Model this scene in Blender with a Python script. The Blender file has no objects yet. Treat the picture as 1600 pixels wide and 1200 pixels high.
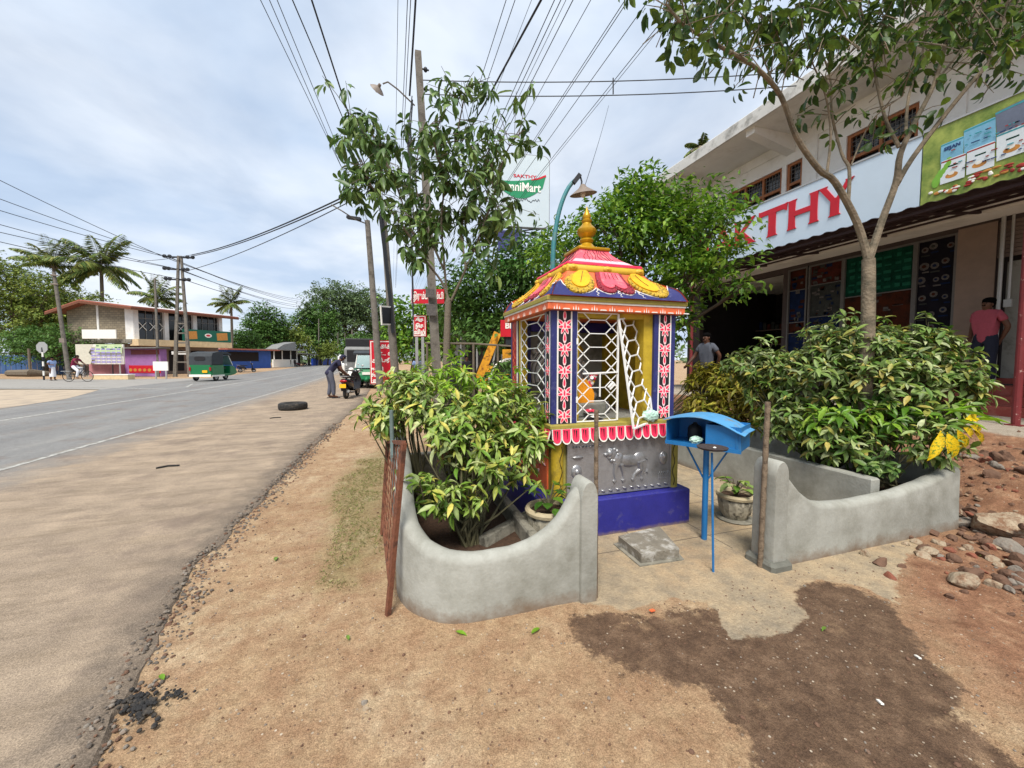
import bpy, math, random
import numpy as np
from mathutils import Vector, Matrix, Euler
R = math.radians
rnd = random.Random(7)
nr = np.random.RandomState(11)
scene = bpy.context.scene
col = scene.collection
# ---------------------------------------------------------------- camera
F, TH, PT, HC = 600.0, R(17.3), R(3.0), 1.45
cam = bpy.data.cameras.new("camera")
co = bpy.data.objects.new("camera", cam); col.objects.link(co)
cam.sensor_width = 36; cam.lens = 13.5; cam.shift_y = -6.6/1600; cam.clip_start = .02; cam.clip_end = 3000
co.location = (0, 0, HC); co.rotation_euler = (R(90)-PT, 0, -TH)
scene.camera = co
# ---------------------------------------------------------------- world / light
w = bpy.data.worlds.new("World"); scene.world = w; w.use_nodes = True
nt = w.node_tree; N = nt.nodes; L = nt.links; N.clear()
SUN_EL, SUN_AZ = 58, 205     # azimuth from +Y clockwise
def nd(T, t, **k):
    n = T.nodes.new(t)
    for a, b in k.items(): setattr(n, a, b)
    return n
out = nd(nt, 'ShaderNodeOutputWorld'); bg = nd(nt, 'ShaderNodeBackground')
sky = nd(nt, 'ShaderNodeTexSky', sky_type='NISHITA', sun_disc=False, sun_elevation=R(SUN_EL), sun_rotation=R(SUN_AZ))
geo = nd(nt, 'ShaderNodeTexCoord'); sep = nd(nt, 'ShaderNodeSeparateXYZ'); L.new(geo.outputs['Generated'], sep.inputs[0])
ad = nd(nt, 'ShaderNodeMath', operation='ADD'); L.new(sep.outputs[2], ad.inputs[0]); ad.inputs[1].default_value = .14
mx = nd(nt, 'ShaderNodeMath', operation='MAXIMUM'); L.new(ad.outputs[0], mx.inputs[0]); mx.inputs[1].default_value = .05
dv = nd(nt, 'ShaderNodeMath', operation='DIVIDE'); dv2 = nd(nt, 'ShaderNodeMath', operation='DIVIDE')
L.new(sep.outputs[0], dv.inputs[0]); L.new(mx.outputs[0], dv.inputs[1]); L.new(sep.outputs[1], dv2.inputs[0]); L.new(mx.outputs[0], dv2.inputs[1])
cmb = nd(nt, 'ShaderNodeCombineXYZ'); L.new(dv.outputs[0], cmb.inputs[0]); L.new(dv2.outputs[0], cmb.inputs[1])
no = nd(nt, 'ShaderNodeTexNoise'); no.inputs['Scale'].default_value = 1.1; no.inputs['Detail'].default_value = 7; no.inputs['Roughness'].default_value = .55; no.inputs['Distortion'].default_value = .4
L.new(cmb.outputs[0], no.inputs['Vector'])
cr = nd(nt, 'ShaderNodeValToRGB'); cr.color_ramp.elements[0].position = .30; cr.color_ramp.elements[0].color = (.62, .62, .62, 1)
cr.color_ramp.elements[1].position = .56; cr.color_ramp.elements[1].color = (1, 1, 1, 1)
L.new(no.outputs['Fac'], cr.inputs[0])
no2 = nd(nt, 'ShaderNodeTexNoise'); no2.inputs['Scale'].default_value = .75; no2.inputs['Detail'].default_value = 6; L.new(cmb.outputs[0], no2.inputs['Vector'])
cr2 = nd(nt, 'ShaderNodeValToRGB'); cr2.color_ramp.elements[0].position = .40; cr2.color_ramp.elements[0].color = (4.5, 5.5, 7.0, 1)
cr2.color_ramp.elements[1].position = .60; cr2.color_ramp.elements[1].color = (7.1, 7.6, 8.3, 1)
L.new(no2.outputs['Fac'], cr2.inputs[0])
mixc = nd(nt, 'ShaderNodeMixRGB'); L.new(cr.outputs[0], mixc.inputs[0]); L.new(sky.outputs[0], mixc.inputs[1]); L.new(cr2.outputs[0], mixc.inputs[2])
L.new(mixc.outputs[0], bg.inputs[0]); bg.inputs[1].default_value = .085; L.new(bg.outputs[0], out.inputs[0])
sl = bpy.data.lights.new("sun", 'SUN'); so = bpy.data.objects.new("sun", sl); col.objects.link(so)
sl.energy = 3.3; sl.angle = R(22); sl.color = (1, .95, .87)
az = R(SUN_AZ); el = R(SUN_EL)
sdir = Vector((math.sin(az)*math.cos(el), math.cos(az)*math.cos(el), math.sin(el)))
so.rotation_euler = sdir.to_track_quat('Z', 'Y').to_euler(); so.location = sdir*60
scene.view_settings.view_transform = 'Standard'; scene.view_settings.look = 'None'
scene.view_settings.exposure = .66; scene.view_settings.gamma = 1
# ---------------------------------------------------------------- survey: photo pixel -> point in the place
def ray(px, py):
    a = (px-800)/F; b = -(py-593.4)/F
    f = (math.sin(TH)*math.cos(PT), math.cos(TH)*math.cos(PT), -math.sin(PT))
    r = (math.cos(TH), -math.sin(TH), 0); u = (math.sin(TH)*math.sin(PT), math.cos(TH)*math.sin(PT), math.cos(PT))
    return Vector([f[i]+a*r[i]+b*u[i] for i in range(3)])
C0 = Vector((0, 0, HC))
def G(px, py, z=0): d = ray(px, py); return C0+d*((z-HC)/d.z)
def V(px, py, dep): return C0+ray(px, py)*dep
def AX(px, py, X): d = ray(px, py); return C0+d*(X/d.x)
def AY(px, py, Y): d = ray(px, py); return C0+d*(Y/d.y)
# ---------------------------------------------------------------- materials
def S(r, g, b):
    f = lambda c: (c/255/12.92) if c/255 <= .04045 else ((c/255+.055)/1.055)**2.4
    return (f(r), f(g), f(b))
MATS = {}
def mat(name, c, rough=.7, var=.12, scale=6, bump=.0, metal=0, dirt=None, dscale=3, dlo=.5, dhi=.65, spec=.4, bscale=None, c2=None, splash=None):
    if name in MATS: return MATS[name]
    m = bpy.data.materials.new(name); m.use_nodes = True; t = m.node_tree; p = t.nodes['Principled BSDF']
    p.inputs['Roughness'].default_value = rough; p.inputs['Metallic'].default_value = metal
    p.inputs['Specular IOR Level'].default_value = spec
    tc = nd(t, 'ShaderNodeTexCoord'); n = nd(t, 'ShaderNodeTexNoise'); n.inputs['Scale'].default_value = scale; n.inputs['Detail'].default_value = 6; n.inputs['Roughness'].default_value = .65
    t.links.new(tc.outputs['Object'], n.inputs['Vector'])
    r = nd(t, 'ShaderNodeValToRGB'); r.color_ramp.elements[0].position = .3; r.color_ramp.elements[1].position = .7
    a = tuple(x*(1-var) for x in c); b = c2 if c2 else tuple(min(1, x*(1+var)) for x in c)
    r.color_ramp.elements[0].color = (*a, 1); r.color_ramp.elements[1].color = (*b, 1)
    t.links.new(n.outputs['Fac'], r.inputs[0]); last = r.outputs[0]
    if dirt:
        n2 = nd(t, 'ShaderNodeTexNoise'); n2.inputs['Scale'].default_value = dscale; n2.inputs['Detail'].default_value = 8; n2.inputs['Roughness'].default_value = .7
        t.links.new(tc.outputs['Object'], n2.inputs['Vector'])
        mr = nd(t, 'ShaderNodeMapRange'); mr.inputs[1].default_value = dlo; mr.inputs[2].default_value = dhi; t.links.new(n2.outputs['Fac'], mr.inputs[0])
        mm = nd(t, 'ShaderNodeMixRGB'); mm.inputs[2].default_value = (*dirt, 1); t.links.new(mr.outputs[0], mm.inputs[0]); t.links.new(last, mm.inputs[1]); last = mm.outputs[0]
    if splash:
        sx = nd(t, 'ShaderNodeSeparateXYZ'); t.links.new(tc.outputs['Object'], sx.inputs[0]); n3 = nd(t, 'ShaderNodeTexNoise'); n3.inputs['Scale'].default_value = 9; n3.inputs['Detail'].default_value = 8; n3.inputs['Roughness'].default_value = .75; t.links.new(tc.outputs['Object'], n3.inputs['Vector'])
        a1 = nd(t, 'ShaderNodeMath', operation='MULTIPLY_ADD'); t.links.new(n3.outputs['Fac'], a1.inputs[0]); a1.inputs[1].default_value = -splash[0]*2.4; t.links.new(sx.outputs[2], a1.inputs[2])
        m3 = nd(t, 'ShaderNodeMapRange'); m3.inputs[1].default_value = -splash[0]*.3; m3.inputs[2].default_value = -splash[0]*1.3; m3.inputs[4].default_value = .8; t.links.new(a1.outputs[0], m3.inputs[0])
        mm = nd(t, 'ShaderNodeMixRGB'); mm.inputs[2].default_value = (*splash[1], 1); t.links.new(m3.outputs[0], mm.inputs[0]); t.links.new(last, mm.inputs[1]); last = mm.outputs[0]
    t.links.new(last, p.inputs['Base Color'])
    if bump:
        nb = nd(t, 'ShaderNodeTexNoise'); nb.inputs['Scale'].default_value = bscale or scale*4; nb.inputs['Detail'].default_value = 5; t.links.new(tc.outputs['Object'], nb.inputs['Vector'])
        bp = nd(t, 'ShaderNodeBump'); bp.inputs['Strength'].default_value = bump; bp.inputs['Distance'].default_value = .02; t.links.new(nb.outputs['Fac'], bp.inputs['Height']); t.links.new(bp.outputs[0], p.inputs['Normal'])
    MATS[name] = m; return m
def leafmat(name, cols, rough=.45, trans=.28, spec=.35):
    if name in MATS: return MATS[name]
    m = bpy.data.materials.new(name); m.use_nodes = True; t = m.node_tree; p = t.nodes['Principled BSDF']; o = t.nodes['Material Output']
    p.inputs['Roughness'].default_value = rough; p.inputs['Specular IOR Level'].default_value = spec
    g = nd(t, 'ShaderNodeNewGeometry'); r = nd(t, 'ShaderNodeValToRGB')
    els = r.color_ramp.elements
    els.remove(els[1]); els[0].position = 0; els[0].color = (*cols[0], 1)
    for i, c in enumerate(cols[1:], 1): els.new(i/(len(cols)-1)).color = (*c, 1)
    t.links.new(g.outputs['Random Per Island'], r.inputs[0])
    tc = nd(t, 'ShaderNodeTexCoord'); n = nd(t, 'ShaderNodeTexNoise'); n.inputs['Scale'].default_value = 40; t.links.new(tc.outputs['Object'], n.inputs['Vector'])
    mr = nd(t, 'ShaderNodeMapRange'); mr.inputs[1].default_value = .3; mr.inputs[2].default_value = .7; mr.inputs[3].default_value = .75; mr.inputs[4].default_value = 1.25; t.links.new(n.outputs['Fac'], mr.inputs[0])
    mu = nd(t, 'ShaderNodeVectorMath', operation='SCALE'); t.links.new(r.outputs[0], mu.inputs[0]); t.links.new(mr.outputs[0], mu.inputs['Scale'])
    t.links.new(mu.outputs[0], p.inputs['Base Color'])
    tr = nd(t, 'ShaderNodeBsdfTranslucent'); t.links.new(mu.outputs[0], tr.inputs[0])
    mx = nd(t, 'ShaderNodeMixShader'); mx.inputs[0].default_value = trans; t.links.new(p.outputs[0], mx.inputs[1]); t.links.new(tr.outputs[0], mx.inputs[2]); t.links.new(mx.outputs[0], o.inputs[0])
    MATS[name] = m; return m
M = {}
def dm(k, *a, **b): M[k] = mat(k, *a, **b)
dm('white', S(225, 222, 215), .6, .06, 4, .1, dirt=S(185, 180, 170), dscale=2, dlo=.55, dhi=.8)
dm('whitemetal', S(228, 228, 225), .4, .05, 20, 0, dirt=S(150, 120, 95), dscale=14, dlo=.66, dhi=.72)
dm('cement', S(158, 158, 150), .85, .10, 5, .14, dirt=S(122, 121, 111), dscale=2.3, dlo=.40, dhi=.68, bscale=55, splash=(.10, S(112, 90, 70)))
dm('cementdark', S(104, 104, 96), .85, .2, 8, .3, bscale=60)
dm('cementold', S(128, 124, 112), .9, .25, 9, .5, dirt=S(70, 68, 60), dscale=7, dlo=.5, dhi=.66)
dm('blue', S(42, 42, 126), .5, .14, 7, .15, dirt=S(82, 80, 126), dscale=10, dlo=.58, dhi=.74, splash=(.035, S(130, 112, 92)))
dm('navy', S(42, 46, 102), .55, .16, 9, .1, dirt=S(86, 88, 128), dscale=13, dlo=.58, dhi=.72)
dm('black', S(28, 26, 28), .6, .3, 9, .1, dirt=S(58, 54, 54), dscale=16, dlo=.6, dhi=.72)
dm('pink', S(222, 88, 104), .55, .16, 12, .12, dirt=S(240, 150, 150), dscale=8, dlo=.52, dhi=.75)
dm('hotpink', S(228, 48, 84), .45, .12, 12)
dm('paleflower', S(250, 205, 205), .5, .06, 12)
dm('orange', S(224, 108, 64), .55, .14, 12, .12, dirt=S(196, 96, 62), dscale=9, dlo=.5, dhi=.7)
dm('yellow', S(226, 170, 28), .55, .14, 12, .1, dirt=S(196, 138, 30), dscale=9, dlo=.52, dhi=.7)
dm('mustard', S(168, 140, 32), .65, .16, 10, .1, c2=S(192, 164, 44), dirt=S(136, 116, 44), dscale=8, dlo=.55, dhi=.7)
dm('olive', S(150, 138, 62), .6, .15, 16, .15)
dm('goldrim', S(196, 162, 48), .5, .2, 40, .5, dirt=S(90, 70, 15), dscale=50, dlo=.5, dhi=.6)
dm('darkrim', S(150, 40, 58), .5, .25, 40, .4, dirt=S(60, 20, 22), dscale=50, dlo=.52, dhi=.6)
dm('gold', S(178, 136, 22), .35, .15, 14, .05, metal=.35)
dm('paintwhite', S(228, 225, 216), .55, .08, 12, 0, dirt=S(190, 182, 170), dscale=14, dlo=.58, dhi=.74)
dm('relief', S(158, 158, 160), .34, .14, 20, .2, metal=.6, spec=.6, dirt=S(110, 108, 106), dscale=5, dlo=.5, dhi=.7)
dm('bluebox', S(32, 106, 164), .4, .1, 12, .05, dirt=S(60, 110, 150), dscale=9, dlo=.55, dhi=.7)
dm('blueroof', S(82, 148, 196), .45, .12, 8, .05, dirt=S(120, 125, 125), dscale=6, dlo=.56, dhi=.68)
dm('rust', S(112, 68, 48), .85, .25, 30, .3, dirt=S(70, 45, 35), dscale=14)
dm('galv', S(105, 120, 118), .5, .12, 20, .1, metal=.3)
dm('bamboo', S(118, 102, 84), .8, .2, 25, .3, dirt=S(70, 58, 46), dscale=20)
dm('pot', S(165, 158, 140), .85, .15, 10, .3, dirt=S(60, 56, 46), dscale=11, dlo=.48, dhi=.62)
dm('potrim', S(172, 158, 128), .8, .12, 14, .2)
dm('soil', S(72, 52, 38), .95, .35, 30, .8)
dm('bark', S(108, 98, 84), .9, .2, 18, .5, dirt=S(90, 82, 72), dscale=9)
dm('barkdark', S(78, 66, 54), .9, .25, 12, .5)
dm('barkpale', S(122, 110, 92), .9, .25, 10, .6, dirt=S(86, 80, 66), dscale=7, dlo=.45, dhi=.62)
dm('twig', S(88, 84, 60), .8, .2, 20)
dm('poleconc', S(108, 102, 94), .9, .2, 5, .4, dirt=S(70, 65, 58), dscale=4, dlo=.5, dhi=.68)
dm('wire', S(35, 37, 42), .6, .1)
dm('teal', S(60, 128, 135), .5, .12, 9, dirt=S(95, 120, 120), dscale=9)
dm('shade', S(128, 116, 106), .5, .12, 9)
dm('wallwhite', S(226, 224, 219), .8, .05, 2, .05, dirt=S(192, 187, 178), dscale=1.2, dlo=.5, dhi=.8)
dm('slabedge', S(206, 205, 200), .85, .06, 3, .1, dirt=S(128, 126, 120), dscale=2.2, dlo=.5, dhi=.7)
dm('signblue', S(196, 212, 226), .45, .03, 3)
dm('signred', S(190, 18, 38), .45, .06, 6)
dm('wood', S(150, 92, 52), .55, .18, 9, .05)
dm('darkglass', S(28, 28, 30), .12, .2, 2, spec=.6)
dm('awning', S(58, 42, 44), .75, .15, 6, .1)
dm('maroon', S(112, 40, 42), .55, .15, 12, dirt=S(190, 160, 150), dscale=16, dlo=.62, dhi=.66)
dm('redstep', S(140, 62, 52), .6, .15, 5, .1, dirt=S(150, 100, 85), dscale=5, dlo=.5, dhi=.7)
dm('greywall', S(150, 150, 142), .85, .12, 3, .1, dirt=S(105, 105, 98), dscale=2)
dm('brownwall', S(130, 112, 100), .8, .12, 3, .1)
dm('alu', S(170, 170, 168), .4, .05, 20, metal=.4)
dm('shutter', S(110, 96, 88), .6, .1, 4)
dm('block', S(136, 124, 104), .9, .25, 1.8, .3)
dm('rooftile', S(158, 92, 76), .8, .2, 3, .2)
dm('roofsheet', S(200, 190, 186), .6, .08, 2)
dm('purple', S(168, 104, 178), .7, .1, 3)
dm('beige', S(205, 180, 140), .8, .15, 3)
dm('green_sign', S(10, 92, 72), .5, .08, 3)
dm('tukgreen', S(10, 108, 62), .35, .08, 3, spec=.6)
dm('canvas', S(52, 56, 60), .75, .2, 4)
dm('rubber', S(34, 33, 33), .8, .15, 30, .15, dirt=S(95, 85, 72), dscale=20, dlo=.5, dhi=.75)
dm('bluewall', S(54, 92, 168), .7, .12, 2)
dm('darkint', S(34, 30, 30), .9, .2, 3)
dm('machyellow', S(214, 150, 34), .5, .15, 6, dirt=S(120, 70, 30), dscale=9)
dm('sheetmetal', S(120, 120, 118), .6, .2, 4)
dm('lampred', S(150, 12, 20), .3, .1)
dm('plate', S(240, 180, 20), .5, .05)
dm('glasspale', S(110, 140, 140), .15, .1, 3, spec=.7)
dm('plasticpale', S(175, 205, 190), .4, .15, 20, .3)
dm('incense', S(60, 52, 52), .9, .3, 60, .5)
dm('skin', S(92, 60, 44), .55, .08, 20)
dm('hair', S(11, 10, 10), .9, .2, 40, spec=.05)
# skin / clothes
dm('c_pink', S(158, 72, 86), .85, .08, 30, .15, bscale=30)
dm('c_jeans', S(30, 34, 50), .9, .15, 20, .2)
dm('c_grey', S(84, 88, 98), .9, .1, 20, .15)
dm('c_navy', S(38, 38, 62), .9, .1, 20, .15)
dm('c_greyp', S(84, 86, 98), .9, .1, 20, .15)
dm('c_blue', S(130, 150, 190), .9, .1, 20)
dm('c_white', S(215, 215, 220), .9, .08, 20)
dm('c_maroon', S(120, 30, 62), .9, .1, 20)
dm('c_black', S(32, 32, 38), .9, .1, 20)
dm('c_orange', S(232, 150, 20), .8, .1, 20)
# ---------------------------------------------------------------- mesh builder
class MB:
    def __init__(s): s.v = []; s.f = []; s.mi = []; s.m = 0; s.T = None
    def add(s, vs, fs):
        o = len(s.v)
        s.v += [tuple((s.T @ Vector(p)) if s.T else p) for p in vs]
        s.f += [tuple(i+o for i in f) for f in fs]; s.mi += [s.m]*len(fs); return s
    def box(s, a, b, bev=0):
        x0, y0, z0 = [min(a[i], b[i]) for i in range(3)]; x1, y1, z1 = [max(a[i], b[i]) for i in range(3)]
        if bev <= 0:
            return s.add([(x0,y0,z0),(x1,y0,z0),(x1,y1,z0),(x0,y1,z0),(x0,y0,z1),(x1,y0,z1),(x1,y1,z1),(x0,y1,z1)],
                  [(0,3,2,1),(4,5,6,7),(0,1,5,4),(1,2,6,5),(2,3,7,6),(3,0,4,7)])
        c = bev; ring = lambda i, z: [(x0+i+c,y0+i,z),(x1-i-c,y0+i,z),(x1-i,y0+i+c,z),(x1-i,y1-i-c,z),(x1-i-c,y1-i,z),(x0+i+c,y1-i,z),(x0+i,y1-i-c,z),(x0+i,y0+i+c,z)]
        vs = ring(c*.7, z0)+ring(0, z0+c)+ring(0, z1-c)+ring(c*.7, z1)
        fs = [tuple(range(7,-1,-1)), tuple(range(24,32))]
        for k in range(3):
            for i in range(8): fs.append((k*8+i, k*8+(i+1)%8, k*8+8+(i+1)%8, k*8+8+i))
        return s.add(vs, fs)
    def cbox(s, c, d, rz=0, ry=0, rx=0, bev=0):
        old = s.T; m = Matrix.Translation(c) @ Euler((rx, ry, rz)).to_matrix().to_4x4()
        s.T = (old @ m) if old else m; s.box((-d[0]/2,-d[1]/2,-d[2]/2), (d[0]/2,d[1]/2,d[2]/2), bev); s.T = old; return s
    def tube(s, pts, rad, n=8, cap=True):
        pts = [Vector(p) for p in pts]; k = len(pts)
        if not hasattr(rad, '__len__'): rad = [rad]*k
        vs = []; prev = None
        for i, p in enumerate(pts):
            d = (pts[min(i+1, k-1)]-pts[max(i-1, 0)])
            d = d.normalized() if d.length > 1e-9 else Vector((0,0,1))
            if prev is None:
                a = d.cross(Vector((0,0,1)));
                if a.length < .1: a = d.cross(Vector((0,1,0)))
                a.normalize()
            else:
                a = prev - d*prev.dot(d)
                if a.length < 1e-6: a = d.orthogonal()
                a.normalize()
            prev = a; b = d.cross(a)
            for j in range(n):
                t = 2*math.pi*(j+.5)/n; q = p+(a*math.cos(t)+b*math.sin(t))*rad[i]; vs.append(tuple(q))
        fs = [(i*n+j, i*n+(j+1)%n, (i+1)*n+(j+1)%n, (i+1)*n+j) for i in range(k-1) for j in range(n)]
        if cap: fs += [tuple(range(n-1,-1,-1)), tuple((k-1)*n+j for j in range(n))]
        return s.add(vs, fs)
    def bar(s, a, b, w, h=None, up=(0,0,1)):
        h = h or w; a = Vector(a); b = Vector(b); d = (b-a).normalized(); u = Vector(up)
        sd = d.cross(u)
        if sd.length < .05: sd = d.cross(Vector((1,0,0)))
        sd.normalize(); u = sd.cross(d)
        vs = [tuple(p+sd*x*w/2+u*y*h/2) for p in (a, b) for x, y in ((-1,-1),(1,-1),(1,1),(-1,1))]
        return s.add(vs, [(0,1,2,3),(7,6,5,4),(0,4,5,1),(1,5,6,2),(2,6,7,3),(3,7,4,0)])
    def lathe(s, c, prof, n=24, flute=0, nf=0):
        vs = []
        for r, z in prof:
            for j in range(n):
                t = 2*math.pi*j/n; rr = r*(1+flute*math.cos(t*nf)) if nf else r
                vs.append((c[0]+rr*math.cos(t), c[1]+rr*math.sin(t), c[2]+z))
        k = len(prof)
        fs = [(i*n+j, i*n+(j+1)%n, (i+1)*n+(j+1)%n, (i+1)*n+j) for i in range(k-1) for j in range(n)]
        if prof[0][0] > 1e-6: fs.append(tuple(range(n-1,-1,-1)))
        if prof[-1][0] > 1e-6: fs.append(tuple((k-1)*n+j for j in range(n)))
        return s.add(vs, fs)
    def ell(s, c, r, n=12, m=8, rz=0, ry=0):
        mt = Matrix.Translation(c) @ Euler((0, ry, rz)).to_matrix().to_4x4()
        vs = []; fs = []
        for i in range(m+1):
            t = math.pi*i/m
            for j in range(n):
                p = 2*math.pi*j/n
                vs.append(tuple(mt @ Vector((r[0]*math.sin(t)*math.cos(p), r[1]*math.sin(t)*math.sin(p), -r[2]*math.cos(t)))))
        fs = [(i*n+j, i*n+(j+1)%n, (i+1)*n+(j+1)%n, (i+1)*n+j) for i in range(m) for j in range(n)]
        return s.add(vs, fs)
    def prism(s, poly, fn, t):
        """poly 2D, fn(u,v,w)->3D, thickness t along w"""
        n = len(poly); vs = [tuple(fn(u, v, t)) for u, v in poly]+[tuple(fn(u, v, 0)) for u, v in poly]
        return s.add(vs, [tuple(range(n)), tuple(range(2*n-1, n-1, -1))]+[(i, i+n, (i+1) % n+n, (i+1) % n) for i in range(n)])
    def mesh(s, name, smooth=False, org=None):
        me = bpy.data.meshes.new(name); v = s.v
        if org is not None: v = [(p[0]-org[0], p[1]-org[1], p[2]-org[2]) for p in v]
        me.from_pydata(v, [], s.f)
        me.polygons.foreach_set('material_index', s.mi)
        if smooth: me.shade_smooth() if hasattr(me, 'shade_smooth') else None
        me.update(); return me
def mlist(m): return [M[x] if isinstance(x, str) else x for x in (m if isinstance(m, (list, tuple)) else [m])]
def smooth_angle(me, ang=40):
    me.shade_smooth()
    try: me.set_sharp_from_angle(angle=R(ang))
    except Exception: pass
def link(name, me, mats, parent=None, loc=None, smooth=False):
    for m in mlist(mats): me.materials.append(m)
    if smooth: smooth_angle(me)
    o = bpy.data.objects.new(name, me); col.objects.link(o)
    if parent: o.parent = parent
    if loc is not None: o.location = loc
    return o
def tag(o, label=None, cat=None, group=None, kind=None):
    if label: o['label'] = label
    if cat: o['category'] = cat
    if group: o['group'] = group
    if kind: o['kind'] = kind
    return o
class Thing:
    def __init__(s, name, label, cat, loc=(0,0,0), rz=0, group=None, local=False):
        s.o = bpy.data.objects.new(name, None); col.objects.link(s.o); s.o.location = loc; s.o.rotation_euler = (0,0,rz)
        s.o.empty_display_size = .2; tag(s.o, label, cat, group); s.org = None if local else Vector(loc)
    def part(s, name, mb, mats, parent=None, smooth=False, label=None):
        me = mb.mesh(name, org=s.org); o = link(name, me, mats, parent or s.o, smooth=smooth)
        if label: o['label'] = label
        return o
    def partmesh(s, name, me, mats, parent=None, label=None):
        if s.org is not None: me.transform(Matrix.Translation(-s.org))
        o = link(name, me, mats, parent or s.o)
        if label: o['label'] = label
        return o
def single(name, mb, mats, label, cat, group=None, smooth=False, kind=None):
    vs = np.array(mb.v); org = ((vs[:,0].min()+vs[:,0].max())/2, (vs[:,1].min()+vs[:,1].max())/2, vs[:,2].min())
    o = link(name, mb.mesh(name, org=org), mats, smooth=smooth, loc=org); return tag(o, label, cat, group, kind)
def copy_tree(o, parent=None):
    c = o.copy(); col.objects.link(c)
    if parent: c.parent = parent
    for ch in list(o.children): copy_tree(ch, c)
    return c
def text_mesh(txt, size=1, ext=.01, bold=0, align='CENTER', shear=0, sp=1):
    cu = bpy.data.curves.new('txt', 'FONT'); cu.body = txt; cu.size = size; cu.extrude = ext; cu.offset = bold; cu.align_x = align; cu.align_y = 'CENTER'
    cu.shear = shear; cu.space_character = sp; cu.resolution_u = 3
    o = bpy.data.objects.new('txt', cu); col.objects.link(o); dg = bpy.context.evaluated_depsgraph_get(); dg.update()
    me = bpy.data.meshes.new_from_object(o.evaluated_get(dg)); bpy.data.objects.remove(o); me.materials.clear(); return me
def place_text(th, name, txt, size, loc, xdir, updir, mats, parent=None, ext=.004, bold=0, shear=0, width=None, sp=1):
    me = text_mesh(txt, size, ext, bold, shear=shear, sp=sp)
    if width:
        xs = [v.co.x for v in me.vertices]
        k = width/max(1e-6, max(xs)-min(xs)); me.transform(Matrix.Diagonal((k, 1, 1, 1)))
    x = Vector(xdir).normalized(); u = Vector(updir).normalized(); n = x.cross(u)
    mt = Matrix((x, u, n)).transposed().to_4x4(); mt.translation = Vector(loc); me.transform(mt)
    return th.partmesh(name, me, mats, parent)
# ---------------------------------------------------------------- noise
def vnoise(x, y, seed=0):
    xi = np.floor(x).astype(np.int64); yi = np.floor(y).astype(np.int64); fx = x-xi; fy = y-yi
    fx = fx*fx*(3-2*fx); fy = fy*fy*(3-2*fy)
    def h(a, b):
        n = (a*374761393+b*668265263+seed*974711) & 0x7fffffff
        n = ((n ^ (n >> 13))*1274126177) & 0x7fffffff
        return ((n ^ (n >> 16)) & 0xffff)/65535.
    return (h(xi,yi)*(1-fx)+h(xi+1,yi)*fx)*(1-fy)+(h(xi,yi+1)*(1-fx)+h(xi+1,yi+1)*fx)*fy
def fbm(x, y, o=4, seed=0):
    r = 0; a = .5
    for i in range(o): r = r+a*vnoise(x, y, seed+i); x = x*2.03; y = y*2.03; a *= .5
    return r
def sdf(X, Y, poly):
    """signed distance, negative inside"""
    d = np.full(X.shape, 1e9); ins = np.zeros(X.shape, bool); n = len(poly)
    for i in range(n):
        ax, ay = poly[i][:2]; bx, by = poly[(i+1) % n][:2]; ex, ey = bx-ax, by-ay
        t = np.clip(((X-ax)*ex+(Y-ay)*ey)/(ex*ex+ey*ey+1e-12), 0, 1)
        d = np.minimum(d, (X-ax-t*ex)**2+(Y-ay-t*ey)**2)
        c = ((ay > Y) != (by > Y)) & (X < (bx-ax)*(Y-ay)/((by-ay) if by != ay else 1e-9)+ax); ins ^= c
    d = np.sqrt(d); return np.where(ins, -d, d)
def sm(t): t = np.clip(t, 0, 1); return t*t*(3-2*t)
# ---------------------------------------------------------------- ground
def hgt(x, y):
    x = np.asarray(x, float); y = np.asarray(y, float)
    h = .5*sm((x-4.85)/2.9)*sm((y+2.5)/3.5)*(1-sm((y-12)/3))
    h = h+.20*np.exp(-((x-5.8)**2/.7+(y-1.8)**2/1.3))*(.55+.9*fbm(x*3.1, y*3.1, 3, 21))
    h = h+(fbm(x*2.2, y*2.2, 4, 3)-.47)*.05*sm((x+1.6)/.6)*(1-sm((x-7.6)/.3))
    h = h+(fbm(x*7, y*7, 3, 9)-.44)*.09*sm((x-4.5)/.6)*(1-sm((x-7.4)/.3))
    paved = sm((x-1.0)/.12)*(1-sm((x-4.7)/.15))*sm((y-1.45)/.3)*(1-sm((y-7)/.5))
    return h*(1-paved)
def hz(x, y): return float(hgt(x, y))
def grow(a, b, d0, k, lim):
    out = []; x = a; d = d0
    while (x < b if d0 > 0 else x > b): out.append(x); x += d; d = max(-lim, min(lim, d*k))
    return out+[b]
xs = sorted(set([round(v, 4) for v in grow(-1.7, -600, -.06, 1.25, 60)]+[round(v, 4) for v in np.arange(-1.7, 7.6, .035)]+[round(v, 4) for v in grow(7.6, 600, .05, 1.25, 60)]))
ys = sorted(set([round(v, 4) for v in grow(.2, -80, -.05, 1.3, 30)]+[round(v, 4) for v in np.arange(.2, 5.5, .035)]+[round(v, 4) for v in grow(5.5, 900, .04, 1.05, 60)]))
GX, GY = np.meshgrid(np.array(xs), np.array(ys)); nx, ny = len(xs), len(ys)
def PG(l): return [tuple(G(*p))[:2] for p in l]
wetp = PG([(888,958),(903,1000),(950,1032),(972,1070),(1010,1062),(1112,1080),(1138,1118),(1172,1150),(1176,1280),(1760,1280),(1600,1190),(1520,1130),(1470,1040),(1440,1000),(1395,955),(1350,925),(1290,908),(1225,912),(1180,925),(1120,945),(1040,950),(990,962)])
concp = [(1.12,1.96)]+PG([(985,955),(1040,935),(1105,940),(1125,965),(1140,1000),(1180,996),(1230,992),(1262,962),(1240,925),(1275,905),(1340,915),(1400,945),(1400,900)])+[(4.0,1.9),(3.85,2.1),(3.85,6.8),(1.02,6.8),(1.02,2.0)]
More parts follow.
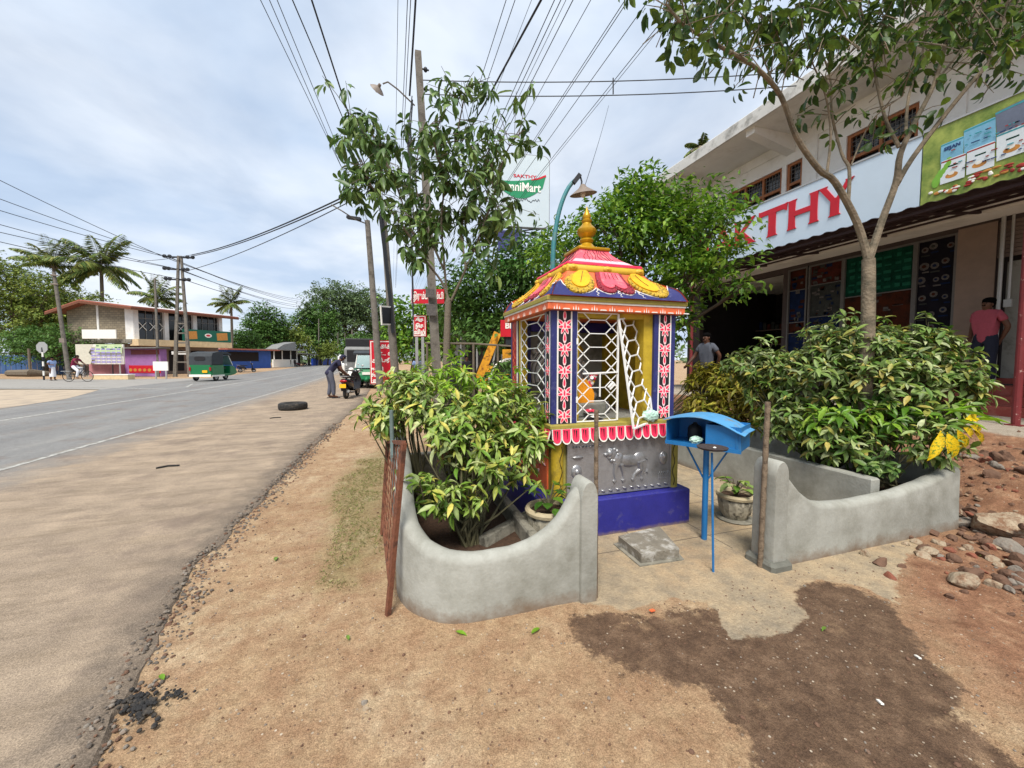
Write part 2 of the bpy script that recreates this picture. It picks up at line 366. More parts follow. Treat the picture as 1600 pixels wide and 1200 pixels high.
grassp = PG([(500,915),(545,920),(590,870),(604,800),(604,700),(560,720),(520,770),(525,840)])
redp = [(2.4,-3),(2.35,.6),(2.6,1.1),(3.0,1.5),(3.5,1.85),(4.7,2.0),(4.8,9),(7.6,9),(7.6,-3)]
reach = (np.abs(GX-3) < 8) & (np.abs(GY-3) < 9)
def att(poly):
    a = np.full(GX.shape, 5.0); a[reach] = sdf(GX[reach], GY[reach], poly); return np.clip(a, -5, 5)
A = {'wet': att(wetp), 'conc': att(concp), 'grass': att(grassp), 'red': att(redp), 'pave': np.full(GX.shape, 5.)}
A['pave'] = np.clip(sdf(GX, GY, [(7.5,-20),(7.5,12),(11,12),(11,-20)]), -5, 5)
GZ = hgt(GX, GY)
GZ = np.where(GX < -1.45, -.02, GZ)
me = bpy.data.meshes.new('ground'); nv = nx*ny
me.vertices.add(nv); me.vertices.foreach_set('co', np.stack([GX, GY, GZ], -1).astype(np.float32).ravel())
ii = (np.arange(ny-1)[:,None]*nx+np.arange(nx-1)[None]).ravel()
fc = np.stack([ii, ii+1, ii+nx+1, ii+nx], -1).astype(np.int32); nf = len(fc)
me.loops.add(nf*4); me.loops.foreach_set('vertex_index', fc.ravel()); me.polygons.add(nf)
me.polygons.foreach_set('loop_start', np.arange(0, nf*4, 4, dtype=np.int32)); me.polygons.foreach_set('loop_total', np.full(nf, 4, np.int32))
me.update(calc_edges=True); me.shade_smooth()
for k, a in A.items():
    at = me.attributes.new(k, 'FLOAT', 'POINT'); at.data.foreach_set('value', a.astype(np.float32).ravel())
def soil_material(name):
    m = bpy.data.materials.new(name); m.use_nodes = True; t = m.node_tree; p = t.nodes['Principled BSDF']; lk = t.links.new
    tc = nd(t, 'ShaderNodeTexCoord')
    def noise(sc, det=8, ro=.65):
        n = nd(t, 'ShaderNodeTexNoise'); n.inputs['Scale'].default_value = sc; n.inputs['Detail'].default_value = det; n.inputs['Roughness'].default_value = ro; lk(tc.outputs['Object'], n.inputs['Vector']); return n.outputs['Fac']
    def ramp(f, stops):
        r = nd(t, 'ShaderNodeValToRGB'); e = r.color_ramp.elements
        e.remove(e[1]); e[0].position = stops[0][0]; e[0].color = (*stops[0][1], 1)
        for ps, c in stops[1:]: e.new(ps).color = (*c, 1)
        lk(f, r.inputs[0]); return r.outputs[0]
    def mixc(f, a, b):
        x = nd(t, 'ShaderNodeMixRGB')
        if isinstance(f, float): x.inputs[0].default_value = f
        else: lk(f, x.inputs[0])
        for s_, v_ in ((1, a), (2, b)):
            if isinstance(v_, tuple): x.inputs[s_].default_value = (*v_, 1)
            else: lk(v_, x.inputs[s_])
        return x.outputs[0]
    def mathn(op, a, b):
        x = nd(t, 'ShaderNodeMath', operation=op)
        for i, v_ in enumerate((a, b)):
            if isinstance(v_, (int, float)): x.inputs[i].default_value = v_
            else: lk(v_, x.inputs[i])
        return x.outputs[0]
    def mask(at, nz, amp, soft):
        a = nd(t, 'ShaderNodeAttribute', attribute_name=at).outputs['Fac']
        d = mathn('ADD', a, mathn('MULTIPLY', mathn('SUBTRACT', nz, .5), amp))
        mr = nd(t, 'ShaderNodeMapRange'); mr.inputs[1].default_value = soft; mr.inputs[2].default_value = -soft; lk(d, mr.inputs[0]); return mr.outputs[0]
    big = noise(1.1); mid = noise(7); fine = noise(60, 6, .75); spk = noise(130, 3)
    base = ramp(big, [(.3, S(156, 127, 97)), (.5, S(180, 154, 121)), (.7, S(200, 181, 151))])
    base = mixc(ramp(mid, [(.35, (0,0,0)), (.62, (.75,.75,.75))]), base, S(152, 119, 91))
    red = ramp(mid, [(.3, S(116, 80, 60)), (.55, S(150, 112, 86)), (.72, S(178, 144, 114))])
    c = mixc(mask('red', big, 1.0, .18), base, red)
    gm = mask('grass', mid, .5, .15); c = mixc(mathn('MULTIPLY', gm, .5), c, S(120, 118, 74))
    wet = ramp(noise(8, 9, .75), [(.3, S(78, 60, 47)), (.5, S(104, 82, 64)), (.72, S(134, 109, 87))]); wm = mask('wet', mathn('ADD', mathn('MULTIPLY', noise(3.2, 10, .78), .7), mathn('MULTIPLY', noise(22, 6, .8), .3)), .75, .022); dry_ = ramp(noise(3.2, 9, .7), [(.56, (1,1,1)), (.68, (.35,.35,.35))]); sd_ = nd(t, 'ShaderNodeSeparateColor'); lk(dry_, sd_.inputs[0]); wm = mathn('MULTIPLY', wm, sd_.outputs[0])
    c = mixc(wm, c, wet)
    conc = ramp(big, [(.3, S(180, 150, 116)), (.5, S(184, 164, 134)), (.7, S(152, 142, 124))])
    conc = mixc(ramp(mid, [(.42, (0,0,0)), (.7, (.8,.8,.8))]), conc, S(134, 124, 108))
    cm = mask('conc', noise(9), .16, .01); jx = nd(t, 'ShaderNodeTexBrick'); jx.inputs['Scale'].default_value = 1; jx.inputs['Brick Width'].default_value = .62; jx.inputs['Row Height'].default_value = .62; jx.inputs['Mortar Size'].default_value = .005; jx.offset = 0; lk(tc.outputs['Object'], jx.inputs['Vector']); ya = nd(t, 'ShaderNodeSeparateXYZ'); lk(tc.outputs['Object'], ya.inputs[0]); conc = mixc(mathn('MULTIPLY', mathn('MULTIPLY', jx.outputs['Fac'], .8), mathn('GREATER_THAN', ya.outputs[1], 2.25)), conc, S(92, 82, 70)); c = mixc(cm, c, conc)
    pv = ramp(noise(2.5), [(.3, S(160, 148, 132)), (.7, S(182, 172, 156))]); c = mixc(mask('pave', mid, .5, .08), c, pv)
    grit = ramp(noise(190, 4, .85), [(.38, (.5,.47,.44)), (.5, (1,1,1)), (.62, (1.5,1.5,1.5))]); gm_ = nd(t, 'ShaderNodeMixRGB', blend_type='MULTIPLY'); gm_.inputs[0].default_value = .75; lk(c, gm_.inputs[1]); lk(grit, gm_.inputs[2]); c = gm_.outputs[0]
    blot = ramp(noise(17, 8, .8), [(.36, (.72,.68,.64)), (.52, (1,1,1)), (.7, (1.14,1.14,1.16))]); gm_ = nd(t, 'ShaderNodeMixRGB', blend_type='MULTIPLY'); gm_.inputs[0].default_value = .8; lk(c, gm_.inputs[1]); lk(blot, gm_.inputs[2]); c = gm_.outputs[0]
    c = mixc(mathn('MULTIPLY', cm, .6), c, conc)
    fr = ramp(fine, [(.25, (.66,.66,.66)), (.55, (1,1,1)), (.8, (1.25,1.25,1.25))])
    mu = nd(t, 'ShaderNodeMixRGB', blend_type='MULTIPLY'); mu.inputs[0].default_value = 1; lk(c, mu.inputs[1]); lk(fr, mu.inputs[2])
    vor = nd(t, 'ShaderNodeTexVoronoi'); vor.inputs['Scale'].default_value = 44; lk(tc.outputs['Object'], vor.inputs['Vector'])
    g = mathn('LESS_THAN', vor.outputs['Distance'], .22); sepc = nd(t, 'ShaderNodeSeparateColor'); lk(vor.outputs['Color'], sepc.inputs[0]); sel = mathn('GREATER_THAN', sepc.outputs[0], .78)
    gs = mathn('MULTIPLY', g, sel); gs = mathn('MULTIPLY', gs, mathn('SUBTRACT', 1., cm))
    stone = ramp(sepc.outputs[1], [(.1, S(110, 90, 74)), (.5, S(150, 132, 112)), (.95, S(205, 192, 172))])
    fin = mixc(mathn('MULTIPLY', gs, .8), mu.outputs[0], stone)
    lk(fin, p.inputs['Base Color'])
    ro = nd(t, 'ShaderNodeMapRange'); ro.inputs[3].default_value = .95; ro.inputs[4].default_value = .8; lk(wm, ro.inputs[0]); lk(ro.outputs[0], p.inputs['Roughness']); p.inputs['Specular IOR Level'].default_value = .25
    hh = mathn('ADD', mathn('MULTIPLY', fine, .55), mathn('MULTIPLY', mid, .8)); hh = mathn('ADD', hh, mathn('MULTIPLY', gs, .5)); hh = mathn('ADD', hh, mathn('MULTIPLY', noise(30, 6, .8), 1.1))
    bp = nd(t, 'ShaderNodeBump'); bp.inputs['Strength'].default_value = .6; bp.inputs['Distance'].default_value = .03; lk(hh, bp.inputs['Height']); lk(bp.outputs[0], p.inputs['Normal'])
    return m
go = link('ground', me, soil_material('dirt')); tag(go, kind='structure')
# ---------------------------------------------------------------- road
def cx(y): return -.0008*max(0., y-10)**2
def edge_right(y):
    if y < 3: e = -1.08-(y-1.7)*.17 if y > 1.7 else -1.08
    elif y < 7: e = -1.31
    else: e = -1.33+(min(y, 13.5)-7)*.055
    return min(e, -.95)
ysr = sorted(set([round(v, 3) for v in np.arange(-6, 14, .07)]+[round(v, 3) for v in grow(14, 420, .1, 1.06, 12)]))
lat = [-13.2, -12.9, -12.4, -11.5, -10.2, -8.65, -7.5, -6.2, -5.2, -4.85, -4.5, -3.8, -3, -2.3, -1.9]
mb = MB(); rows = []; latv = []
for y in ysr:
    e = edge_right(y)+(float(fbm(np.array(y*3.1), np.array(1.7), 5, 5))-.48)*(.16 if y < 20 else .4)
    fade = min(1, max(0, (y-18)/10)); xr = e+cx(y)
    r = [(cx(y)+l, l, .025) for l in lat]
    r += [(xr-.25, xr-.25-cx(y), .024), (xr-.06, xr-.06-cx(y), .018+.01*rnd.random()), (xr, xr-cx(y), .012), (xr+.035+.03*rnd.random(), xr-cx(y), -.05)]
    rows.append(r)
vs = []; k = len(rows[0])
for y, r in zip(ysr, rows):
    for x, l, z in r: vs.append((x, y, z)); latv.append(l)
mb.add(vs, [(i*k+j, i*k+j+1, (i+1)*k+j+1, (i+1)*k+j) for i in range(len(rows)-1) for j in range(k-1)])
me = mb.mesh('road'); at = me.attributes.new('lat', 'FLOAT', 'POINT'); at.data.foreach_set('value', np.array(latv, np.float32))
ed_ = []
for y, r in zip(ysr, rows): ed_ += [r[-2][0]-q[0] for q in r]
at = me.attributes.new('edge', 'FLOAT', 'POINT'); at.data.foreach_set('value', np.array(ed_, np.float32))
def road_material():
    m = bpy.data.materials.new('asphalt'); m.use_nodes = True; t = m.node_tree; p = t.nodes['Principled BSDF']; lk = t.links.new
    tc = nd(t, 'ShaderNodeTexCoord')
    def noise(sc, det=7, ro=.65, st=None):
        n = nd(t, 'ShaderNodeTexNoise'); n.inputs['Scale'].default_value = sc; n.inputs['Detail'].default_value = det; n.inputs['Roughness'].default_value = ro
        if st:
            mp = nd(t, 'ShaderNodeMapping'); mp.inputs['Scale'].default_value = st; lk(tc.outputs['Object'], mp.inputs[0]); lk(mp.outputs[0], n.inputs['Vector'])
        else: lk(tc.outputs['Object'], n.inputs['Vector'])
        return n.outputs['Fac']
    def ramp(f, stops):
        r = nd(t, 'ShaderNodeValToRGB'); e = r.color_ramp.elements
        e.remove(e[1]); e[0].position = stops[0][0]; e[0].color = (*stops[0][1], 1)
        for ps, c in stops[1:]: e.new(ps).color = (*c, 1)
        lk(f, r.inputs[0]); return r.outputs[0]
    la = nd(t, 'ShaderNodeAttribute', attribute_name='lat').outputs['Fac']
    st = noise(1, 6, .6, (1.2, .14, 1)); mid = noise(2.2); fine = noise(90, 5, .8)
    w1 = nd(t, 'ShaderNodeMath', operation='MULTIPLY_ADD'); lk(mid, w1.inputs[0]); w1.inputs[1].default_value = 1.3; lk(la, w1.inputs[2])
    mr = nd(t, 'ShaderNodeMapRange'); mr.inputs[1].default_value = -4.45; mr.inputs[2].default_value = -3.3; lk(w1.outputs[0], mr.inputs[0])
    tar = ramp(st, [(.3, S(112, 111, 110)), (.55, S(124, 123, 121)), (.75, S(136, 134, 130))])
    dust = ramp(mid, [(.25, S(127, 113, 98)), (.5, S(148, 132, 114)), (.75, S(167, 149, 128))])
    str_ = ramp(noise(1, 9, .75, (1.1, 4.5, 1)), [(.38, (.78,.77,.75)), (.52, (1,1,1)), (.66, (1.12,1.12,1.1))]); du = nd(t, 'ShaderNodeMixRGB', blend_type='MULTIPLY'); du.inputs[0].default_value = .9; lk(dust, du.inputs[1]); lk(str_, du.inputs[2])
    pat = ramp(noise(14, 8, .8), [(.38, (.82,.82,.82)), (.5, (1,1,1)), (.64, (1.12,1.12,1.12))]); tu = nd(t, 'ShaderNodeMixRGB', blend_type='MULTIPLY'); tu.inputs[0].default_value = .8; lk(tar, tu.inputs[1]); lk(pat, tu.inputs[2])
    x = nd(t, 'ShaderNodeMixRGB'); lk(mr.outputs[0], x.inputs[0]); lk(tu.outputs[0], x.inputs[1]); lk(du.outputs[0], x.inputs[2])
    fr = ramp(fine, [(.25, (.74,.74,.74)), (.5, (1,1,1)), (.8, (1.22,1.22,1.22))])
    mu = nd(t, 'ShaderNodeMixRGB', blend_type='MULTIPLY'); mu.inputs[0].default_value = 1; lk(x.outputs[0], mu.inputs[1]); lk(fr, mu.inputs[2])
    pn = noise(.9, 9, .75); pm = ramp(pn, [(.52, (0,0,0)), (.64, (.65,.65,.65))])
    x2 = nd(t, 'ShaderNodeMixRGB'); lk(pm, x2.inputs[0]); lk(mu.outputs[0], x2.inputs[1]); x2.inputs[2].default_value = (*S(112, 98, 88), 1)
    ea = nd(t, 'ShaderNodeAttribute', attribute_name='edge').outputs['Fac']; en = noise(5, 8, .7)
    e2 = nd(t, 'ShaderNodeMath', operation='MULTIPLY_ADD'); lk(en, e2.inputs[0]); e2.inputs[1].default_value = -.9; lk(ea, e2.inputs[2])
    er = nd(t, 'ShaderNodeMapRange'); er.inputs[1].default_value = -.12; er.inputs[2].default_value = -.42; lk(e2.outputs[0], er.inputs[0]); er.inputs[4].default_value = .85
    x3 = nd(t, 'ShaderNodeMixRGB'); lk(er.outputs[0], x3.inputs[0]); lk(x2.outputs[0], x3.inputs[1]); cc = ramp(fine, [(.3, S(74, 66, 58)), (.6, S(118, 106, 94)), (.8, S(150, 138, 122))]); lk(cc, x3.inputs[2])
    grit = noise(170, 4, .85); gr = ramp(grit, [(.38, (.42,.42,.42)), (.5, (1,1,1)), (.62, (1.6,1.6,1.6))]); x4 = nd(t, 'ShaderNodeMixRGB', blend_type='MULTIPLY'); x4.inputs[0].default_value = .7; lk(x3.outputs[0], x4.inputs[1]); lk(gr, x4.inputs[2])
    lk(x4.outputs[0], p.inputs['Base Color']); p.inputs['Roughness'].default_value = .9; p.inputs['Specular IOR Level'].default_value = .2
    bp = nd(t, 'ShaderNodeBump'); bp.inputs['Strength'].default_value = .5; bp.inputs['Distance'].default_value = .015; lk(fine, bp.inputs['Height']); lk(bp.outputs[0], p.inputs['Normal'])
    return m
asph = road_material()
tag(link('road', me, asph), kind='structure')
# side road joining on the left: asphalt sheet
mb = MB(); poly = [G(292,606.5), G(170,611), G(60,615), G(-60,618)]
a = [(-12.9,23.2),(-15,24.2),(-19,25.6),(-26,27.5),(-45,31)]; b = [(-13.2,35.5),(-16,35.2),(-20,35.6),(-27,38),(-45,46)]
for i in range(4): mb.add([(a[i][0],a[i][1],.02),(a[i+1][0],a[i+1][1],.02),(b[i+1][0],b[i+1][1],.02),(b[i][0],b[i][1],.02)], [(3,2,1,0)])
tag(single('side_road', mb, mat('sidetar', S(140, 136, 130), .9, .12, 1.5, .2), None, None), kind='structure')
# sandy verge on top of the left lane edge
mb = MB(); pts = [(-11.0,13.2),(-10.9,15.3),(-11.3,18),(-12.4,21),(-13.2,23),(-16,24.1),(-22,25.9),(-34,29),(-60,30),(-60,6),(-11.6,6)]
mb.add([(x, y, .031) for x, y in pts], [tuple(range(len(pts)-1, -1, -1))])
tag(single('verge', mb, mat('sand', S(166, 150, 130), .95, .15, 2, .4, dirt=S(140, 128, 114), dscale=1.2), None, None), kind='structure')
# markings
dm('roadpaint', S(176, 175, 168), .8, .1, 3, 0, dirt=S(122, 118, 112), dscale=11, dlo=.42, dhi=.58)
def strip(name, off, y0, y1, wd, z=.0295):
    mb = MB(); yy = [y for y in ysr if y0 <= y <= y1]
    vs = []
    for y in yy: vs += [(off+cx(y)-wd/2, y, z), (off+cx(y)+wd/2, y, z)]
    mb.add(vs, [(2*i, 2*i+1, 2*i+3, 2*i+2) for i in range(len(yy)-1)])
    return tag(single(name, mb, 'roadpaint', None, None), kind='structure')
strip('road_marking', -4.85, 6.2, 130, .085)
strip('road_marking', -8.72, 2, 110, .12)
mb = MB()
for (p, q) in (((-10.4, 22.6), (-14, 24.8)), ((-14, 24.8), (-24, 27.6)), ((-11.2, 27.0), (-10.2, 24.0)), ((-11.2, 27.0), (-9.9, 27.4)), ((-15.5, 33.6), (-40, 40.5))):
    mb.bar((*p, .03), (*q, .03), .12, .008)
tag(single('road_marking', mb, 'roadpaint', None, None), kind='structure')
# ================================================================ planters
def interp(tab, x):
    for (a, b), (c, d) in zip(tab, tab[1:]):
        if x <= c:
            t = max(0, (x-a)/(c-a)); t = t*t*(3-2*t) if False else t; return b+(d-b)*t
    return tab[-1][1]
def wall_strip(path, top, th, z0=-.08, rnd_top=.035, n=6):
    """path: centre-line xy list; top(s): height by arc length; rounded top"""
    mb = MB(); P = [Vector((*p, 0)) for p in path]; s = 0; vs = []; k = 0
    for i, p in enumerate(P):
        if i: s += (p-P[i-1]).length
        d = (P[min(i+1, len(P)-1)]-P[max(i-1, 0)]).normalized(); nrm = Vector((d.y, -d.x, 0)); h = top(s)
        wob = (float(fbm(np.array(s*6.), np.array(h*5.), 3, 4))-.45)*.012
        prof = [(-th/2-.012, z0), (-th/2-.004, h*.45), (-th/2+wob*.4, h-rnd_top)]
        for j in range(1, n): a = math.pi*j/n; prof.append((-th/2*math.cos(a), h-rnd_top+rnd_top*math.sin(a)+wob))
        prof += [(th/2, h-rnd_top), (th/2, z0)]
        k = len(prof); vs += [tuple(p+nrm*(-a_)+Vector((0, 0, b_))) for a_, b_ in prof]
    m = len(P); fs = [(i*k+j, (i+1)*k+j, (i+1)*k+j+1, i*k+j+1) for i in range(m-1) for j in range(k-1)]
    fs += [tuple(range(k)), tuple((m-1)*k+j for j in range(k-1, -1, -1))]
    return mb.add(vs, fs)
# left planter: pillar at the entrance, swoop down, round the corner, up along the road side
path = [(1.08-i*.03, 2.06) for i in range(22)]
cxx, cyy, rr = .47, 2.50, .42
path = [(1.08-.03*i, 2.065) for i in range(21)]
path += [(.46-.40*math.sin(t), 2.465-.40*math.cos(t)) for t in [R(a) for a in range(6, 91, 7)]]
path += [(.06, 2.47+.06*i) for i in range(1, 26)]
tabL = [(0, .70), (.05, .665), (.09, .60), (.14, .525), (.22, .455), (.32, .405), (.45, .375), (.62, .37), (.8, .385), (.95, .42), (1.1, .50), (1.22, .62), (1.33, .72), (1.5, .76), (3.5, .76)]
t = Thing('planter', 'grey rendered planter with a scooped front, on the road side of the shrine', 'planter', (.6, 2.3, 0))
t.part('curved_wall', wall_strip(path, lambda s: interp(tabL, s), .115, rnd_top=.05), 'cement', smooth=True)
mb = MB(); mb.add([], [])
def pillar(x0, x1, y0, y1, h, rx=.055):
    m = MB(); cxp = (x0+x1)/2; prof = [(x0, -.05), (x0, h-.10)]
    for a in range(180, -1, -15): prof.append((cxp+(x1-x0)/2*math.cos(R(a)), h-.10+.10*math.sin(R(a))))
    prof += [(x1, -.05)]; n = len(prof)
    vs = [];
    for yy, s_ in ((y0, .93), (y0+.012, 1), (y1-.012, 1), (y1, .93)): vs += [(cxp+(p[0]-cxp)*s_, yy, p[1] if s_ == 1 else p[1]-.008) for p in prof]
    fs = [tuple(range(n)), tuple(3*n+j for j in range(n-1, -1, -1))]+[(r*n+j, (r+1)*n+j, (r+1)*n+(j+1)%n, r*n+(j+1)%n) for r in range(3) for j in range(n)]
    m.add(vs, fs); return m
t.part('pillar', pillar(1.045, 1.155, 1.985, 2.145, .735), 'cement', smooth=True)
m = MB(); m.box((.12, 3.92, -.05), (1.0, 4.02, .5), .01); m.box((.86, 2.13, -.05), (.93, 3.92, .28), .012)
m.T = Matrix.Translation((.86, 2.75, .17)) @ Euler((R(-14), 0, R(35))).to_matrix().to_4x4(); m.box((-.35, -.045, -.045), (.3, .045, .05), .01); m.T = None
t.part('inner_wall', m, 'cementold')
m = MB(); m.box((.22, 2.22, -.05), (.86, 3.92, .16)); m.box((.13, 2.6, -.05), (.22, 3.92, .158)); t.part('soil', m, 'soil')
# right planter
t = Thing('planter', 'grey rendered planter with a scooped front, beside the rubble heap', 'planter', (3.6, 2.3, 0))
tabR = [(0, .70), (.08, .62), (.2, .50), (.33, .42), (.5, .385), (.75, .375), (1.0, .38), (1.3, .40), (1.6, .44), (1.85, .49), (2.0, .53), (2.12, .56)]
t.part('curved_wall', wall_strip([(2.58+.06*i, 2.01) for i in range(35)], lambda s: interp(tabR, s), .12, z0=-.1, rnd_top=.045), 'cement', smooth=True)
t.part('pillar', pillar(2.475, 2.60, 1.92, 2.09, .755), 'cement', smooth=True)
m = MB(); m.box((3.78, 2.10, -.05), (3.88, 6.8, .46), .012); m.box((4.57, 2.075, -.05), (4.67, 6.8, .56), .012)
t.part('side_wall', m, 'cement'); m = MB(); m.box((3.88, 2.08, -.05), (4.57, 6.8, .28)); t.part('soil', m, 'soil')
m = MB(); m.box((2.44, 1.885, -.03), (2.63, 2.12, .055), .02); t.part('footing', m, 'cementdark')
# ================================================================ shrine
SC = Vector((1.815, 3.40, 0)); sh = Thing('roadside_shrine', 'small brightly painted shrine with caged windows and a gold finial', 'shrine', tuple(SC))
m = MB(); m.box((1.12, 2.735, -.05), (2.515, 4.06, .305), .01); sh.part('plinth', m, 'blue')
m = MB(); m.box((1.24, 2.84, .30), (2.44, 3.96, .80)); core = sh.part('base_block', m, 'olive')
# corner half round pilasters with a wavy dark line
for (x, y) in ((1.275, 2.855), (2.405, 2.855), (1.255, 3.94)):
    m = MB(); m.lathe((x, y, .305), [(.052, 0), (.052, .50)], 16); m.m = 1
    m.tube([(x+.012*math.sin(i*1.1)+(.012 if x < 2 else -.02), y-.0525, .33+i*.03) for i in range(15)], .003, 4)
    sh.part('pilaster', m, ['mustard' if x < 2 else 'olive', 'black'], smooth=True)
# embossed metal panel with a striding lion
m = MB(); m.box((1.345, 2.812, .315), (2.36, 2.838, .775)); y = 2.812
def E(x, z, rx, rz, a=0, ry=.018): 
    m.T = Matrix.Translation((x, y, z)) @ Euler((0, R(a), 0)).to_matrix().to_4x4(); m.ell((0,0,0), (rx, ry, rz), 14, 8); m.T = None
def LN(pts, r): m.tube([(a, y, b) for a, b in pts], r, 6)
E(1.93, .585, .145, .052, 3); E(2.03, .595, .065, .058); E(1.82, .60, .062, .062); E(1.755, .655, .052, .058); E(1.735, .665, .03, .034, 0, .03); E(1.70, .655, .022, .016)
for k in range(9): E(1.775+.04*math.cos(k*.7), .645+.05*math.sin(k*.7), .016, .02, k*40)
LN([(1.80, .57), (1.785, .50), (1.80, .43), (1.775, .415)], [.026, .017, .014, .016]); LN([(1.85, .56), (1.87, .49), (1.885, .43), (1.86, .415)], [.026, .016, .013, .016])
LN([(2.03, .57), (2.04, .50), (1.985, .46), (1.975, .42), (1.955, .415)], [.036, .022, .014, .013, .015]); LN([(2.06, .58), (2.075, .51), (2.055, .455), (2.065, .42), (2.045, .415)], [.034, .022, .013, .013, .015])
LN([(2.085, .60), (2.12, .58), (2.125, .52), (2.11, .47)], [.008, .007, .006, .014])
for k in range(14): E(1.40+k*.07, .35+.004*math.sin(k), .022, .009, 20)
for k in range(9): E(1.40+k*.03, .735, .01, .008)
for k in range(6): LN([(2.24+k*.022, .40), (2.235+k*.022, .44), (2.25+k*.022, .46)], .006)
E(2.28, .58, .045, .06); E(2.28, .60, .026, .03, 0, .03); E(1.43, .53, .05, .06); E(1.43, .53, .026, .03, 0, .03); E(1.44, .65, .05, .014)
for x in (1.352, 2.352): m.box((x-.008, 2.806, .318), (x+.008, 2.812, .772))
for z in (.322, .768): m.box((1.345, 2.8065, z-.007), (2.36, 2.812, z+.007))
sh.part('relief_panel', m, 'relief', smooth=True)
# painted left side panel (Y-Z plane at X=1.24)
m = MB(); m.box((1.225, 2.95, .32), (1.24, 3.85, .78)); 
rr_ = random.Random(3)
for k in range(46):
    m.m = rr_.choice([1, 2, 3]); yy = rr_.uniform(3.0, 3.8); zz = rr_.uniform(.36, .74); a = rr_.uniform(0, 180)
    m.T = Matrix.Translation((1.225-.001*k*.1, yy, zz)) @ Euler((R(a), 0, 0)).to_matrix().to_4x4(); m.ell((0,0,0), (.004, rr_.uniform(.02, .05), rr_.uniform(.008, .02)), 10, 6); m.T = None
sh.part('painted_panel', m, ['orange', 'yellow', 'hotpink', 'paleflower'], smooth=True)
# petal moulding: black soffit, slanted band, row of rounded petals on front and sides
m = MB(); m.box((1.20, 2.80, .785), (2.46, 4.0, .80)); m.m = 1
m.box((1.185, 2.785, .895), (2.445, 4.01, .925), .004); m.m = 0; m.box((1.205, 2.80, .80), (2.43, 3.99, .895))
def petal(fn, w, h, mm):
    out_ = [(-w/2, h), (-w/2, h*.35)]+[(w/2*math.cos(R(a)), h*.35+h*.35*math.sin(R(a))) for a in range(195, 346, 25)]+[(w/2, h*.35), (w/2, h)]
    m.m = 3; m.prism(out_, fn, .010)
    inn = [(u*.86, max(h*.10, v)+.004*0) if v > h*.4 else (u*.80, h*.40+(v-h*.40)*.72) for u, v in out_]; m.m = 2; m.prism(inn, lambda u, v, w_: fn(u, v, w_+.004 if w_ > 0 else .008), .010)
    m.m = 0; m.prism([(-w*.26, h*.93), (-w*.20, h*.45), (-w*.14, h*.93)], lambda u, v, w_: fn(u, v, w_+.006 if w_ > 0 else .012), .010); m.prism([(-w*.03, h*.9), (w*.05, h*.26), (w*.12, h*.9)], lambda u, v, w_: fn(u, v, w_+.006 if w_ > 0 else .012), .010)
for k in range(15):
    x = 1.235+k*.083
    petal(lambda u, v, w_, x=x: (x+u, 2.80-w_-.035*(1-v/.13)-.012*(v > .1), .775+v), .078, .12, 0)
for k in range(14):
    yy = 2.84+k*.083
    petal(lambda u, v, w_, yy=yy: (1.205-w_-.035*(1-v/.13), yy-u, .775+v), .078, .12, 0)
    petal(lambda u, v, w_, yy=yy: (2.43+w_+.035*(1-v/.13), yy+u, .775+v), .078, .12, 0)
sh.part('petal_moulding', m, ['black', 'olive', 'hotpink', 'paintwhite'])
# columns with flower strips
def flower(mbx, fn, s=1.0):
    """pink lily: tall bud above, five petals"""
    def pet(cx_, cz_, L, W, a, d0):
        pts = []
        for q in range(12):
            tt = 2*math.pi*q/12; u = L/2*math.cos(tt); v = W/2*math.sin(tt)*(1-.35*math.cos(tt))
            pts.append((cx_+u*math.cos(a)-v*math.sin(a), cz_+u*math.sin(a)+v*math.cos(a)))
        mbx.m = 3; mbx.prism(pts, lambda u, v, w_: fn(u, v, d0+w_), .0012)
        ctr = (sum(p[0] for p in pts)/12, sum(p[1] for p in pts)/12); p2 = [(ctr[0]+(p[0]-ctr[0])*.62, ctr[1]+(p[1]-ctr[1])*.62) for p in pts]
        mbx.m = 4; mbx.prism(p2, lambda u, v, w_: fn(u, v, d0+.0012+w_), .0012)
    pet(0, .052*s, .062*s, .020*s, R(90), .0004)
    for sx in (-1, 1):
        pet(sx*.025*s, .012*s, .044*s, .021*s, R(90-sx*48), .0006)
        pet(sx*.024*s, -.014*s, .042*s, .020*s, R(90-sx*95), .0009)
        pet(sx*.013*s, -.036*s, .040*s, .018*s, R(90-sx*155), .0012)
    pet(0, -.006*s, .052*s, .018*s, R(90), .003)
def column(name, x0, x1, y0, y1, faces, flow=True):
    m = MB(); m.box((x0, y0, .925), (x1, y1, 1.845)); w_ = x1-x0
    for fcs in faces:
        if fcs == 'front': fn = lambda u, v, w: (u, y0-w, v); a0, a1 = x0, x1
        elif fcs == 'left': fn = lambda u, v, w: (x0-w, -u, v); a0, a1 = -y1, -y0
        elif fcs == 'right': fn = lambda u, v, w: (x1+w, u, v); a0, a1 = y0, y1
        W = a1-a0; c = (a0+a1)/2; bw = W*.24
        m.m = 1; m.prism([(c-bw, .93), (c+bw, .93), (c+bw, 1.84), (c-bw, 1.84)], fn, .002)
        m.m = 2
        for s_ in (-1, 1): e0, e1 = c+s_*bw, c+s_*(bw+W*.055); lo, hi = min(e0, e1), max(e0, e1); m.prism([(lo, .93), (hi, .93), (hi, 1.84), (lo, 1.84)], fn, .0035)
        for k in range(5):
            zz = 1.735-k*.182
            flower(m, lambda u, v, w, c=c, zz=zz: fn(c+u*1.0, min(max(zz+v, .932), 1.838), .0022+w), min(1.45, 1.45*W/.21))
    return sh.part('column', m, ['navy', 'black', 'paintwhite', 'paleflower', 'hotpink'])
column('c', 1.22, 1.445, 2.85, 3.0, ['front', 'left']); column('c', 2.19, 2.41, 2.85, 3.0, ['front', 'right'])
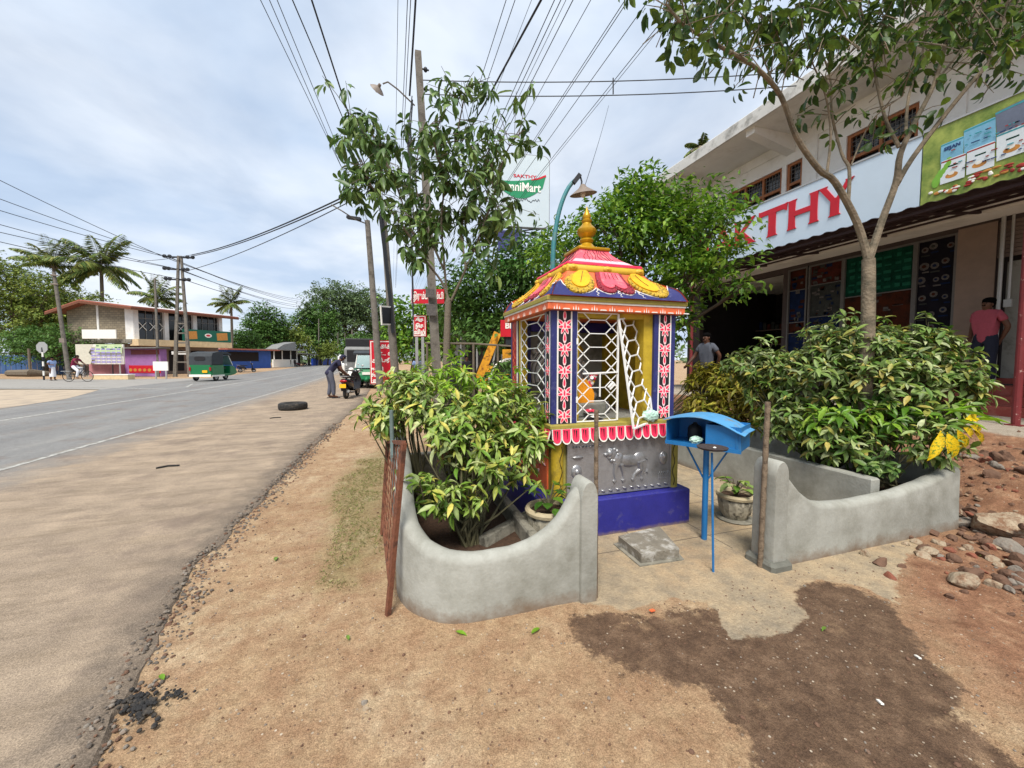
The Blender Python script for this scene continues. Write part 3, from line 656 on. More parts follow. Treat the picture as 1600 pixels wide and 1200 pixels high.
m = MB(); m.box((1.22, 3.72, .925), (1.36, 3.95, 1.845)); m.m = 1; m.box((1.2165, 3.76, .93), (1.22, 3.90, 1.84)); m.m = 2
for k in range(30):
    zz = .96+k*.03; m.T = Matrix.Translation((1.2165, 3.83+.03*math.sin(k*2.1), zz)) @ Euler((R(30*math.sin(k)), 0, 0)).to_matrix().to_4x4(); m.ell((0,0,0), (.003, .008, .02), 8, 6); m.T = None
m.m = 3; m.box((1.2145, 3.722, .93), (1.22, 3.742, 1.84)); sh.part('column', m, ['navy', 'lampred', 'orange', 'paintwhite'])
m = MB(); m.box((2.27, 3.8, .925), (2.41, 3.95, 1.845)); sh.part('column', m, ['mustard'])
# inner mustard reveals, back wall, ceiling beam
for p_, q_ in (((2.10, 2.875, .925), (2.19, 2.99, 1.845)), ((1.445, 2.9, .925), (1.49, 2.99, 1.80)), ((1.23, 3.66, .925), (1.30, 3.72, 1.845)), ((2.33, 3.0, .925), (2.40, 3.8, 1.845)), ((1.75, 3.80, .925), (1.86, 3.86, 1.845)), ((1.445, 2.88, 1.80), (2.10, 2.98, 1.845))):
    m = MB(); m.box(p_, q_); sh.part('reveal', m, 'mustard')
m = MB(); m.box((1.30, 3.86, .925), (2.33, 3.93, 1.845)); m.m = 1
for k, r_ in enumerate((.22, .27, .31)): m.tube([(1.70+r_*math.cos(R(a)), 3.85, 1.28+r_*1.1*math.sin(R(a))) for a in range(-20, 201, 12)], .02-.004*k, 6)
for k in range(18): a = R(-20+k*13); m.ell((1.70+.35*math.cos(a), 3.85, 1.28+.38*math.sin(a)), (.03, .015, .03), 8, 6)
sh.part('back_wall', m, ['greywall', 'wallwhite'], smooth=True)
m = MB(); m.box((1.36, 3.70, 1.74), (2.33, 3.80, 1.84)); sh.part('lintel', m, 'blue')
m = MB(); m.box((1.445, 3.0, .925), (2.33, 3.86, .935)); sh.part('floor', m, 'greywall')
# cage panels
def cage(fn, W, H, cols_, rows_, r=.0035, fr=.006):
    m = MB(); P = lambda u, v: Vector(fn(u, v))
    for a, b in (((0,0),(W,0)), ((W,0),(W,H)), ((W,H),(0,H)), ((0,H),(0,0))): m.bar(P(*a), P(*b), fr*2, fr*1.4)
    cw = W/cols_; rh = H/rows_; q = cw*.30
    for i in range(cols_):
        x0 = i*cw; q = cw*.31
        for j in range(rows_):
            v = (j+.5)*rh; m.bar(P(x0+q, v), P(x0+cw-q, v), r*2)
            for s_ in (-1, 1):
                for (xa, xb) in ((x0+q, x0), (x0+cw-q, x0+cw)):
                    k = min(1, ((H-v) if s_ > 0 else v)/rh); m.bar(P(xa, v), P(xa+(xb-xa)*k, v+s_*rh*k), r*2)
    return m
m = cage(lambda u, v: (1.447+u, 2.862, .935+v), .385, .90, 1, 8)
m.bar((1.835, 2.858, .935), (1.835, 2.858, 1.835), .012)
for zz in (1.0+.6, 1.12): m.cbox((1.447, 2.855, zz), (.016, .016, .05))
sh.part('cage_door', m, 'whitemetal')
m = MB(); m.bar((1.50, 2.852, 1.335), (1.83, 2.852, 1.345), .012); m.bar((1.66, 2.851, 1.335), (1.66, 2.851, 1.14), .010); m.bar((1.74, 2.851, 1.215), (1.79, 2.851, 1.26), .014); m.bar((1.755, 2.851, 1.20), (1.805, 2.851, 1.245), .014)
sh.part('latch_bar', m, 'whitemetal')
TL, TR_, BL, BR = AY(967, 499, 2.84), AY(996, 495, 3.02), AY(990, 670, 2.70), AY(1021, 657, 2.84)
fn = lambda u, v: (BL*(1-u)+BR*u)*(1-v)+(TL*(1-u)+TR_*u)*v
m = cage(lambda u, v: fn(u, v), 1, 1, 1, 7, r=.005, fr=.009); sh.part('cage_door', m, 'whitemetal', label='loose cage door hanging askew')
m = cage(lambda u, v: (1.236, 3.0+u, .935+v), .66, .90, 1, 8); m2 = cage(lambda u, v: (2.40, 3.0+u, .935+v), .78, .90, 1, 8); sh.part('side_cage', m, 'whitemetal'); sh.part('side_cage', m2, 'whitemetal')
# cornice
m = MB(); m.box((1.165, 2.795, 1.845), (2.465, 4.005, 1.90), .004); m.m = 1
for k in range(8):
    x = 1.24+k*.165
    for d, h in ((-.022, .026), (0, .040), (.022, .026)): m.prism([(x+d-.006, 1.848), (x+d+.006, 1.848), (x+d, 1.848+h)], lambda u, v, w_: (u, 2.795-w_, v), .002)
    m.prism([(x+.05, 1.849), (x+.115, 1.849), (x+.105, 1.858), (x+.06, 1.858)], lambda u, v, w_: (u, 2.795-w_, v), .002)
for k in range(7):
    yy = 2.87+k*.165
    for d, h in ((-.022, .026), (0, .040), (.022, .026)): m.prism([(-(yy+d)-.006, 1.848), (-(yy+d)+.006, 1.848), (-(yy+d), 1.848+h)], lambda u, v, w_: (1.165-w_, -u, v), .002)
m.box((1.16, 2.79, 1.90), (2.47, 4.01, 1.915)); m.m = 2; m.box((1.15, 2.78, 1.915), (2.48, 4.02, 1.95), .004)
sh.part('cornice', m, ['orange', 'paintwhite', 'olive'])
# roof
def tier(w0, w1, z0, z1, lift, pw, n=24, k=10, zoff=0.):
    def P(face, s, t, off=0):
        t = min(max(t, 0.), 1.)
        w_ = w1+(w0-w1)*(1-t)**pw; z = z0+(z1-z0)*t+lift*abs(s)**5*min(1, t/.16)*(1-t)**1.2
        w2 = w_+.03*abs(s)**6*(1-t)*(1 if lift else 0)
        x, y = s*w2, -w_*(1+.02*(1-t))
        dz = (z1-z0); dw = (w0-w1)*pw*max(.02, (1-t))**(pw-1); nl = math.hypot(dz, dw)
        y -= off*dz/nl; z += off*dw/nl; sc_ = (.86 if True else 1)
        c_, s_ = [(1, 0), (0, 1), (-1, 0), (0, -1)][face]
        return Vector((SC.x+x*c_-y*s_, SC.y+x*s_+y*c_, z))
    return P
P1 = tier(.625, .385, 1.95, 2.205, .085, 1.35)
def tier_mesh(P, n=24, k=10):
    m = MB()
    for f in range(4):
        vs = [P(f, -1+2*i/n, j/k) for j in range(k+1) for i in range(n+1)]
        m.add(vs, [(j*(n+1)+i, j*(n+1)+i+1, (j+1)*(n+1)+i+1, (j+1)*(n+1)+i) for j in range(k) for i in range(n)])
    return m
m = tier_mesh(P1); m.box((1.17, 2.80, 1.95), (2.46, 4.0, 1.96)); roof = sh.part('roof', m, 'orange', smooth=True)
def decal(m, P, f, poly, mi, off, th=.004, rings=5):
    """star-shaped polygon in (s,t) laid on the curved roof with real thickness"""
    # densify
    pp = []
    for (a, b) in zip(poly, poly[1:]+poly[:1]):
        L_ = math.hypot(b[0]-a[0], b[1]-a[1]); q = max(1, int(L_/.06))
        pp += [(a[0]+(b[0]-a[0])*i/q, a[1]+(b[1]-a[1])*i/q) for i in range(q)]
    cx_ = sum(p[0] for p in pp)/len(pp); cy_ = sum(p[1] for p in pp)/len(pp); n = len(pp); vs = [P(f, cx_, cy_, off+th)]
    for r in range(1, rings+1): vs += [P(f, cx_+(a-cx_)*r/rings, cy_+(b-cy_)*r/rings, off+th) for a, b in pp]
    vs += [P(f, a, b, off-.002) for a, b in pp]
    fs = [(0, 1+i, 1+(i+1)%n) for i in range(n)]+[(1+r*n+i, 1+(r+1)*n+i, 1+(r+1)*n+(i+1)%n, 1+r*n+(i+1)%n) for r in range(rings) for i in range(n)]
    m.m = mi; m.add(vs, fs)
def arc(cx_, cy_, rx, ry, a0, a1, n=14): return [(cx_+rx*math.cos(R(a0+(a1-a0)*i/n)), cy_+ry*math.sin(R(a0+(a1-a0)*i/n))) for i in range(n+1)]
m = MB()   # materials 0 navy 1 white 2 goldrim 3 yellow 4 darkrim 5 pink 6 black 7 orange
for f in range(4):
    # navy scallop band, drawn as strips
    pk = [(-1, .05), (-.86, .34), (-.74, .42), (-.66, .30), (-.5, .14), (-.36, .10), (-.25, .22), (-.18, .38), (-.1, .22), (.02, .12), (.14, .16), (.24, .26), (.29, .36), (.36, .22), (.5, .12), (.62, .18), (.7, .34), (.8, .2), (.95, .06), (1, .04)]
    pk = [(-1, .12), (-.97, .40), (-.9, .26), (-.78, .14), (-.60, .08), (-.50, .14), (-.42, .24), (-.36, .36), (-.30, .24), (-.18, .12), (-.08, .16), (.0, .30), (.08, .16), (.18, .12), (.30, .24), (.36, .36), (.42, .24), (.5, .14), (.60, .08), (.78, .14), (.9, .26), (1, .40)] if f == 0 else [(-1, .2), (-.80, .16), (-.62, .48), (-.5, .30), (-.36, .18), (-.22, .16), (-.08, .30), (0, .48), (.08, .30), (.22, .16), (.36, .18), (.5, .30), (.62, .48), (.80, .18), (1, .2)]
    vs = []; nn = 60
    for i in range(nn+1):
        s = -1+2*i/nn; h = interp(pk, s); 
        for j in range(4): vs.append(P1(f, s, h*j/3, .005))
    m.m = 0; m.add(vs, [(i*4+j, (i+1)*4+j, (i+1)*4+j+1, i*4+j+1) for i in range(nn) for j in range(3)])
    m.m = 1; m.tube([P1(f, -1+2*i/nn, interp(pk, -1+2*i/nn), .006) for i in range(nn+1)], .0045, 5)
    for cx_ in (-.36, 0, .36): m.tube([P1(f, cx_+.02*math.sin(i*1.6), .29-.032*i, .007) for i in range(9)], [.005*(1-i/12) for i in range(9)], 5)
    for sx in (-1, 1):
        o_ = [(sx*.92, .98)]+arc(sx*.70, .62, .22, .37, 90-sx*10, 90-sx*10+sx*340 if False else 90-sx*10+340, 20)
        decal(m, P1, f, arc(sx*.66, .52, .27, .46, 0, 345, 24), 2, .006, .012)
        decal(m, P1, f, arc(sx*.66, .64, .18, .40, 0, 345, 20), 3, .018, .012)
        m.m = 6; m.tube([P1(f, sx*.66, .92-.06*i, .032) for i in range(9)], .003, 4)
        m.m = 2
        for q in range(16):
            a = R(185+q*11.5 if True else 0); m.ell(P1(f, sx*.66+.245*math.cos(a), .52+.43*math.sin(a), .016), (.014, .014, .014), 8, 6)
    U = [(-.33, .98), (-.33, .50)]+arc(-.165, .42, .165, .28, 180, 330, 8)+[(0, .34)]+arc(.165, .42, .165, .28, 210, 360, 8)+[(.33, .50), (.33, .98)]
    U2 = [(a*.72, .98+(b-.98)*.80) for a, b in U]
    decal(m, P1, f, U, 4, .006, .012); decal(m, P1, f, U2, 5, .018, .010)
    m.m = 4
    for a, b in U[1:-1]: m.ell(P1(f, a*.92, b+.02, .018), (.013, .013, .013), 8, 6)
    m.m = 6
    for xx in (-.13, -.04, .05, .14): m.tube([P1(f, xx, .94-.045*i, .029) for i in range(7)], .0028, 4)
sh.part('petal_ornament', m, ['navy', 'paintwhite', 'goldrim', 'yellow', 'darkrim', 'pink', 'black', 'orange'], parent=roof, smooth=True)
m = MB(); m.box((SC.x-.385, SC.y-.385, 2.20), (SC.x+.385, SC.y+.385, 2.27), .012)
for f in range(4):
    c_, s_ = [(1, 0), (0, 1), (-1, 0), (0, -1)][f]
    for a in (-.33, 0, .33):
        x, y = a, -.388; X, Y = SC.x+x*c_-y*s_, SC.y+x*s_+y*c_
        m.T = Matrix.Translation((X, Y, 2.24)) @ Euler((0, 0, [0, 90, 180, 270][f]*math.pi/180)).to_matrix().to_4x4(); m.ell((0,0,0), (.042, .014, .026), 12, 6); m.ell((0, -.006, 0), (.02, .014, .012), 10, 6); m.T = None
sh.part('yellow_band', m, 'goldrim' if False else 'olive' if False else mat('bandyellow', S(205, 168, 52), .55, .1, 14), parent=roof, smooth=True)
P2 = tier(.375, .15, 2.27, 2.475, 0, 1.5); m = tier_mesh(P2, 10, 8); m.m = 1
for f in range(4):
    for a in (-.62, -.45, -.28, -.1, .08, .25, .42, .6):
        m.tube([P2(f, a+.05*math.sin(i*.9+a*9), .95-.08*i, .002) for i in range(9)], .0028, 4)
m.m = 2
for f in range(4): m.add([P2(f, s, t, .003) for t in (.18, .38) for s in np.linspace(-.96, .96, 14)], [(i, i+1, 15+i, 14+i) for i in range(13)])  # pale band paints a gloss highlight onto the pink roof
m.m = 3; m.box((SC.x-.375, SC.y-.375, 2.265), (SC.x+.375, SC.y+.375, 2.295), .01)
sh.part('upper_roof', m, ['pink', 'black', mat('pinkhighlight', S(246, 180, 190), .35, .1, 14), 'hotpink'], parent=roof, smooth=True)
m = MB(); m.box((SC.x-.165, SC.y-.165, 2.47), (SC.x+.165, SC.y+.165, 2.50), .006); m.lathe((SC.x, SC.y, 2.50), [(.125, 0), (.12, .012), (.085, .03), (.055, .065), (.05, .075), (.064, .085), (.068, .10), (.058, .115), (.045, .12), (.05, .13), (.072, .145), (.092, .175), (.092, .20), (.07, .225), (.05, .245), (.04, .265), (.048, .275), (.05, .29), (.034, .30), (.036, .31), (.042, .325), (.036, .345), (.022, .37), (.010, .40), (.002, .425)], 28)
sh.part('finial', m, 'gold', parent=roof, smooth=True)
# ================================================================ things in the shrine
t = Thing('deity_statue', 'small seated statue in orange cloth and flower garlands inside the shrine', 'statue', (1.63, 3.25, .935))
m = MB(); m.box((1.49, 3.10, .935), (1.78, 3.42, 1.02), .01); t.part('pedestal', m, 'greywall')
m = MB(); m.ell((1.63, 3.27, 1.13), (.075, .06, .12), 14, 10); m.ell((1.63, 3.24, 1.285), (.045, .045, .055), 14, 10); m.ell((1.58, 3.20, 1.06), (.075, .05, .035), 12, 8, .5); m.ell((1.68, 3.20, 1.06), (.075, .05, .035), 12, 8, -.5)
m.tube([(1.57, 3.25, 1.2), (1.53, 3.20, 1.13), (1.57, 3.15, 1.10)], [.02, .016, .012], 8); m.tube([(1.69, 3.25, 1.2), (1.73, 3.20, 1.13), (1.70, 3.15, 1.17)], [.02, .016, .012], 8); t.part('figure', m, 'relief', smooth=True)
m = MB(); m.lathe((1.63, 3.25, 1.32), [(.045, 0), (.05, .02), (.03, .05), (.03, .06), (.015, .09), (.002, .11)], 14); t.part('crown', m, 'gold', smooth=True)
m = MB(); m.lathe((1.63, 3.24, 1.02), [(.12, 0), (.125, .05), (.10, .10), (.07, .14)], 20, .08, 7); t.part('cloth', m, 'c_orange', smooth=True)
m = MB(); rr_ = random.Random(5)
for k in range(60):
    m.m = rr_.choice([0, 0, 1, 2]); a = math.pi*(.05+.9*(k % 30)/30); r_ = .085+.02*(k//30)
    m.ell((1.63+r_*math.cos(a+math.pi), 3.185-rr_.random()*.02, 1.22+.13*math.sin(a+math.pi)), (.014, .012, .014), 8, 6)
t.part('garland', m, ['hotpink', 'paintwhite', 'yellow'], smooth=True); t.o.scale = (1.5, 1.3, 1.5)
def flowerhead(name, label, loc, mm, mc, r=.03, group=None):
    m = MB()
    for k in range(14):
        a = k*2.4; q = .35+.65*k/14; m.ell((loc[0]+r*q*math.cos(a), loc[1]+r*q*math.sin(a), loc[2]+.012+.01*(1-q)), (r*.4, r*.4, r*.22), 8, 6)
    m.m = 1; m.ell((loc[0], loc[1], loc[2]+.02), (r*.3, r*.3, r*.3), 8, 6); single(name, m, [mm, mc], label, 'flower', group, smooth=True)
flowerhead('lotus_flower', 'bright pink flower offering in front of the orange statue', (1.665, 3.02, .985), 'hotpink', 'paleflower', .045)
flowerhead('offering_flower', 'small yellow and white flower on a leaf at the shrine door', (1.66, 2.93, .945), 'paintwhite', 'yellow', .032)
m = MB(); m.lathe((1.66, 2.93, .925), [(.06, .0), (.07, .008), (.075, .016), (.07, .018), (.0, .012)], 20); single('offering_plate', m, 'black', 'dark plate holding the small yellow flower', 'plate', smooth=True)
m = MB(); m.lathe((1.665, 3.02, .935), [(.05, 0), (.02, .012), (.02, .03), (.06, .05), (.055, .052), (0, .036)], 20); single('offering_bowl', m, 'alu', 'pale footed bowl under the pink flower', 'bowl', smooth=True)
m = MB(); m.lathe((1.95, 3.25, .935), [(.03, 0), (.045, .03), (.05, .07), (.035, .10), (.04, .115)], 18); single('brass_pot', m, 'relief', 'dull metal pot on the floor inside the shrine', 'pot', smooth=True)
# plastic bags
def crumple(name, c, r, label, mm='plasticpale', seed=1):
    m = MB(); rr = random.Random(seed); m.ell(c, r, 16, 10)
    m.v = [(x+rr.uniform(-1, 1)*r[0]*.16, y+rr.uniform(-1, 1)*r[1]*.16, z+rr.uniform(-1, 1)*r[2]*.2) for x, y, z in m.v]
    single(name, m, mm, label, 'bag')
crumple('plastic_bag', (2.13, 2.80, .965), (.075, .05, .05), 'crumpled pale green plastic bag on the shrine ledge', seed=3)
m = MB(); m.ell((2.13, 2.79, .90-.06), (.03, .02, .05), 10, 8); m.v = [(x+rnd.uniform(-.006, .006), y, z) for x, y, z in m.v]; single('paper_bag', m, 'beige', 'small tan paper bag hanging at the ledge by the blue box', 'bag')
# ================================================================ blue box on its stand
bx = Thing('lamp_box', 'blue metal offering box with a curved lid on a post', 'box', (2.36, 2.45, 0))
x0, x1, y0, y1, z0, z1 = 2.06, 2.60, 2.43, 2.72, .775, .955
TB = Matrix.Translation((2.275, 2.376, 0)) @ Euler((0, 0, R(-60))).to_matrix().to_4x4() @ Matrix.Translation((-(x0+x1)/2, -y0, 0))
m = MB(); m.T = TB; th = .006
m.box((x0, y0, z0), (x1, y1, z0+th)); m.box((x0, y1-th, z0+th), (x1, y1, z1)); m.box((x0, y0, z0+th), (x0+th, y1-th, z1)); m.box((x1-th, y0, z0+th), (x1, y1-th, z1)); m.box((x0+.30, y0, z0+th), (x0+.306, y1-th, z1)); m.box((x0+.306, y0+.002, z0+th), (x1-th, y0+.008, z1)); m.box((x0-.004, y0-.008, z0-.012), (x1+.004, y0, z0+.018))
m.box((x1-.03, y0-.006, z0+.02), (x1-.022, y0, z1))
bx.part('case', m, 'bluebox')
m = MB(); m.T = TB; n = 12; vs = []
for sgn in (0, 1):
    for i in range(n+1):
        a = i/n; x = x0-.015+(x1-x0+.045)*a; zz = z1+.012+.05*math.sin(math.pi*min(1, a*1.05))-.06*a**3
        for (yy, dz) in ((y0-.035, -.004), (y0+.10, .004), (y1+.01, .0)): vs.append((x, yy, zz+dz+(0 if sgn == 0 else -.004)))
k = 3; half = (n+1)*k
fs = [(i*k+j, (i+1)*k+j, (i+1)*k+j+1, i*k+j+1) for i in range(n) for j in range(2)]
fs += [tuple(half+q for q in reversed(f)) for f in fs]
bnd = [i*k for i in range(n+1)]+[n*k+1, n*k+2]+[i*k+2 for i in range(n-1, -1, -1)]+[1]
fs += [(bnd[i], half+bnd[i], half+bnd[(i+1) % len(bnd)], bnd[(i+1) % len(bnd)]) for i in range(len(bnd))]
m.add(vs, fs); bx.part('lid', m, 'blueroof', smooth=True)
m = MB(); m.T = TB; m.tube([(2.3325, 2.56, -.02), (2.3325, 2.56, z0)], .022, 14); bx.part('post', m, 'bluebox', smooth=True)
for sx in (-1, 1):
    m = MB(); m.T = TB; m.bar((2.3325+sx*.02, 2.56, .50), (2.3325+sx*.17, 2.56, z0), .012); bx.part('brace', m, 'bluebox')
m = MB(); m.tube([(2.075, 2.03, -.01), (2.055, 2.05, .82)], .008, 8)
t = Thing('incense_stand', 'round black incense dish on a thin blue rod', 'incense stand', (2.075, 2.03, 0)); t.part('rod', m, 'bluebox', smooth=True)
m = MB(); c = AY(1113, 700, 2.06); m.lathe((c.x, c.y, c.z-.012), [(.0, 0), (.06, .0), (.092, .008), (.098, .02), (.088, .02), (.06, .010), (0, .010)], 30); t.part('dish', m, 'incense', smooth=True)
m = MB(); m.ell((c.x+.01, c.y-.01, c.z+.004), (.012, .01, .006), 8, 6); single('ash_lump', m, 'paintwhite', 'tiny white ash lump in the black incense dish', 'ash')
m = MB(); m.T = TB; m.lathe((2.23, 2.60, z0+th), [(.05, 0), (.055, .02), (.055, .10), (.045, .125), (.02, .14), (.012, .155), (0, .158)], 18); single('oil_lamp', m, 'black', 'sooty rounded lamp inside the blue box', 'lamp', smooth=True)
crumple('plastic_bag', tuple(TB @ Vector((2.28, 2.47, z0+.04))), (.055, .035, .03), 'crumpled pale green plastic bag inside the open blue box', seed=8)
# ================================================================ posts, slab, rods, grille
def ring_post(x, y, h, r, label, lean):
    m = MB(); n = 46; m.tube([(x+lean*i/n, y, -.05+(h+.05)*i/n) for i in range(n+1)], [r*(1.10 if i % 4 == 0 else 1)*(1+.05*math.sin(i)) for i in range(n+1)], 10)
    single('wooden_post', m, 'bamboo', label, 'post', 'posts at the shrine entrance', smooth=True)
ring_post(1.165, 2.02, 1.15, .013, 'thin brown ringed post against the left entrance pillar', -.01)
ring_post(2.44, 1.985, 1.16, .017, 'thin brown ringed post against the right entrance pillar', .02)
m = MB(); P = [G(966, 852, .0), G(1002, 882), G(1061, 873), G(1030, 836)]
vs = [(p.x, p.y, z) for z in (-.02, .075) for p in P]; m.add(vs, [(3,2,1,0), (4,5,6,7), (0,1,5,4), (1,2,6,5), (2,3,7,6), (3,0,4,7)])
m.m = 1; m.add([(sum(p.x for p in P)/4+(p.x-sum(q.x for q in P)/4)*1.16, sum(p.y for p in P)/4+(p.y-sum(q.y for q in P)/4)*1.16, z) for z in (-.02, .008) for p in P], [(3,2,1,0), (4,5,6,7), (0,1,5,4), (1,2,6,5), (2,3,7,6), (3,0,4,7)])
single('stone_step', m, [mat('slabstone', S(118, 112, 100), .85, .2, 14, .4, dirt=S(165, 162, 155), dscale=9, dlo=.5, dhi=.62), 'cementold'], 'low square stone step on the paving before the blue plinth', 'step')
gt = Thing('rusty_grille', 'rusty steel grille leaning against the road side of the left planter', 'grille', (-.05, 2.25, 0))
a = G(606, 962); b = G(597, 838); ta = AY(631, 692, a.y+.05); tb = AY(606, 690, b.y+.05); gq = lambda u, v: a.lerp(ta, v).lerp(b.lerp(tb, v), u)
m = MB(); m.bar(gq(0, 0), gq(0, 1), .026); m.bar(gq(1, .02), gq(1, 1), .024); m.bar(gq(0, 1), gq(1, 1), .024); m.bar(gq(0, .16), gq(1, .16), .022)
gt.part('frame', m, 'rust')
m = MB(); NU, NV = 6, 11
for i in range(NU):
    for j in range(NV): v0, v1 = .16+.84*j/NV, .16+.84*(j+1)/NV; m.bar(gq(i/NU, v0), gq((i+1)/NU, v1), .005)
for i in range(1, NU): m.bar(gq(i/NU, .16), gq(i/NU, 1), .005)
gt.part('mesh_bars', m, 'rust')
m = MB(); pb, pt = Vector((.00, 2.93, .1)), Vector((-.012, 2.93, 1.08)); m.tube([pb, pt], .016, 10); m.tube([pt-Vector((0, 0, .22)), pt-Vector((0, .5, .22))], .012, 4)
single('steel_pipe', m, 'galv', 'grey steel pipe standing in the leaves of the left planter', 'pipe', smooth=True)
# ================================================================ flower pots
def pot(x, y, label, s=1, z=0):
    t = Thing('flower_pot', label, 'flower pot', (x, y, z), group='pots beside the shrine')
    m = MB(); m.lathe((x, y, z), [(.085*s, 0), (.10*s, .02*s), (.125*s, .08*s), (.14*s, .15*s), (.142*s, .19*s), (.135*s, .20*s)], 48, .03, 16); t.part('bowl', m, 'pot', smooth=True)
    m = MB(); m.lathe((x, y, z), [(.135*s, .20*s), (.158*s, .205*s), (.162*s, .225*s), (.152*s, .24*s), (.13*s, .24*s), (.125*s, .21*s)], 40); t.part('rim', m, 'potrim', smooth=True)
    m = MB(); m.lathe((x, y, z), [(.001, .19*s), (.128*s, .212*s)], 20); t.part('soil', m, 'soil')
    m = MB(); m.lathe((x, y, z), [(.15*s, 0), (.16*s, .01), (.15*s, .018)], 24); t.part('base', m, 'cementold')
pot(2.97, 2.68, 'weathered fluted cement pot to the right of the blue box', 1.0)
pot(1.06, 2.52, 'weathered fluted cement pot tucked behind the left entrance pillar', 1.05, .14)
m = MB(); m.box((.95, 2.38, 0), (1.18, 2.66, .14), .01); single('concrete_block', m, 'cementold', 'concrete block under the left flower pot', 'block')
# ================================================================ leaves
LEAF = (np.array([(0,0,0), (.22,-.36,.05),(.22,0,-.01),(.22,.36,.05), (.5,-.5,.04),(.5,0,-.04),(.5,.5,.04), (.78,-.3,-.02),(.78,0,-.10),(.78,.3,-.02), (1,0,-.2)], float),
        [(0,1,2),(0,2,3),(1,4,5,2),(2,5,6,3),(4,7,8,5),(5,8,9,6),(7,10,8),(8,10,9)])
LEAF2 = (np.array([(0,0,0), (.45,-.5,.05),(.45,0,-.05),(.45,.5,.05), (1,0,-.16)], float), [(0,1,2),(0,2,3),(1,4,2),(2,4,3)])
LEAF3 = (np.array([(0,0,0), (.5,-.5,0),(1,0,-.1),(.5,.5,0)], float), [(0,1,2,3)])
def leafmesh(name, P, D, U, Ls, Ws, tpl):
    """P base, D direction, U up hint; N leaves"""
    P, D, U = [np.asarray(a, float) for a in (P, D, U)]; n = len(P); tv, tf = tpl; k = len(tv)
    D = D/(np.linalg.norm(D, axis=1, keepdims=True)+1e-9); Sd = np.cross(U, D); Sd /= (np.linalg.norm(Sd, axis=1, keepdims=True)+1e-9); Nn = np.cross(D, Sd)
    Ls = np.asarray(Ls)[:, None, None]; Ws = np.asarray(Ws)[:, None, None]
    v = P[:, None]+D[:, None]*tv[None, :, :1]*Ls+Sd[:, None]*tv[None, :, 1:2]*Ws+Nn[:, None]*tv[None, :, 2:3]*Ls
    v = v.reshape(-1, 3); me = bpy.data.meshes.new(name); me.vertices.add(n*k); me.vertices.foreach_set('co', v.astype(np.float32).ravel())
    tot = sum(len(f) for f in tf); lv = np.concatenate([np.array(f) for f in tf]); lt = np.array([len(f) for f in tf])
    li = (lv[None]+(np.arange(n)*k)[:, None]).ravel().astype(np.int32); ct = np.tile(lt, n).astype(np.int32); st = np.concatenate([[0], np.cumsum(ct)[:-1]]).astype(np.int32)
    me.loops.add(n*tot); me.loops.foreach_set('vertex_index', li); me.polygons.add(len(ct)); me.polygons.foreach_set('loop_start', st); me.polygons.foreach_set('loop_total', ct)
    me.update(calc_edges=True); me.shade_smooth(); return me
class Leaves:
    def __init__(s): s.P = []; s.D = []; s.U = []; s.L = []; s.W = []
    def one(s, p, d, u, l, w): s.P.append(tuple(p)); s.D.append(tuple(d)); s.U.append(tuple(u)); s.L.append(l); s.W.append(w)
    def whorl(s, p, ax, k, l, w, el=25, droop=.25, r=rnd, stem=0.):
        ax = Vector(ax).normalized(); a = ax.orthogonal().normalized(); b = ax.cross(a); ph = r.uniform(0, 6.28)
        for i in range(k):
            t = ph+i*2.4+r.uniform(-.5, .5); e = R(el+r.uniform(-38, 38)); d = (a*math.cos(t)+b*math.sin(t))*math.cos(e)+ax*math.sin(e); d.z -= droop*r.uniform(.5, 1.5)
            u = ax+Vector((r.uniform(-.35, .35), r.uniform(-.35, .35), .6)); q = Vector(p)-ax*r.uniform(0, l*.55)+d*stem
            f = r.uniform(.45, 1.15); s.one(q, d, u, l*f, w*f)
    def mesh(s, name, tpl=LEAF): return leafmesh(name, s.P, s.D, s.U, s.L, s.W, tpl)
LM = {}
LM['pale'] = leafmat('leaf_pale', [S(84, 122, 36), S(128, 152, 62), S(168, 180, 108), S(106, 142, 44), S(196, 202, 146), S(82, 118, 34), S(146, 168, 82), S(92, 136, 40), S(204, 190, 96), S(118, 150, 52)], .5, .25)
LM['paledark'] = leafmat('leaf_paledark', [S(64, 100, 30), S(112, 136, 62), S(156, 168, 110), S(84, 120, 40), S(182, 188, 142), S(58, 92, 28), S(128, 150, 80), S(76, 112, 36), S(176, 160, 84), S(100, 132, 50)], .5, .2)
LM['bright'] = leafmat('leaf_bright', [S(112, 158, 34), S(150, 184, 50), S(96, 142, 36), S(172, 196, 70)], .45, .35)
LM['dark'] = leafmat('leaf_dark', [S(60, 90, 40), S(82, 110, 54), S(106, 132, 66), S(66, 94, 48), S(130, 152, 84)], .4, .25)
LM['mid'] = leafmat('leaf_mid', [S(52, 88, 28), S(84, 124, 36), S(136, 172, 56), S(62, 98, 32), S(104, 146, 44), S(160, 186, 72)], .4, .32)
LM['croton'] = leafmat('leaf_croton', [S(124, 136, 40), S(182, 172, 54), S(104, 92, 32), S(150, 130, 44), S(206, 196, 76), S(96, 120, 38)], .45, .2)
LM['yellowspot'] = leafmat('leaf_yellow', [S(214, 178, 20), S(226, 196, 40), S(160, 164, 50)], .4, .25)
LM['far1'] = leafmat('leaf_far_olive', [S(82, 104, 40), S(110, 128, 52), S(138, 148, 66), S(66, 88, 36)], .7, .2)
LM['far2'] = leafmat('leaf_far_green', [S(66, 100, 42), S(90, 124, 52), S(54, 84, 36)], .7, .2)
LM['far3'] = leafmat('leaf_far_grey', [S(88, 110, 72), S(108, 128, 84), S(74, 96, 60)], .7, .2)
LM['palm'] = leafmat('leaf_palm', [S(74, 100, 50), S(104, 124, 60), S(150, 150, 80), S(62, 88, 46), S(118, 134, 66)], .5, .2)
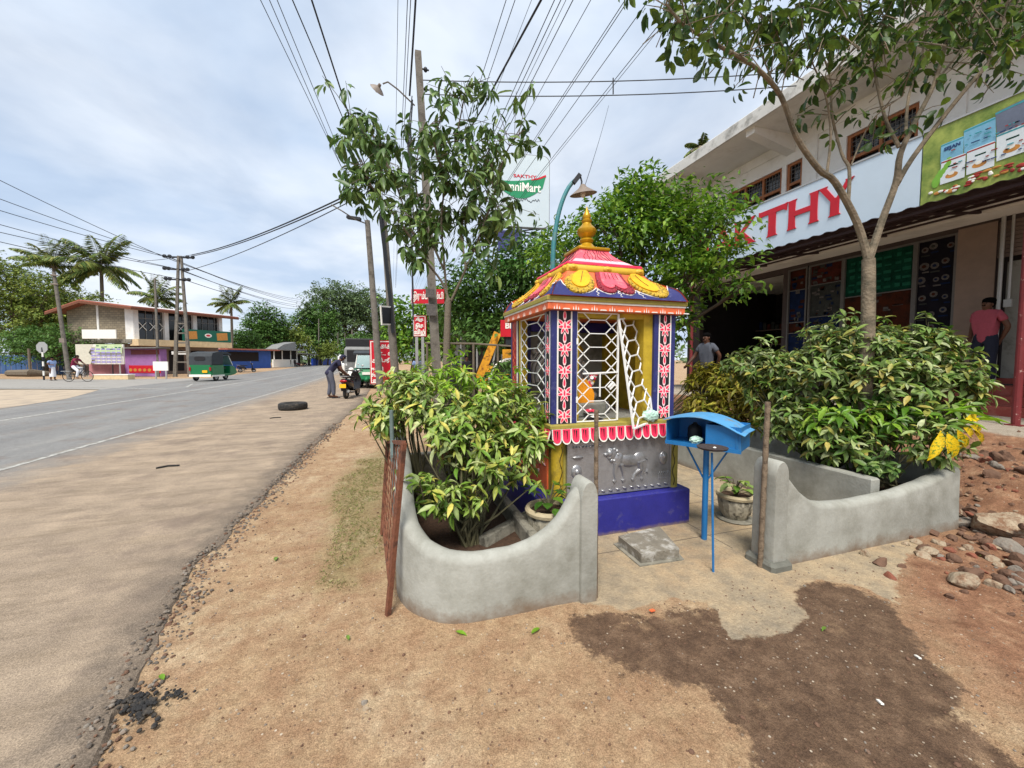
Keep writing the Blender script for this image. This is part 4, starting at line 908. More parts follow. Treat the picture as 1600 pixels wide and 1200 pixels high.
LM['dry'] = leafmat('leaf_dry', [S(126, 70, 42), S(150, 88, 50), S(96, 56, 36)], .8, .1)
def shrub(name, label, base, blobs, ntips, mk, l, w, k=(6, 9), el=15, droop=.35, seed=1, group=None, stems=40, cat='shrub', stick=.06, skip=None, floor=.1):
    """blobs: [(centre, radii)]"""
    r = random.Random(seed); th = Thing(name, label, cat, base, group=group); lv = Leaves(); sm_ = MB(); B = Vector(base); st = 0
    vol = [b[1][0]*b[1][1]+b[1][1]*b[1][2]+b[1][0]*b[1][2] for b in blobs]; tips = []
    tries = 0
    while len(tips) < ntips and tries < ntips*20:
        tries += 1
        bi = r.choices(range(len(blobs)), vol)[0]; c, rd = blobs[bi]; d = Vector((r.gauss(0, 1), r.gauss(0, 1), r.gauss(.25, 1))).normalized(); q = r.uniform(.55, 1)**.5 if r.random() < .8 else r.uniform(.3, .8)
        p = Vector((c[0]+d.x*rd[0]*q, c[1]+d.y*rd[1]*q, c[2]+d.z*rd[2]*q))
        if r.random() < .16: p += (d+Vector((0, 0, .4)))*stick*r.uniform(.6, 2.4)
        if p.z < floor or (skip and skip(p)): continue
        inside = False
        for bj, (c2, r2) in enumerate(blobs):
            if bj != bi and ((p.x-c2[0])/r2[0])**2+((p.y-c2[1])/r2[1])**2+((p.z-c2[2])/r2[2])**2 < .45: inside = True
        if inside: continue
        tips.append((p, d))
    for i, (p, d) in enumerate(tips):
        ax = (d*.75+Vector((0, 0, .75))+Vector((r.uniform(-.3, .3), r.uniform(-.3, .3), 0))).normalized(); lv.whorl(p, ax, r.randint(*k), l, w, el, droop, r)
        sm_.tube([p-ax*.10-Vector((0, 0, .02)), p-ax*.03, p], [.0035, .003, .002], 4, False)
        if i % max(1, ntips//stems) == 0:
            b0 = B+Vector((r.uniform(-.06, .06), r.uniform(-.06, .06), 0)); mid = b0*.45+p*.55+Vector((r.uniform(-.05, .05), r.uniform(-.05, .05), -.05+.05*r.random()))
            sm_.tube([b0, b0*.7+mid*.3+Vector((r.uniform(-.04, .04), r.uniform(-.04, .04), .05)), mid, p-ax*.08], [.011, .009, .007, .003], 5, False)
    th.part('stems', sm_, 'twig'); th.partmesh('leaves', lv.mesh('leaves'), LM[mk] if isinstance(mk, str) else mk); return th
# left planter shrub (reaches over the wall towards the road)
def vb(px, py, d, rx, ry=None, rz=None): p = V(px, py, d); return (tuple(p), (rx, ry or rx, rz or rx))
notwall = lambda p: p.y < 1.95
shrub('shrub', 'pale green leafy shrub overflowing the left planter toward the road', (.50, 2.62, .14),
      [vb(735, 690, 2.75, .30, .26, .22), vb(690, 640, 2.95, .26, .24, .20), vb(790, 640, 2.95, .26, .24, .20), vb(720, 775, 2.55, .22, .16, .12), vb(790, 720, 2.75, .22, .18, .16), vb(665, 770, 2.50, .13, .12, .14), vb(650, 620, 3.0, .18, .2, .18), vb(835, 690, 2.75, .13, .12, .12)],
      400, 'pale', .105, .033, seed=4, stems=46)
shrub('shrub', 'loose pale shrub with long sprigs hanging over the roadside wall', (.22, 3.2, .14),
      [vb(605, 655, 3.1, .17, .2, .12), vb(632, 605, 3.3, .24, .25, .16), vb(590, 635, 3.2, .12, .15, .08)], 90, 'pale', .11, .036, seed=14, stems=20, floor=.55)
shrub('shrub', 'bright green bushy shrub behind the left planter shrub', (.62, 3.35, .14),
      [vb(760, 615, 3.4, .36, .25, .20), vb(690, 590, 3.6, .3, .25, .14), vb(820, 660, 3.3, .2, .2, .2)], 150, 'bright', .11, .032, seed=24, stems=30)
shrub('shrub', 'red brown dry leaf shrub low inside the left planter', (.45, 2.85, .14), [vb(700, 690, 3.0, .16, .12, .12)], 26, 'dry', .08, .03, seed=6, stems=10)
# right bed
shrub('shrub', 'large pale variegated shrub filling the right planter bed', (4.15, 2.75, .28),
      [vb(1400, 600, 3.75, .55, .42, .40), vb(1290, 590, 4.1, .52, .45, .36), vb(1220, 600, 4.5, .42, .4, .34), vb(1460, 620, 3.6, .38, .3, .34), vb(1340, 540, 4.0, .5, .4, .24), vb(1440, 545, 3.8, .38, .3, .2), vb(1310, 680, 3.7, .42, .3, .24), vb(1490, 600, 3.6, .26, .25, .22), vb(1460, 690, 3.3, .24, .2, .18), vb(1180, 570, 4.6, .35, .4, .22), vb(1240, 660, 4.0, .3, .3, .22)],
      1250, 'paledark', .118, .042, seed=9, stems=80, floor=.42, k=(6, 9))
shrub('shrub', 'glossy dark green broad leaf plant under the large shrub', (4.3, 2.35, .28), [vb(1390, 655, 3.55, .4, .2, .2), vb(1300, 660, 3.65, .3, .2, .16)], 60, 'mid', .17, .05, seed=19, stems=20, floor=.35)
shrub('croton', 'olive and bronze leaved croton at the back of the right bed', (4.15, 5.4, .28), [vb(1120, 600, 6.0, .42, .5, .36), vb(1165, 630, 5.6, .45, .4, .36), vb(1110, 640, 5.8, .38, .4, .3), vb(1200, 640, 5.2, .4, .4, .3)], 380, 'croton', .17, .045, seed=29, stems=30, floor=.25, cat='shrub')
# yellow spotted croton at the corner of the right planter
th = Thing('croton', 'yellow spotted croton with long drooping leaves at the right planter corner', 'shrub', (4.5, 2.25, .28)); lv = Leaves(); lg = Leaves(); r = random.Random(2)
for (px, py, dx, dy) in ((1470, 672, -.2, -1), (1480, 675, .1, -1), (1495, 670, .5, -.9), (1505, 668, .9, -.5), (1515, 665, 1, -.35), (1500, 676, .55, -.7), (1488, 680, .2, -1.1), (1520, 672, 1, -.7), (1466, 680, -.35, -1), (1508, 655, 1.0, .1)):
    p = AY(px, py, 1.87); lv.one(p, (dx, r.uniform(-.15, 0), dy), (-.5, -.9, .35), r.uniform(.18, .25), .07)
for k in range(12):
    p = AY(1490+r.uniform(-25, 20), 660+r.uniform(-20, 10), 2.02); lg.one(p, (r.uniform(-.3, 1), r.uniform(-.8, .2), r.uniform(-.4, .7)), (0, 0, 1), r.uniform(.2, .3), .055)
sp_ = mat('spotleaf', S(216, 182, 22), .4, .05, 3, 0, dirt=S(110, 128, 34), dscale=60, dlo=.52, dhi=.56)
th.partmesh('leaves', lv.mesh('leaves'), sp_, label='long yellow leaves with green spots'); th.partmesh('leaves', lg.mesh('leaves'), LM['bright'])
mb = MB(); mb.tube([(4.4, 2.3, .28), (4.55, 2.2, .6), (4.6, 2.18, .92)], .008, 6); th.part('stem', mb, 'twig')
shrub('shrub', 'low dark leafed plant beside the white ornament in the right bed', (4.2, 2.2, .28), [vb(1375, 725, 3.35, .2, .1, .1)], 22, 'dark', .1, .05, seed=39, stems=8, floor=.3)
t = MB(); p = AY(1365, 727, 2.2); 
for a in ((0, 0, 0, .03, .012), (-.03, 0, .02, .012, .012), (.035, 0, -.01, .016, .01), (.0, 0, -.025, .012, .014)): t.ell((p.x+a[0], p.y, p.z+a[2]), (a[3], .012, a[4]), 10, 8)
single('white_ornament', t, 'paintwhite', 'small white figure lying on the edge of the right bed', 'ornament', smooth=True)
# pot plants
def potplant(x, y, z, label, seed, n, l, w, mk='pale', spread=.16, h=.16):
    r = random.Random(seed); th = Thing('potted_plant', label, 'plant', (x, y, z)); lv = Leaves(); m = MB()
    for k in range(n):
        a = r.uniform(0, 6.28); q = r.uniform(.2, 1)*spread; p = Vector((x+q*math.cos(a), y+q*math.sin(a), z+h*r.uniform(.4, 1.1)))
        m.tube([(x, y, z), (x+q*.4*math.cos(a), y+q*.4*math.sin(a), p.z*.6+z*.4), p], .0035, 4, False); lv.one(p, (math.cos(a), math.sin(a), r.uniform(-.4, .3)), (0, 0, 1), l*r.uniform(.7, 1.2), w*r.uniform(.8, 1.2))
    th.part('stems', m, 'twig'); th.partmesh('leaves', lv.mesh('leaves'), LM[mk])
potplant(2.97, 2.68, .2, 'broad leafed pale plant in the right cement pot', 3, 16, .12, .06, spread=.12)
potplant(1.06, 2.52, .35, 'sprawling heart leafed plant in the left cement pot', 4, 20, .09, .065, 'mid', spread=.15, h=.2)
# ================================================================ trees
def limb(m, pts, r0, r1, n=8):
    k = len(pts)-1; out_ = []; rad = []
    P = [Vector(p) for p in pts]
    for i in range(k):
        a = P[max(i-1, 0)]; b = P[i]; c = P[i+1]; d = P[min(i+2, k)]
        for j in range(4):
            t = j/4; q = .5*((2*b)+(c-a)*t+(2*a-5*b+4*c-d)*t*t+(3*b-a-3*c+d)*t**3); out_.append(q); rad.append(r0+(r1-r0)*((i+t)/k))
    out_.append(P[-1]); rad.append(r1); m.tube(out_, rad, n)
    return out_
# --- small tree in front of the utility pole
def d(px, py, dep): return V(px, py, dep)
th = Thing('young_tree', 'slender young tree with large drooping leaves in front of the tall utility pole', 'tree', (.57, 4.32, 0)); r = random.Random(12)
m = MB(); limb(m, [(.57, 4.32, -.05), d(697, 600, 4.3), d(700, 480, 4.3), d(702, 470, 4.3)], .045, .032, 10); th.part('trunk', m, 'bark', smooth=True)
m = MB(); tips = []
br = [[(702, 472, 4.3), (690, 440, 4.3), (660, 400, 4.2), (640, 350, 4.15), (610, 270, 4.1), (560, 195, 4.0)],
      [(700, 478, 4.3), (693, 400, 4.35), (690, 330, 4.3), (705, 250, 4.25), (722, 170, 4.2), (728, 135, 4.2)],
      [(705, 470, 4.3), (728, 420, 4.25), (745, 380, 4.2), (770, 310, 4.1), (790, 240, 4.0), (815, 205, 3.95)],
      [(693, 420, 4.35), (668, 360, 4.45), (650, 290, 4.5), (655, 220, 4.5)],
      [(728, 420, 4.25), (722, 350, 4.4), (748, 280, 4.4), (765, 230, 4.4)],
      [(660, 400, 4.2), (620, 340, 4.0), (580, 290, 3.9), (565, 250, 3.85)],
      [(705, 300, 4.3), (680, 230, 4.1), (690, 180, 4.0)], [(735, 400, 4.2), (765, 350, 4.3), (780, 320, 4.3)], [(610, 270, 4.1), (590, 220, 4.2), (548, 180, 4.2)]]
for b in br:
    pts = limb(m, [d(*q) for q in b], .015, .005, 7)
    for i in range(len(pts)//3, len(pts)):
        for _ in range(4):
            if r.random() < .9:
                q = pts[i]+Vector((r.gauss(0, .17), r.gauss(0, .17), r.gauss(.03, .14))); tips.append((q, pts[i])); 
th.part('branches', m, 'bark', smooth=True); m = MB(); lv = Leaves()
for q, s_ in tips:
    m.tube([s_, (s_+q)/2+Vector((0, 0, .015)), q], [.004, .003, .002], 4, False)
    ax = (q-s_).normalized()+Vector((0, 0, .7)); lv.whorl(q, ax, r.randint(6, 9), .155, .055, -8, .75, r, .02)
th.part('twigs', m, 'bark'); th.partmesh('leaves', lv.mesh('leaves'), LM['dark'])
# --- forked tree in the right bed
th = Thing('forked_tree', 'pale barked forked tree rising from the right planter bed', 'tree', tuple(V(1355, 700, 3.7)*1)); r = random.Random(22)
b0 = V(1355, 540, 3.7); m = MB(); limb(m, [(b0.x, b0.y, .2), tuple(b0), d(1357, 450, 3.7), d(1357, 405, 3.7)], .060, .052, 12); th.part('trunk', m, 'barkpale', smooth=True)
m = MB()
br = [([(1357, 408, 3.7), (1340, 350, 3.7), (1305, 285, 3.6), (1280, 265, 3.55), (1245, 215, 3.45), (1220, 150, 3.35), (1180, 105, 3.2), (1120, 70, 3.1), (1070, 40, 3.0), (1040, 5, 2.95)], .050, .012),
      ([(1357, 408, 3.7), (1378, 345, 3.7), (1400, 285, 3.65), (1407, 240, 3.6), (1430, 190, 3.6), (1460, 130, 3.6), (1480, 60, 3.6), (1500, -20, 3.6)], .052, .016),
      ([(1400, 290, 3.65), (1425, 248, 3.6), (1480, 175, 3.5), (1540, 105, 3.4), (1600, 55, 3.3), (1680, 0, 3.2)], .036, .014),
      ([(1325, 320, 3.65), (1327, 265, 3.7), (1315, 240, 3.75), (1300, 180, 3.8), (1297, 120, 3.8), (1275, 60, 3.8)], .026, .010),
      ([(1292, 270, 3.58), (1298, 210, 3.6), (1290, 150, 3.6), (1270, 100, 3.55)], .018, .008),
      ([(1405, 230, 3.6), (1385, 190, 3.65), (1370, 130, 3.7), (1360, 60, 3.7), (1340, 0, 3.7)], .026, .010),
      ([(1415, 210, 3.6), (1420, 150, 3.7), (1440, 90, 3.75), (1450, 20, 3.8)], .022, .010),
      ([(1330, 258, 3.7), (1350, 210, 3.7), (1370, 180, 3.6), (1410, 150, 3.5)], .012, .006),
      ([(1220, 150, 3.35), (1200, 110, 3.4), (1185, 60, 3.4), (1190, 10, 3.4)], .012, .006),
      ([(1540, 105, 3.4), (1560, 60, 3.5), (1575, 0, 3.5)], .016, .008), ([(1460, 130, 3.6), (1500, 80, 3.7), (1530, 30, 3.8), (1540, -20, 3.8)], .016, .007),
      ([(1297, 120, 3.8), (1330, 80, 3.8), (1380, 40, 3.8), (1400, -20, 3.8)], .012, .006)]
tips = []
for b, r0, r1 in br:
    pts = limb(m, [d(*q) for q in b], r0*.66, r1*.7, 8)
    for i in range(len(pts)*55//100, len(pts)):
        for _ in range(2):
            q = pts[i]+Vector((r.gauss(0, .22), r.gauss(0, .22), r.gauss(.10, .16)))
            if r.random() < .62: tips.append((q, pts[i]))
# fill the canopy above and across the top of the view
for k in range(520):
    px, py = r.uniform(1020, 1640), r.uniform(-170, 70 if k % 3 else 110)
    if px < 1130 and py > 30+(px-1030)*.3: continue
    q = V(px, py, r.uniform(3.1, 4.2)); tips.append((q, q+Vector((r.gauss(0, .12), r.gauss(0, .12), -.2))))
for (px, py) in ((1050, 40), (1075, 20), (1060, 55), (1100, 55), (1095, 85), (1130, 95), (1090, 10), (1040, -10), (1120, 30)):
    q = V(px, py, 3.0); tips.append((q, q+Vector((.1, 0, .1))))
th.part('branches', m, 'barkpale', smooth=True); m = MB(); lv = Leaves()
for q, s_ in tips:
    m.tube([s_, (s_+q)/2+Vector((0, 0, .015)), q], [.005, .004, .002], 4, False)
    lv.whorl(q, (q-s_).normalized()+Vector((0, 0, .4)), r.randint(5, 9), .125, .055, -5, .7, r, .03)
th.part('twigs', m, 'barkpale'); th.partmesh('leaves', lv.mesh('leaves'), leafmat('leaf_fork', [S(46, 70, 34), S(66, 94, 40), S(104, 126, 44), S(52, 80, 40)], .4, .3))
# --- generic bushy tree: limbs to clumps, leaf clusters
def tree(name, label, base, blobs, n, mk, lsz, lw, tr=.1, bark='barkdark', seed=1, group=None, tpl=LEAF2, clump=.25, per=10, droop=.3, cat='tree', trunk_to=None, spread=0):
    r = random.Random(seed); th = Thing(name, label, cat, tuple(base), group=group); B = Vector(base); top = Vector(trunk_to) if trunk_to is not None else sum((Vector(b[0]) for b in blobs), Vector())/len(blobs)*.5+B*.5
    m = MB(); mid = (B+top)/2+Vector((r.uniform(-.1, .1), 0, 0)); limb(m, [B-Vector((0, 0, .2)), mid, top], tr, tr*.7, 9); th.part('trunk', m, bark, smooth=True); m = MB(); lv = Leaves()
    for c, rd in blobs:
        c = Vector(c); limb(m, [top, (top+c)/2+Vector((r.uniform(-.1, .1)*rd[0], 0, -.15*rd[2])), c], tr*.5, tr*.15, 6)
        for k in range(5):
            e = c+Vector((r.uniform(-.8, .8)*rd[0], r.uniform(-.8, .8)*rd[1], r.uniform(-.4, .8)*rd[2])); limb(m, [c-(c-top)*.2, (c+e)/2, e], tr*.18, tr*.05, 5)
    th.part('branches', m, bark)
    vol = [b[1][0]*b[1][2] for b in blobs]
    for k in range(n):
        c, rd = r.choices(blobs, vol)[0]; dd = Vector((r.gauss(0, 1), r.gauss(0, 1), r.gauss(.15, 1))).normalized(); q = r.uniform(.35, 1)**.6*(1+.12*math.sin(dd.x*7+dd.z*9+seed)+.08*math.sin(dd.y*13+dd.z*5))
        p = Vector((c[0]+dd.x*rd[0]*q, c[1]+dd.y*rd[1]*q, c[2]+dd.z*rd[2]*q))
        for j in range(per):
            pp = p+Vector((r.gauss(0, clump), r.gauss(0, clump), r.gauss(0, clump*.55))); e = dd*.6+Vector((r.gauss(0, .7), r.gauss(0, .7), r.gauss(-droop, .4)))
            f = r.uniform(.6, 1.3); lv.one(pp, e, (r.gauss(0, .4), r.gauss(0, .4), 1), lsz*f, lw*f)
    th.partmesh('crown', lv.mesh('crown', tpl), LM[mk] if isinstance(mk, str) else mk); return th
gt_ = V(985, 560, 7.4)
tree('rain_tree', 'dense bright green leafy tree behind the shrine, in front of the shop sign', (gt_.x, gt_.y, hz(gt_.x, gt_.y)),
     [vb(965, 365, 7.2, .95, 1.0, .62), vb(1040, 380, 7.2, .9, .9, .75), vb(1105, 370, 6.6, .6, .7, .5), vb(880, 395, 7.4, .7, .8, .45), vb(1080, 440, 6.6, .7, .7, .5), vb(1000, 330, 7.4, .8, .8, .55), vb(930, 430, 7.4, .9, .8, .6), vb(1130, 410, 6.2, .42, .5, .34), vb(1160, 452, 6.0, .28, .4, .14), vb(1080, 330, 7.0, .7, .7, .45), vb(1000, 300, 7.2, .6, .6, .35), vb(1050, 500, 6.8, .35, .4, .5)],
     860, 'mid', .13, .056, tr=.10, seed=31, clump=.12, per=15)
tree('shade_tree', 'dark leafy tree between the tall utility pole and the shrine', (2.7, 13.6, 0),
     [vb(750, 445, 13, 1.1, 1.2, .9), vb(722, 490, 13.2, .8, 1.0, .9), vb(780, 480, 13.4, 1.3, 1.2, 1.1), vb(830, 420, 12.5, 1.2, 1, 1.0), vb(775, 520, 12.4, 1.1, 1.2, .55), vb(850, 480, 12.5, 1.1, 1, 1.0)],
     900, 'far2', .2, .085, tr=.14, seed=41, clump=.24, per=13)
tree('shade_tree', 'sunlit green tree behind the small red signs', (1.2, 26, 0),
     [vb(655, 500, 26, 2.2, 2, 1.6), vb(625, 520, 27, 1.2, 1.5, 1.4), vb(690, 480, 26, 1.8, 1.6, 1.5), vb(660, 540, 26, 2.2, 1.8, 1)], 300, 'mid', .36, .2, tr=.2, seed=51, clump=.35, per=12)
# dense hedge-like growth behind the shrine
shrub('shrub', 'weedy bush with small orange flowers behind the shrine', (1.8, 6.2, 0), [vb(800, 600, 6.6, .5, .4, .5), vb(840, 590, 6.6, .4, .4, .5)], 130, 'far2', .16, .05, seed=61, stems=14, floor=.05)
# far left trees
def ftree_(*a, **k): pass
def ftree(name, label, px, py0, py1, hw, dep, mk, seed, n=260, lsz=.5, group=None, parts=8, tr=.3, base=586):
    g = V(px, base, dep); g.z = 0; r = random.Random(seed); hgt_px = (py0-py1); bl = []
    for k in range(parts):
        a = r.uniform(-.6, .6); bl.append(vb(px+a*hw, py1+hgt_px*r.uniform(.25, .62), dep+r.uniform(-1.5, 1.5), hw/600*dep*r.uniform(.36, .52), None, hgt_px/600*dep*r.uniform(.17, .26)))
    bl.append(vb(px, py1+hgt_px*.28, dep, hw/600*dep*.55, None, hgt_px/600*dep*.26)); bl.append(vb(px, py1+hgt_px*.62, dep, hw/600*dep*.8, None, hgt_px/600*dep*.25))
    return tree(name, label, g, bl, int(n*1.9), mk, lsz*.72, lsz*.40, tr=tr, seed=seed, clump=lsz*.62, per=16, tpl=LEAF2, group=group)
ftree('roadside_tree', 'tall olive green tree at the far left edge', 30, 585, 395, 75, 44, 'far1', 71, 480, .42)
ftree('roadside_tree', 'olive green tree beside the leaning lamp pole', 112, 580, 440, 62, 46, 'far1', 72, 380, .42)
ftree('roadside_tree', 'low feathery tree behind the stop sign', 75, 585, 505, 85, 37, 'far2', 73, 420, .3, parts=7)
ftree('roadside_tree', 'dark green tree behind the left house', 70, 580, 430, 60, 56, 'far2', 74, 300, .5)
ftree('roadside_tree', 'bushy tree above the roof of the left house', 268, 560, 475, 45, 60, 'far2', 75, 220, .5)
ftree('roadside_tree', 'green tree beyond the blue market stall', 412, 575, 470, 45, 88, 'far2', 76, 320, .8, tr=.5, base=572)
ftree('roadside_tree', 'low green tree right of the left house', 378, 575, 515, 38, 76, 'far2', 77, 220, .6, tr=.4, base=573)
ftree('roadside_tree', 'big rounded grey green tree where the road vanishes', 540, 572, 438, 82, 110, 'far3', 78, 720, .95, tr=.9, base=570, parts=8)
ftree('roadside_tree', 'dark tree at the foot of the big rounded tree', 500, 572, 470, 50, 100, 'far2', 79, 300, .85, tr=.6, base=571)
ftree('roadside_tree', 'olive tree behind the roadside tea stall', 455, 572, 500, 36, 92, 'far1', 80, 220, .7, tr=.4, base=572)
ftree('roadside_tree', 'olive bush with rusty leaves beyond the blue wall', 512, 572, 530, 30, 95, 'far1', 81, 160, .5, tr=.2, base=571)
ftree('roadside_tree', 'distant tree left of the nearer roadside poles', 600, 572, 500, 40, 120, 'far3', 82, 260, .9, tr=.4, base=570)
ftree('roadside_tree', 'dark shade tree beyond the parked vans', 570, 570, 520, 40, 80, 'far2', 83, 200, .7, tr=.3, base=571)
ftree('roadside_tree', 'hazy tree behind the big utility pole', 700, 570, 490, 60, 45, 'far2', 84, 320, .5, tr=.3, base=580)
# far off wood closing the horizon
lv = Leaves(); r = random.Random(90)
for k in range(9000):
    a = r.uniform(-80, 60); dist = r.uniform(150, 230); x = math.sin(R(a))*dist; y = math.cos(R(a))*dist
    h = (5+3*math.sin(a*1.3)+2*math.sin(a*3.1+1))*r.random()**.7
    lv.one((x, y, h), (r.gauss(0, 1), r.gauss(0, 1), r.gauss(0, .5)), (0, 0, 1), 2.2, 1.4)
me = lv.mesh('distant_wood', LEAF2); o = link('distant_wood', me, LM['far3']); tag(o, 'far off line of low woodland along the horizon', 'woodland', kind='stuff')
# palms
def palm(label, px, py_top, dep, spread, seed, nf=20, r0=.16, base=588, frond=None, mk='palm', lean=0):
    top = V(px, py_top, dep); r = random.Random(seed); B = V(px+lean, base, dep); B.z = 0
    th = Thing('coconut_palm', label, 'palm tree', tuple(B)); m = MB(); limb(m, [B-Vector((0,0,.2)), (B+top)/2+Vector((.15, 0, 0)), top], r0*1.2, r0*.8, 9); th.part('trunk', m, 'bark', smooth=True)
    m = MB(); lv = Leaves(); L_ = spread/600*dep
    for k in range(nf):
        a = k*2.4+r.uniform(-.2, .2); e = R(r.choice([78, 66, 52, 40, 28, 14, 0, -18])+r.uniform(-8, 8)); ln = L_*r.uniform(.8, 1.1)
        h = Vector((math.cos(a), math.sin(a), 0)); pts = []; dd = h*math.cos(e)+Vector((0, 0, math.sin(e))); p = top.copy()
        for j in range(11):
            pts.append(p.copy()); p = p+dd*ln/10; dd = (dd+Vector((0, 0, -.05-.016*j))).normalized()
        m.tube(pts, [.045*(1-j/12) for j in range(11)], 4, False); sd = h.cross(Vector((0, 0, 1)))
        for j in range(4, 40):
            t = j/4; i = min(int(t), 9); q = pts[i].lerp(pts[i+1], t-i); fw = (pts[i+1]-pts[i]).normalized(); ll = ln*.26*math.sin(math.pi*min(1, (j/42)*.85+.12))+.1
            for s_ in (-1, 1): lv.one(q, sd*s_*.75+fw*.5+Vector((0, 0, -.55+r.uniform(-.25, .15))), (0, 0, 1), ll*r.uniform(.8, 1.15), .07+.02*L_)
    th.part('frond_ribs', m, 'twig'); th.partmesh('crown', lv.mesh('crown', LEAF3), LM[mk])
    m = MB()
    for k in range(6): a = k; m.ell(top+Vector((.3*math.cos(a), .3*math.sin(a), -.25)), (.13, .13, .16), 8, 6)
    th.part('coconuts', m, 'barkpale', smooth=True)
palm('tall coconut palm with yellowing fronds right behind the left house', 158, 415, 48, 62, 1, 26, .2)
palm('darker coconut palm behind the leaning lamp pole', 84, 415, 55, 52, 2, 20, .2)
palm('small coconut palm rising over the roof of the left house', 245, 466, 58, 42, 3, 16, .18)
palm('coconut palm standing alone right of the left house', 361, 474, 70, 32, 4, 18, .22, base=573)
palm('slim palm in front of the big rounded tree', 482, 487, 98, 18, 5, 16, .2, base=571, mk='far3')
palm('palm seen over the shop roof edge', 1094, 230, 16.5, 24, 6, 12, .12, base=560)
# grass by the grille, pebbles, litter
lv = Leaves(); r = random.Random(91); gp = [(p[0], p[1]) for p in grassp]
bx0, bx1 = min(p[0] for p in gp), max(p[0] for p in gp); by0, by1 = min(p[1] for p in gp), max(p[1] for p in gp); k = 0
while k < 3600:
    x, y = r.uniform(bx0, bx1), r.uniform(by0, by1)
    if float(sdf(np.array([x]), np.array([y]), gp)[0]) > .02 or vnoise(np.array(x*5.), np.array(y*4.), 8) < .42: continue
    a = r.uniform(0, 6.28); lv.one((x, y, hz(x, y)), (math.cos(a), math.sin(a), r.uniform(.2, 1.1)), (r.random(), r.random(), .5), r.uniform(.015, .045), .005); k += 1
o = link('grass', lv.mesh('grass', LEAF3), leafmat('leaf_grass', [S(122, 136, 66), S(150, 152, 92), S(108, 126, 56), S(176, 164, 116)], .7, .2)); tag(o, 'thin patch of short green grass on the dirt beside the rusty grille', 'grass', kind='stuff')
def rockmesh(m, c, rad, rr, n=12):
    fl = (rad*rr.uniform(.8, 1.25), rad*rr.uniform(.65, 1.0), rad*rr.uniform(.5, .85)); s = len(m.v); m.ell((0,0,0), fl, n+4, 11 if n > 5 else 5)
    cuts = [(Vector((rr.gauss(0,1), rr.gauss(0,1), rr.gauss(0,1))).normalized(), rr.uniform(.34, .72)*rad) for _ in range(8)]
    for i in range(s, len(m.v)):
        v = Vector(m.v[i])
        for nn_, dd_ in cuts:
            q_ = v.dot(nn_)-dd_
            if q_ > 0: v -= nn_*q_
        m.v[i] = tuple(v)
    rot = Euler((rr.uniform(-.4, .4), rr.uniform(-.4, .4), rr.uniform(0, 6.28))).to_matrix(); off = [rr.uniform(0, 50) for _ in range(3)]
    for i in range(s, len(m.v)):
        v = Vector(m.v[i]); k = 1+.16*math.sin(v.x/rad*2.1+off[0])*math.sin(v.y/rad*2.6+off[1])+.10*math.sin(v.z/rad*3.1+off[2]); v = rot @ (v*k); m.v[i] = (v.x+c[0], v.y+c[1], v.z+c[2])
dm('stonebrown', S(104, 78, 62), .9, .25, 12, .6, bscale=50); dm('stonepale', S(158, 142, 120), .9, .25, 12, .7, dirt=S(120, 90, 68), dscale=16, dlo=.46, dhi=.6, bscale=50); dm('stonegrey', S(128, 120, 110), .9, .25, 12, .6, dirt=S(110, 84, 66), dscale=12, dlo=.5, dhi=.64, bscale=50); dm('brickred', S(128, 76, 58), .9, .25, 12, .6, dirt=S(120, 92, 72), dscale=14, dlo=.48, dhi=.62)
rr = random.Random(33)
def rock(px, py, rad, mm, label, group=None, z=None):
    p = G(px, py, .1)
    for _ in range(12): p = G(px, py, hz(p.x, p.y)+rad*.12)
    m = MB(); rockmesh(m, tuple(p), rad, rr, 12); single('stone', m, mm, label, 'stone', group, smooth=True)
rock(1568, 822, .20, 'stonepale', 'largest pale stone on top of the rubble heap'); rock(1352, 866, .055, 'stonepale', 'cream stone at the foot of the right planter wall'); rock(1378, 880, .06, 'stonebrown', 'brown stone touching the cream one at the planter foot'); rock(1388, 900, .04, 'brickred', 'red brick chunk in front of the rubble heap')
rock(1500, 812, .12, 'stonegrey', 'grey stone below the yellow croton'); rock(1570, 856, .10, 'stonegrey', 'grey stone under the largest pale stone'); rock(1500, 908, .09, 'stonepale', 'flat cream stone at the front of the heap'); rock(1455, 865, .07, 'stonepale', 'pale wedge stone in the middle of the heap')
rock(570, 1097, .018, 'stonegrey', 'round grey pebble on the dirt in the foreground'); rock(573, 1108, .018, 'stonepale', 'second pebble touching the round grey one'); 
CW = dict(stonebrown='brown', stonegrey='grey', brickred='brick red', stonepale='pale')
for k in range(400):
    px, py = rr.uniform(1395, 1640), rr.uniform(705, 945)
    if px < 1490 and py < 838-(px-1400)*.1: continue
    if py > 850+(px-1400)*.45: continue
    mm_ = rr.choice(['stonebrown']*5+['stonegrey', 'stonegrey', 'stonepale', 'stonepale', 'brickred']); rd_ = rr.uniform(.02, .07)*(1.0 if py > 780 else 1.5)*(1 if mm_ == 'stonebrown' else .8)
    sz_ = 'small' if rd_ < .035 else 'fist sized' if rd_ < .055 else 'large'
    rock(px, py, rd_, mm_, sz_+' '+CW[mm_]+' broken stone in the '+('front' if py > 850 else 'middle' if py > 780 else 'back')+' of the rubble heap', 'rubble stones')
m = MB()
for k in range(2200):
    x, y = rr.uniform(3.2, 8.0), rr.uniform(-.2, 3.6)
    if 2.2 < y and x < 4.8: continue
    if x < 4.7 and y > 1.8: continue
    if rr.random() > math.exp(-((x-5.7)**2/2.2+(y-1.7)**2/2.)): continue
    m.m = rr.choice([0, 0, 0, 0, 1, 2]); rd = rr.uniform(.008, .034); rockmesh(m, (x, y, hz(x, y)+rd*.1), rd, rr, 3)
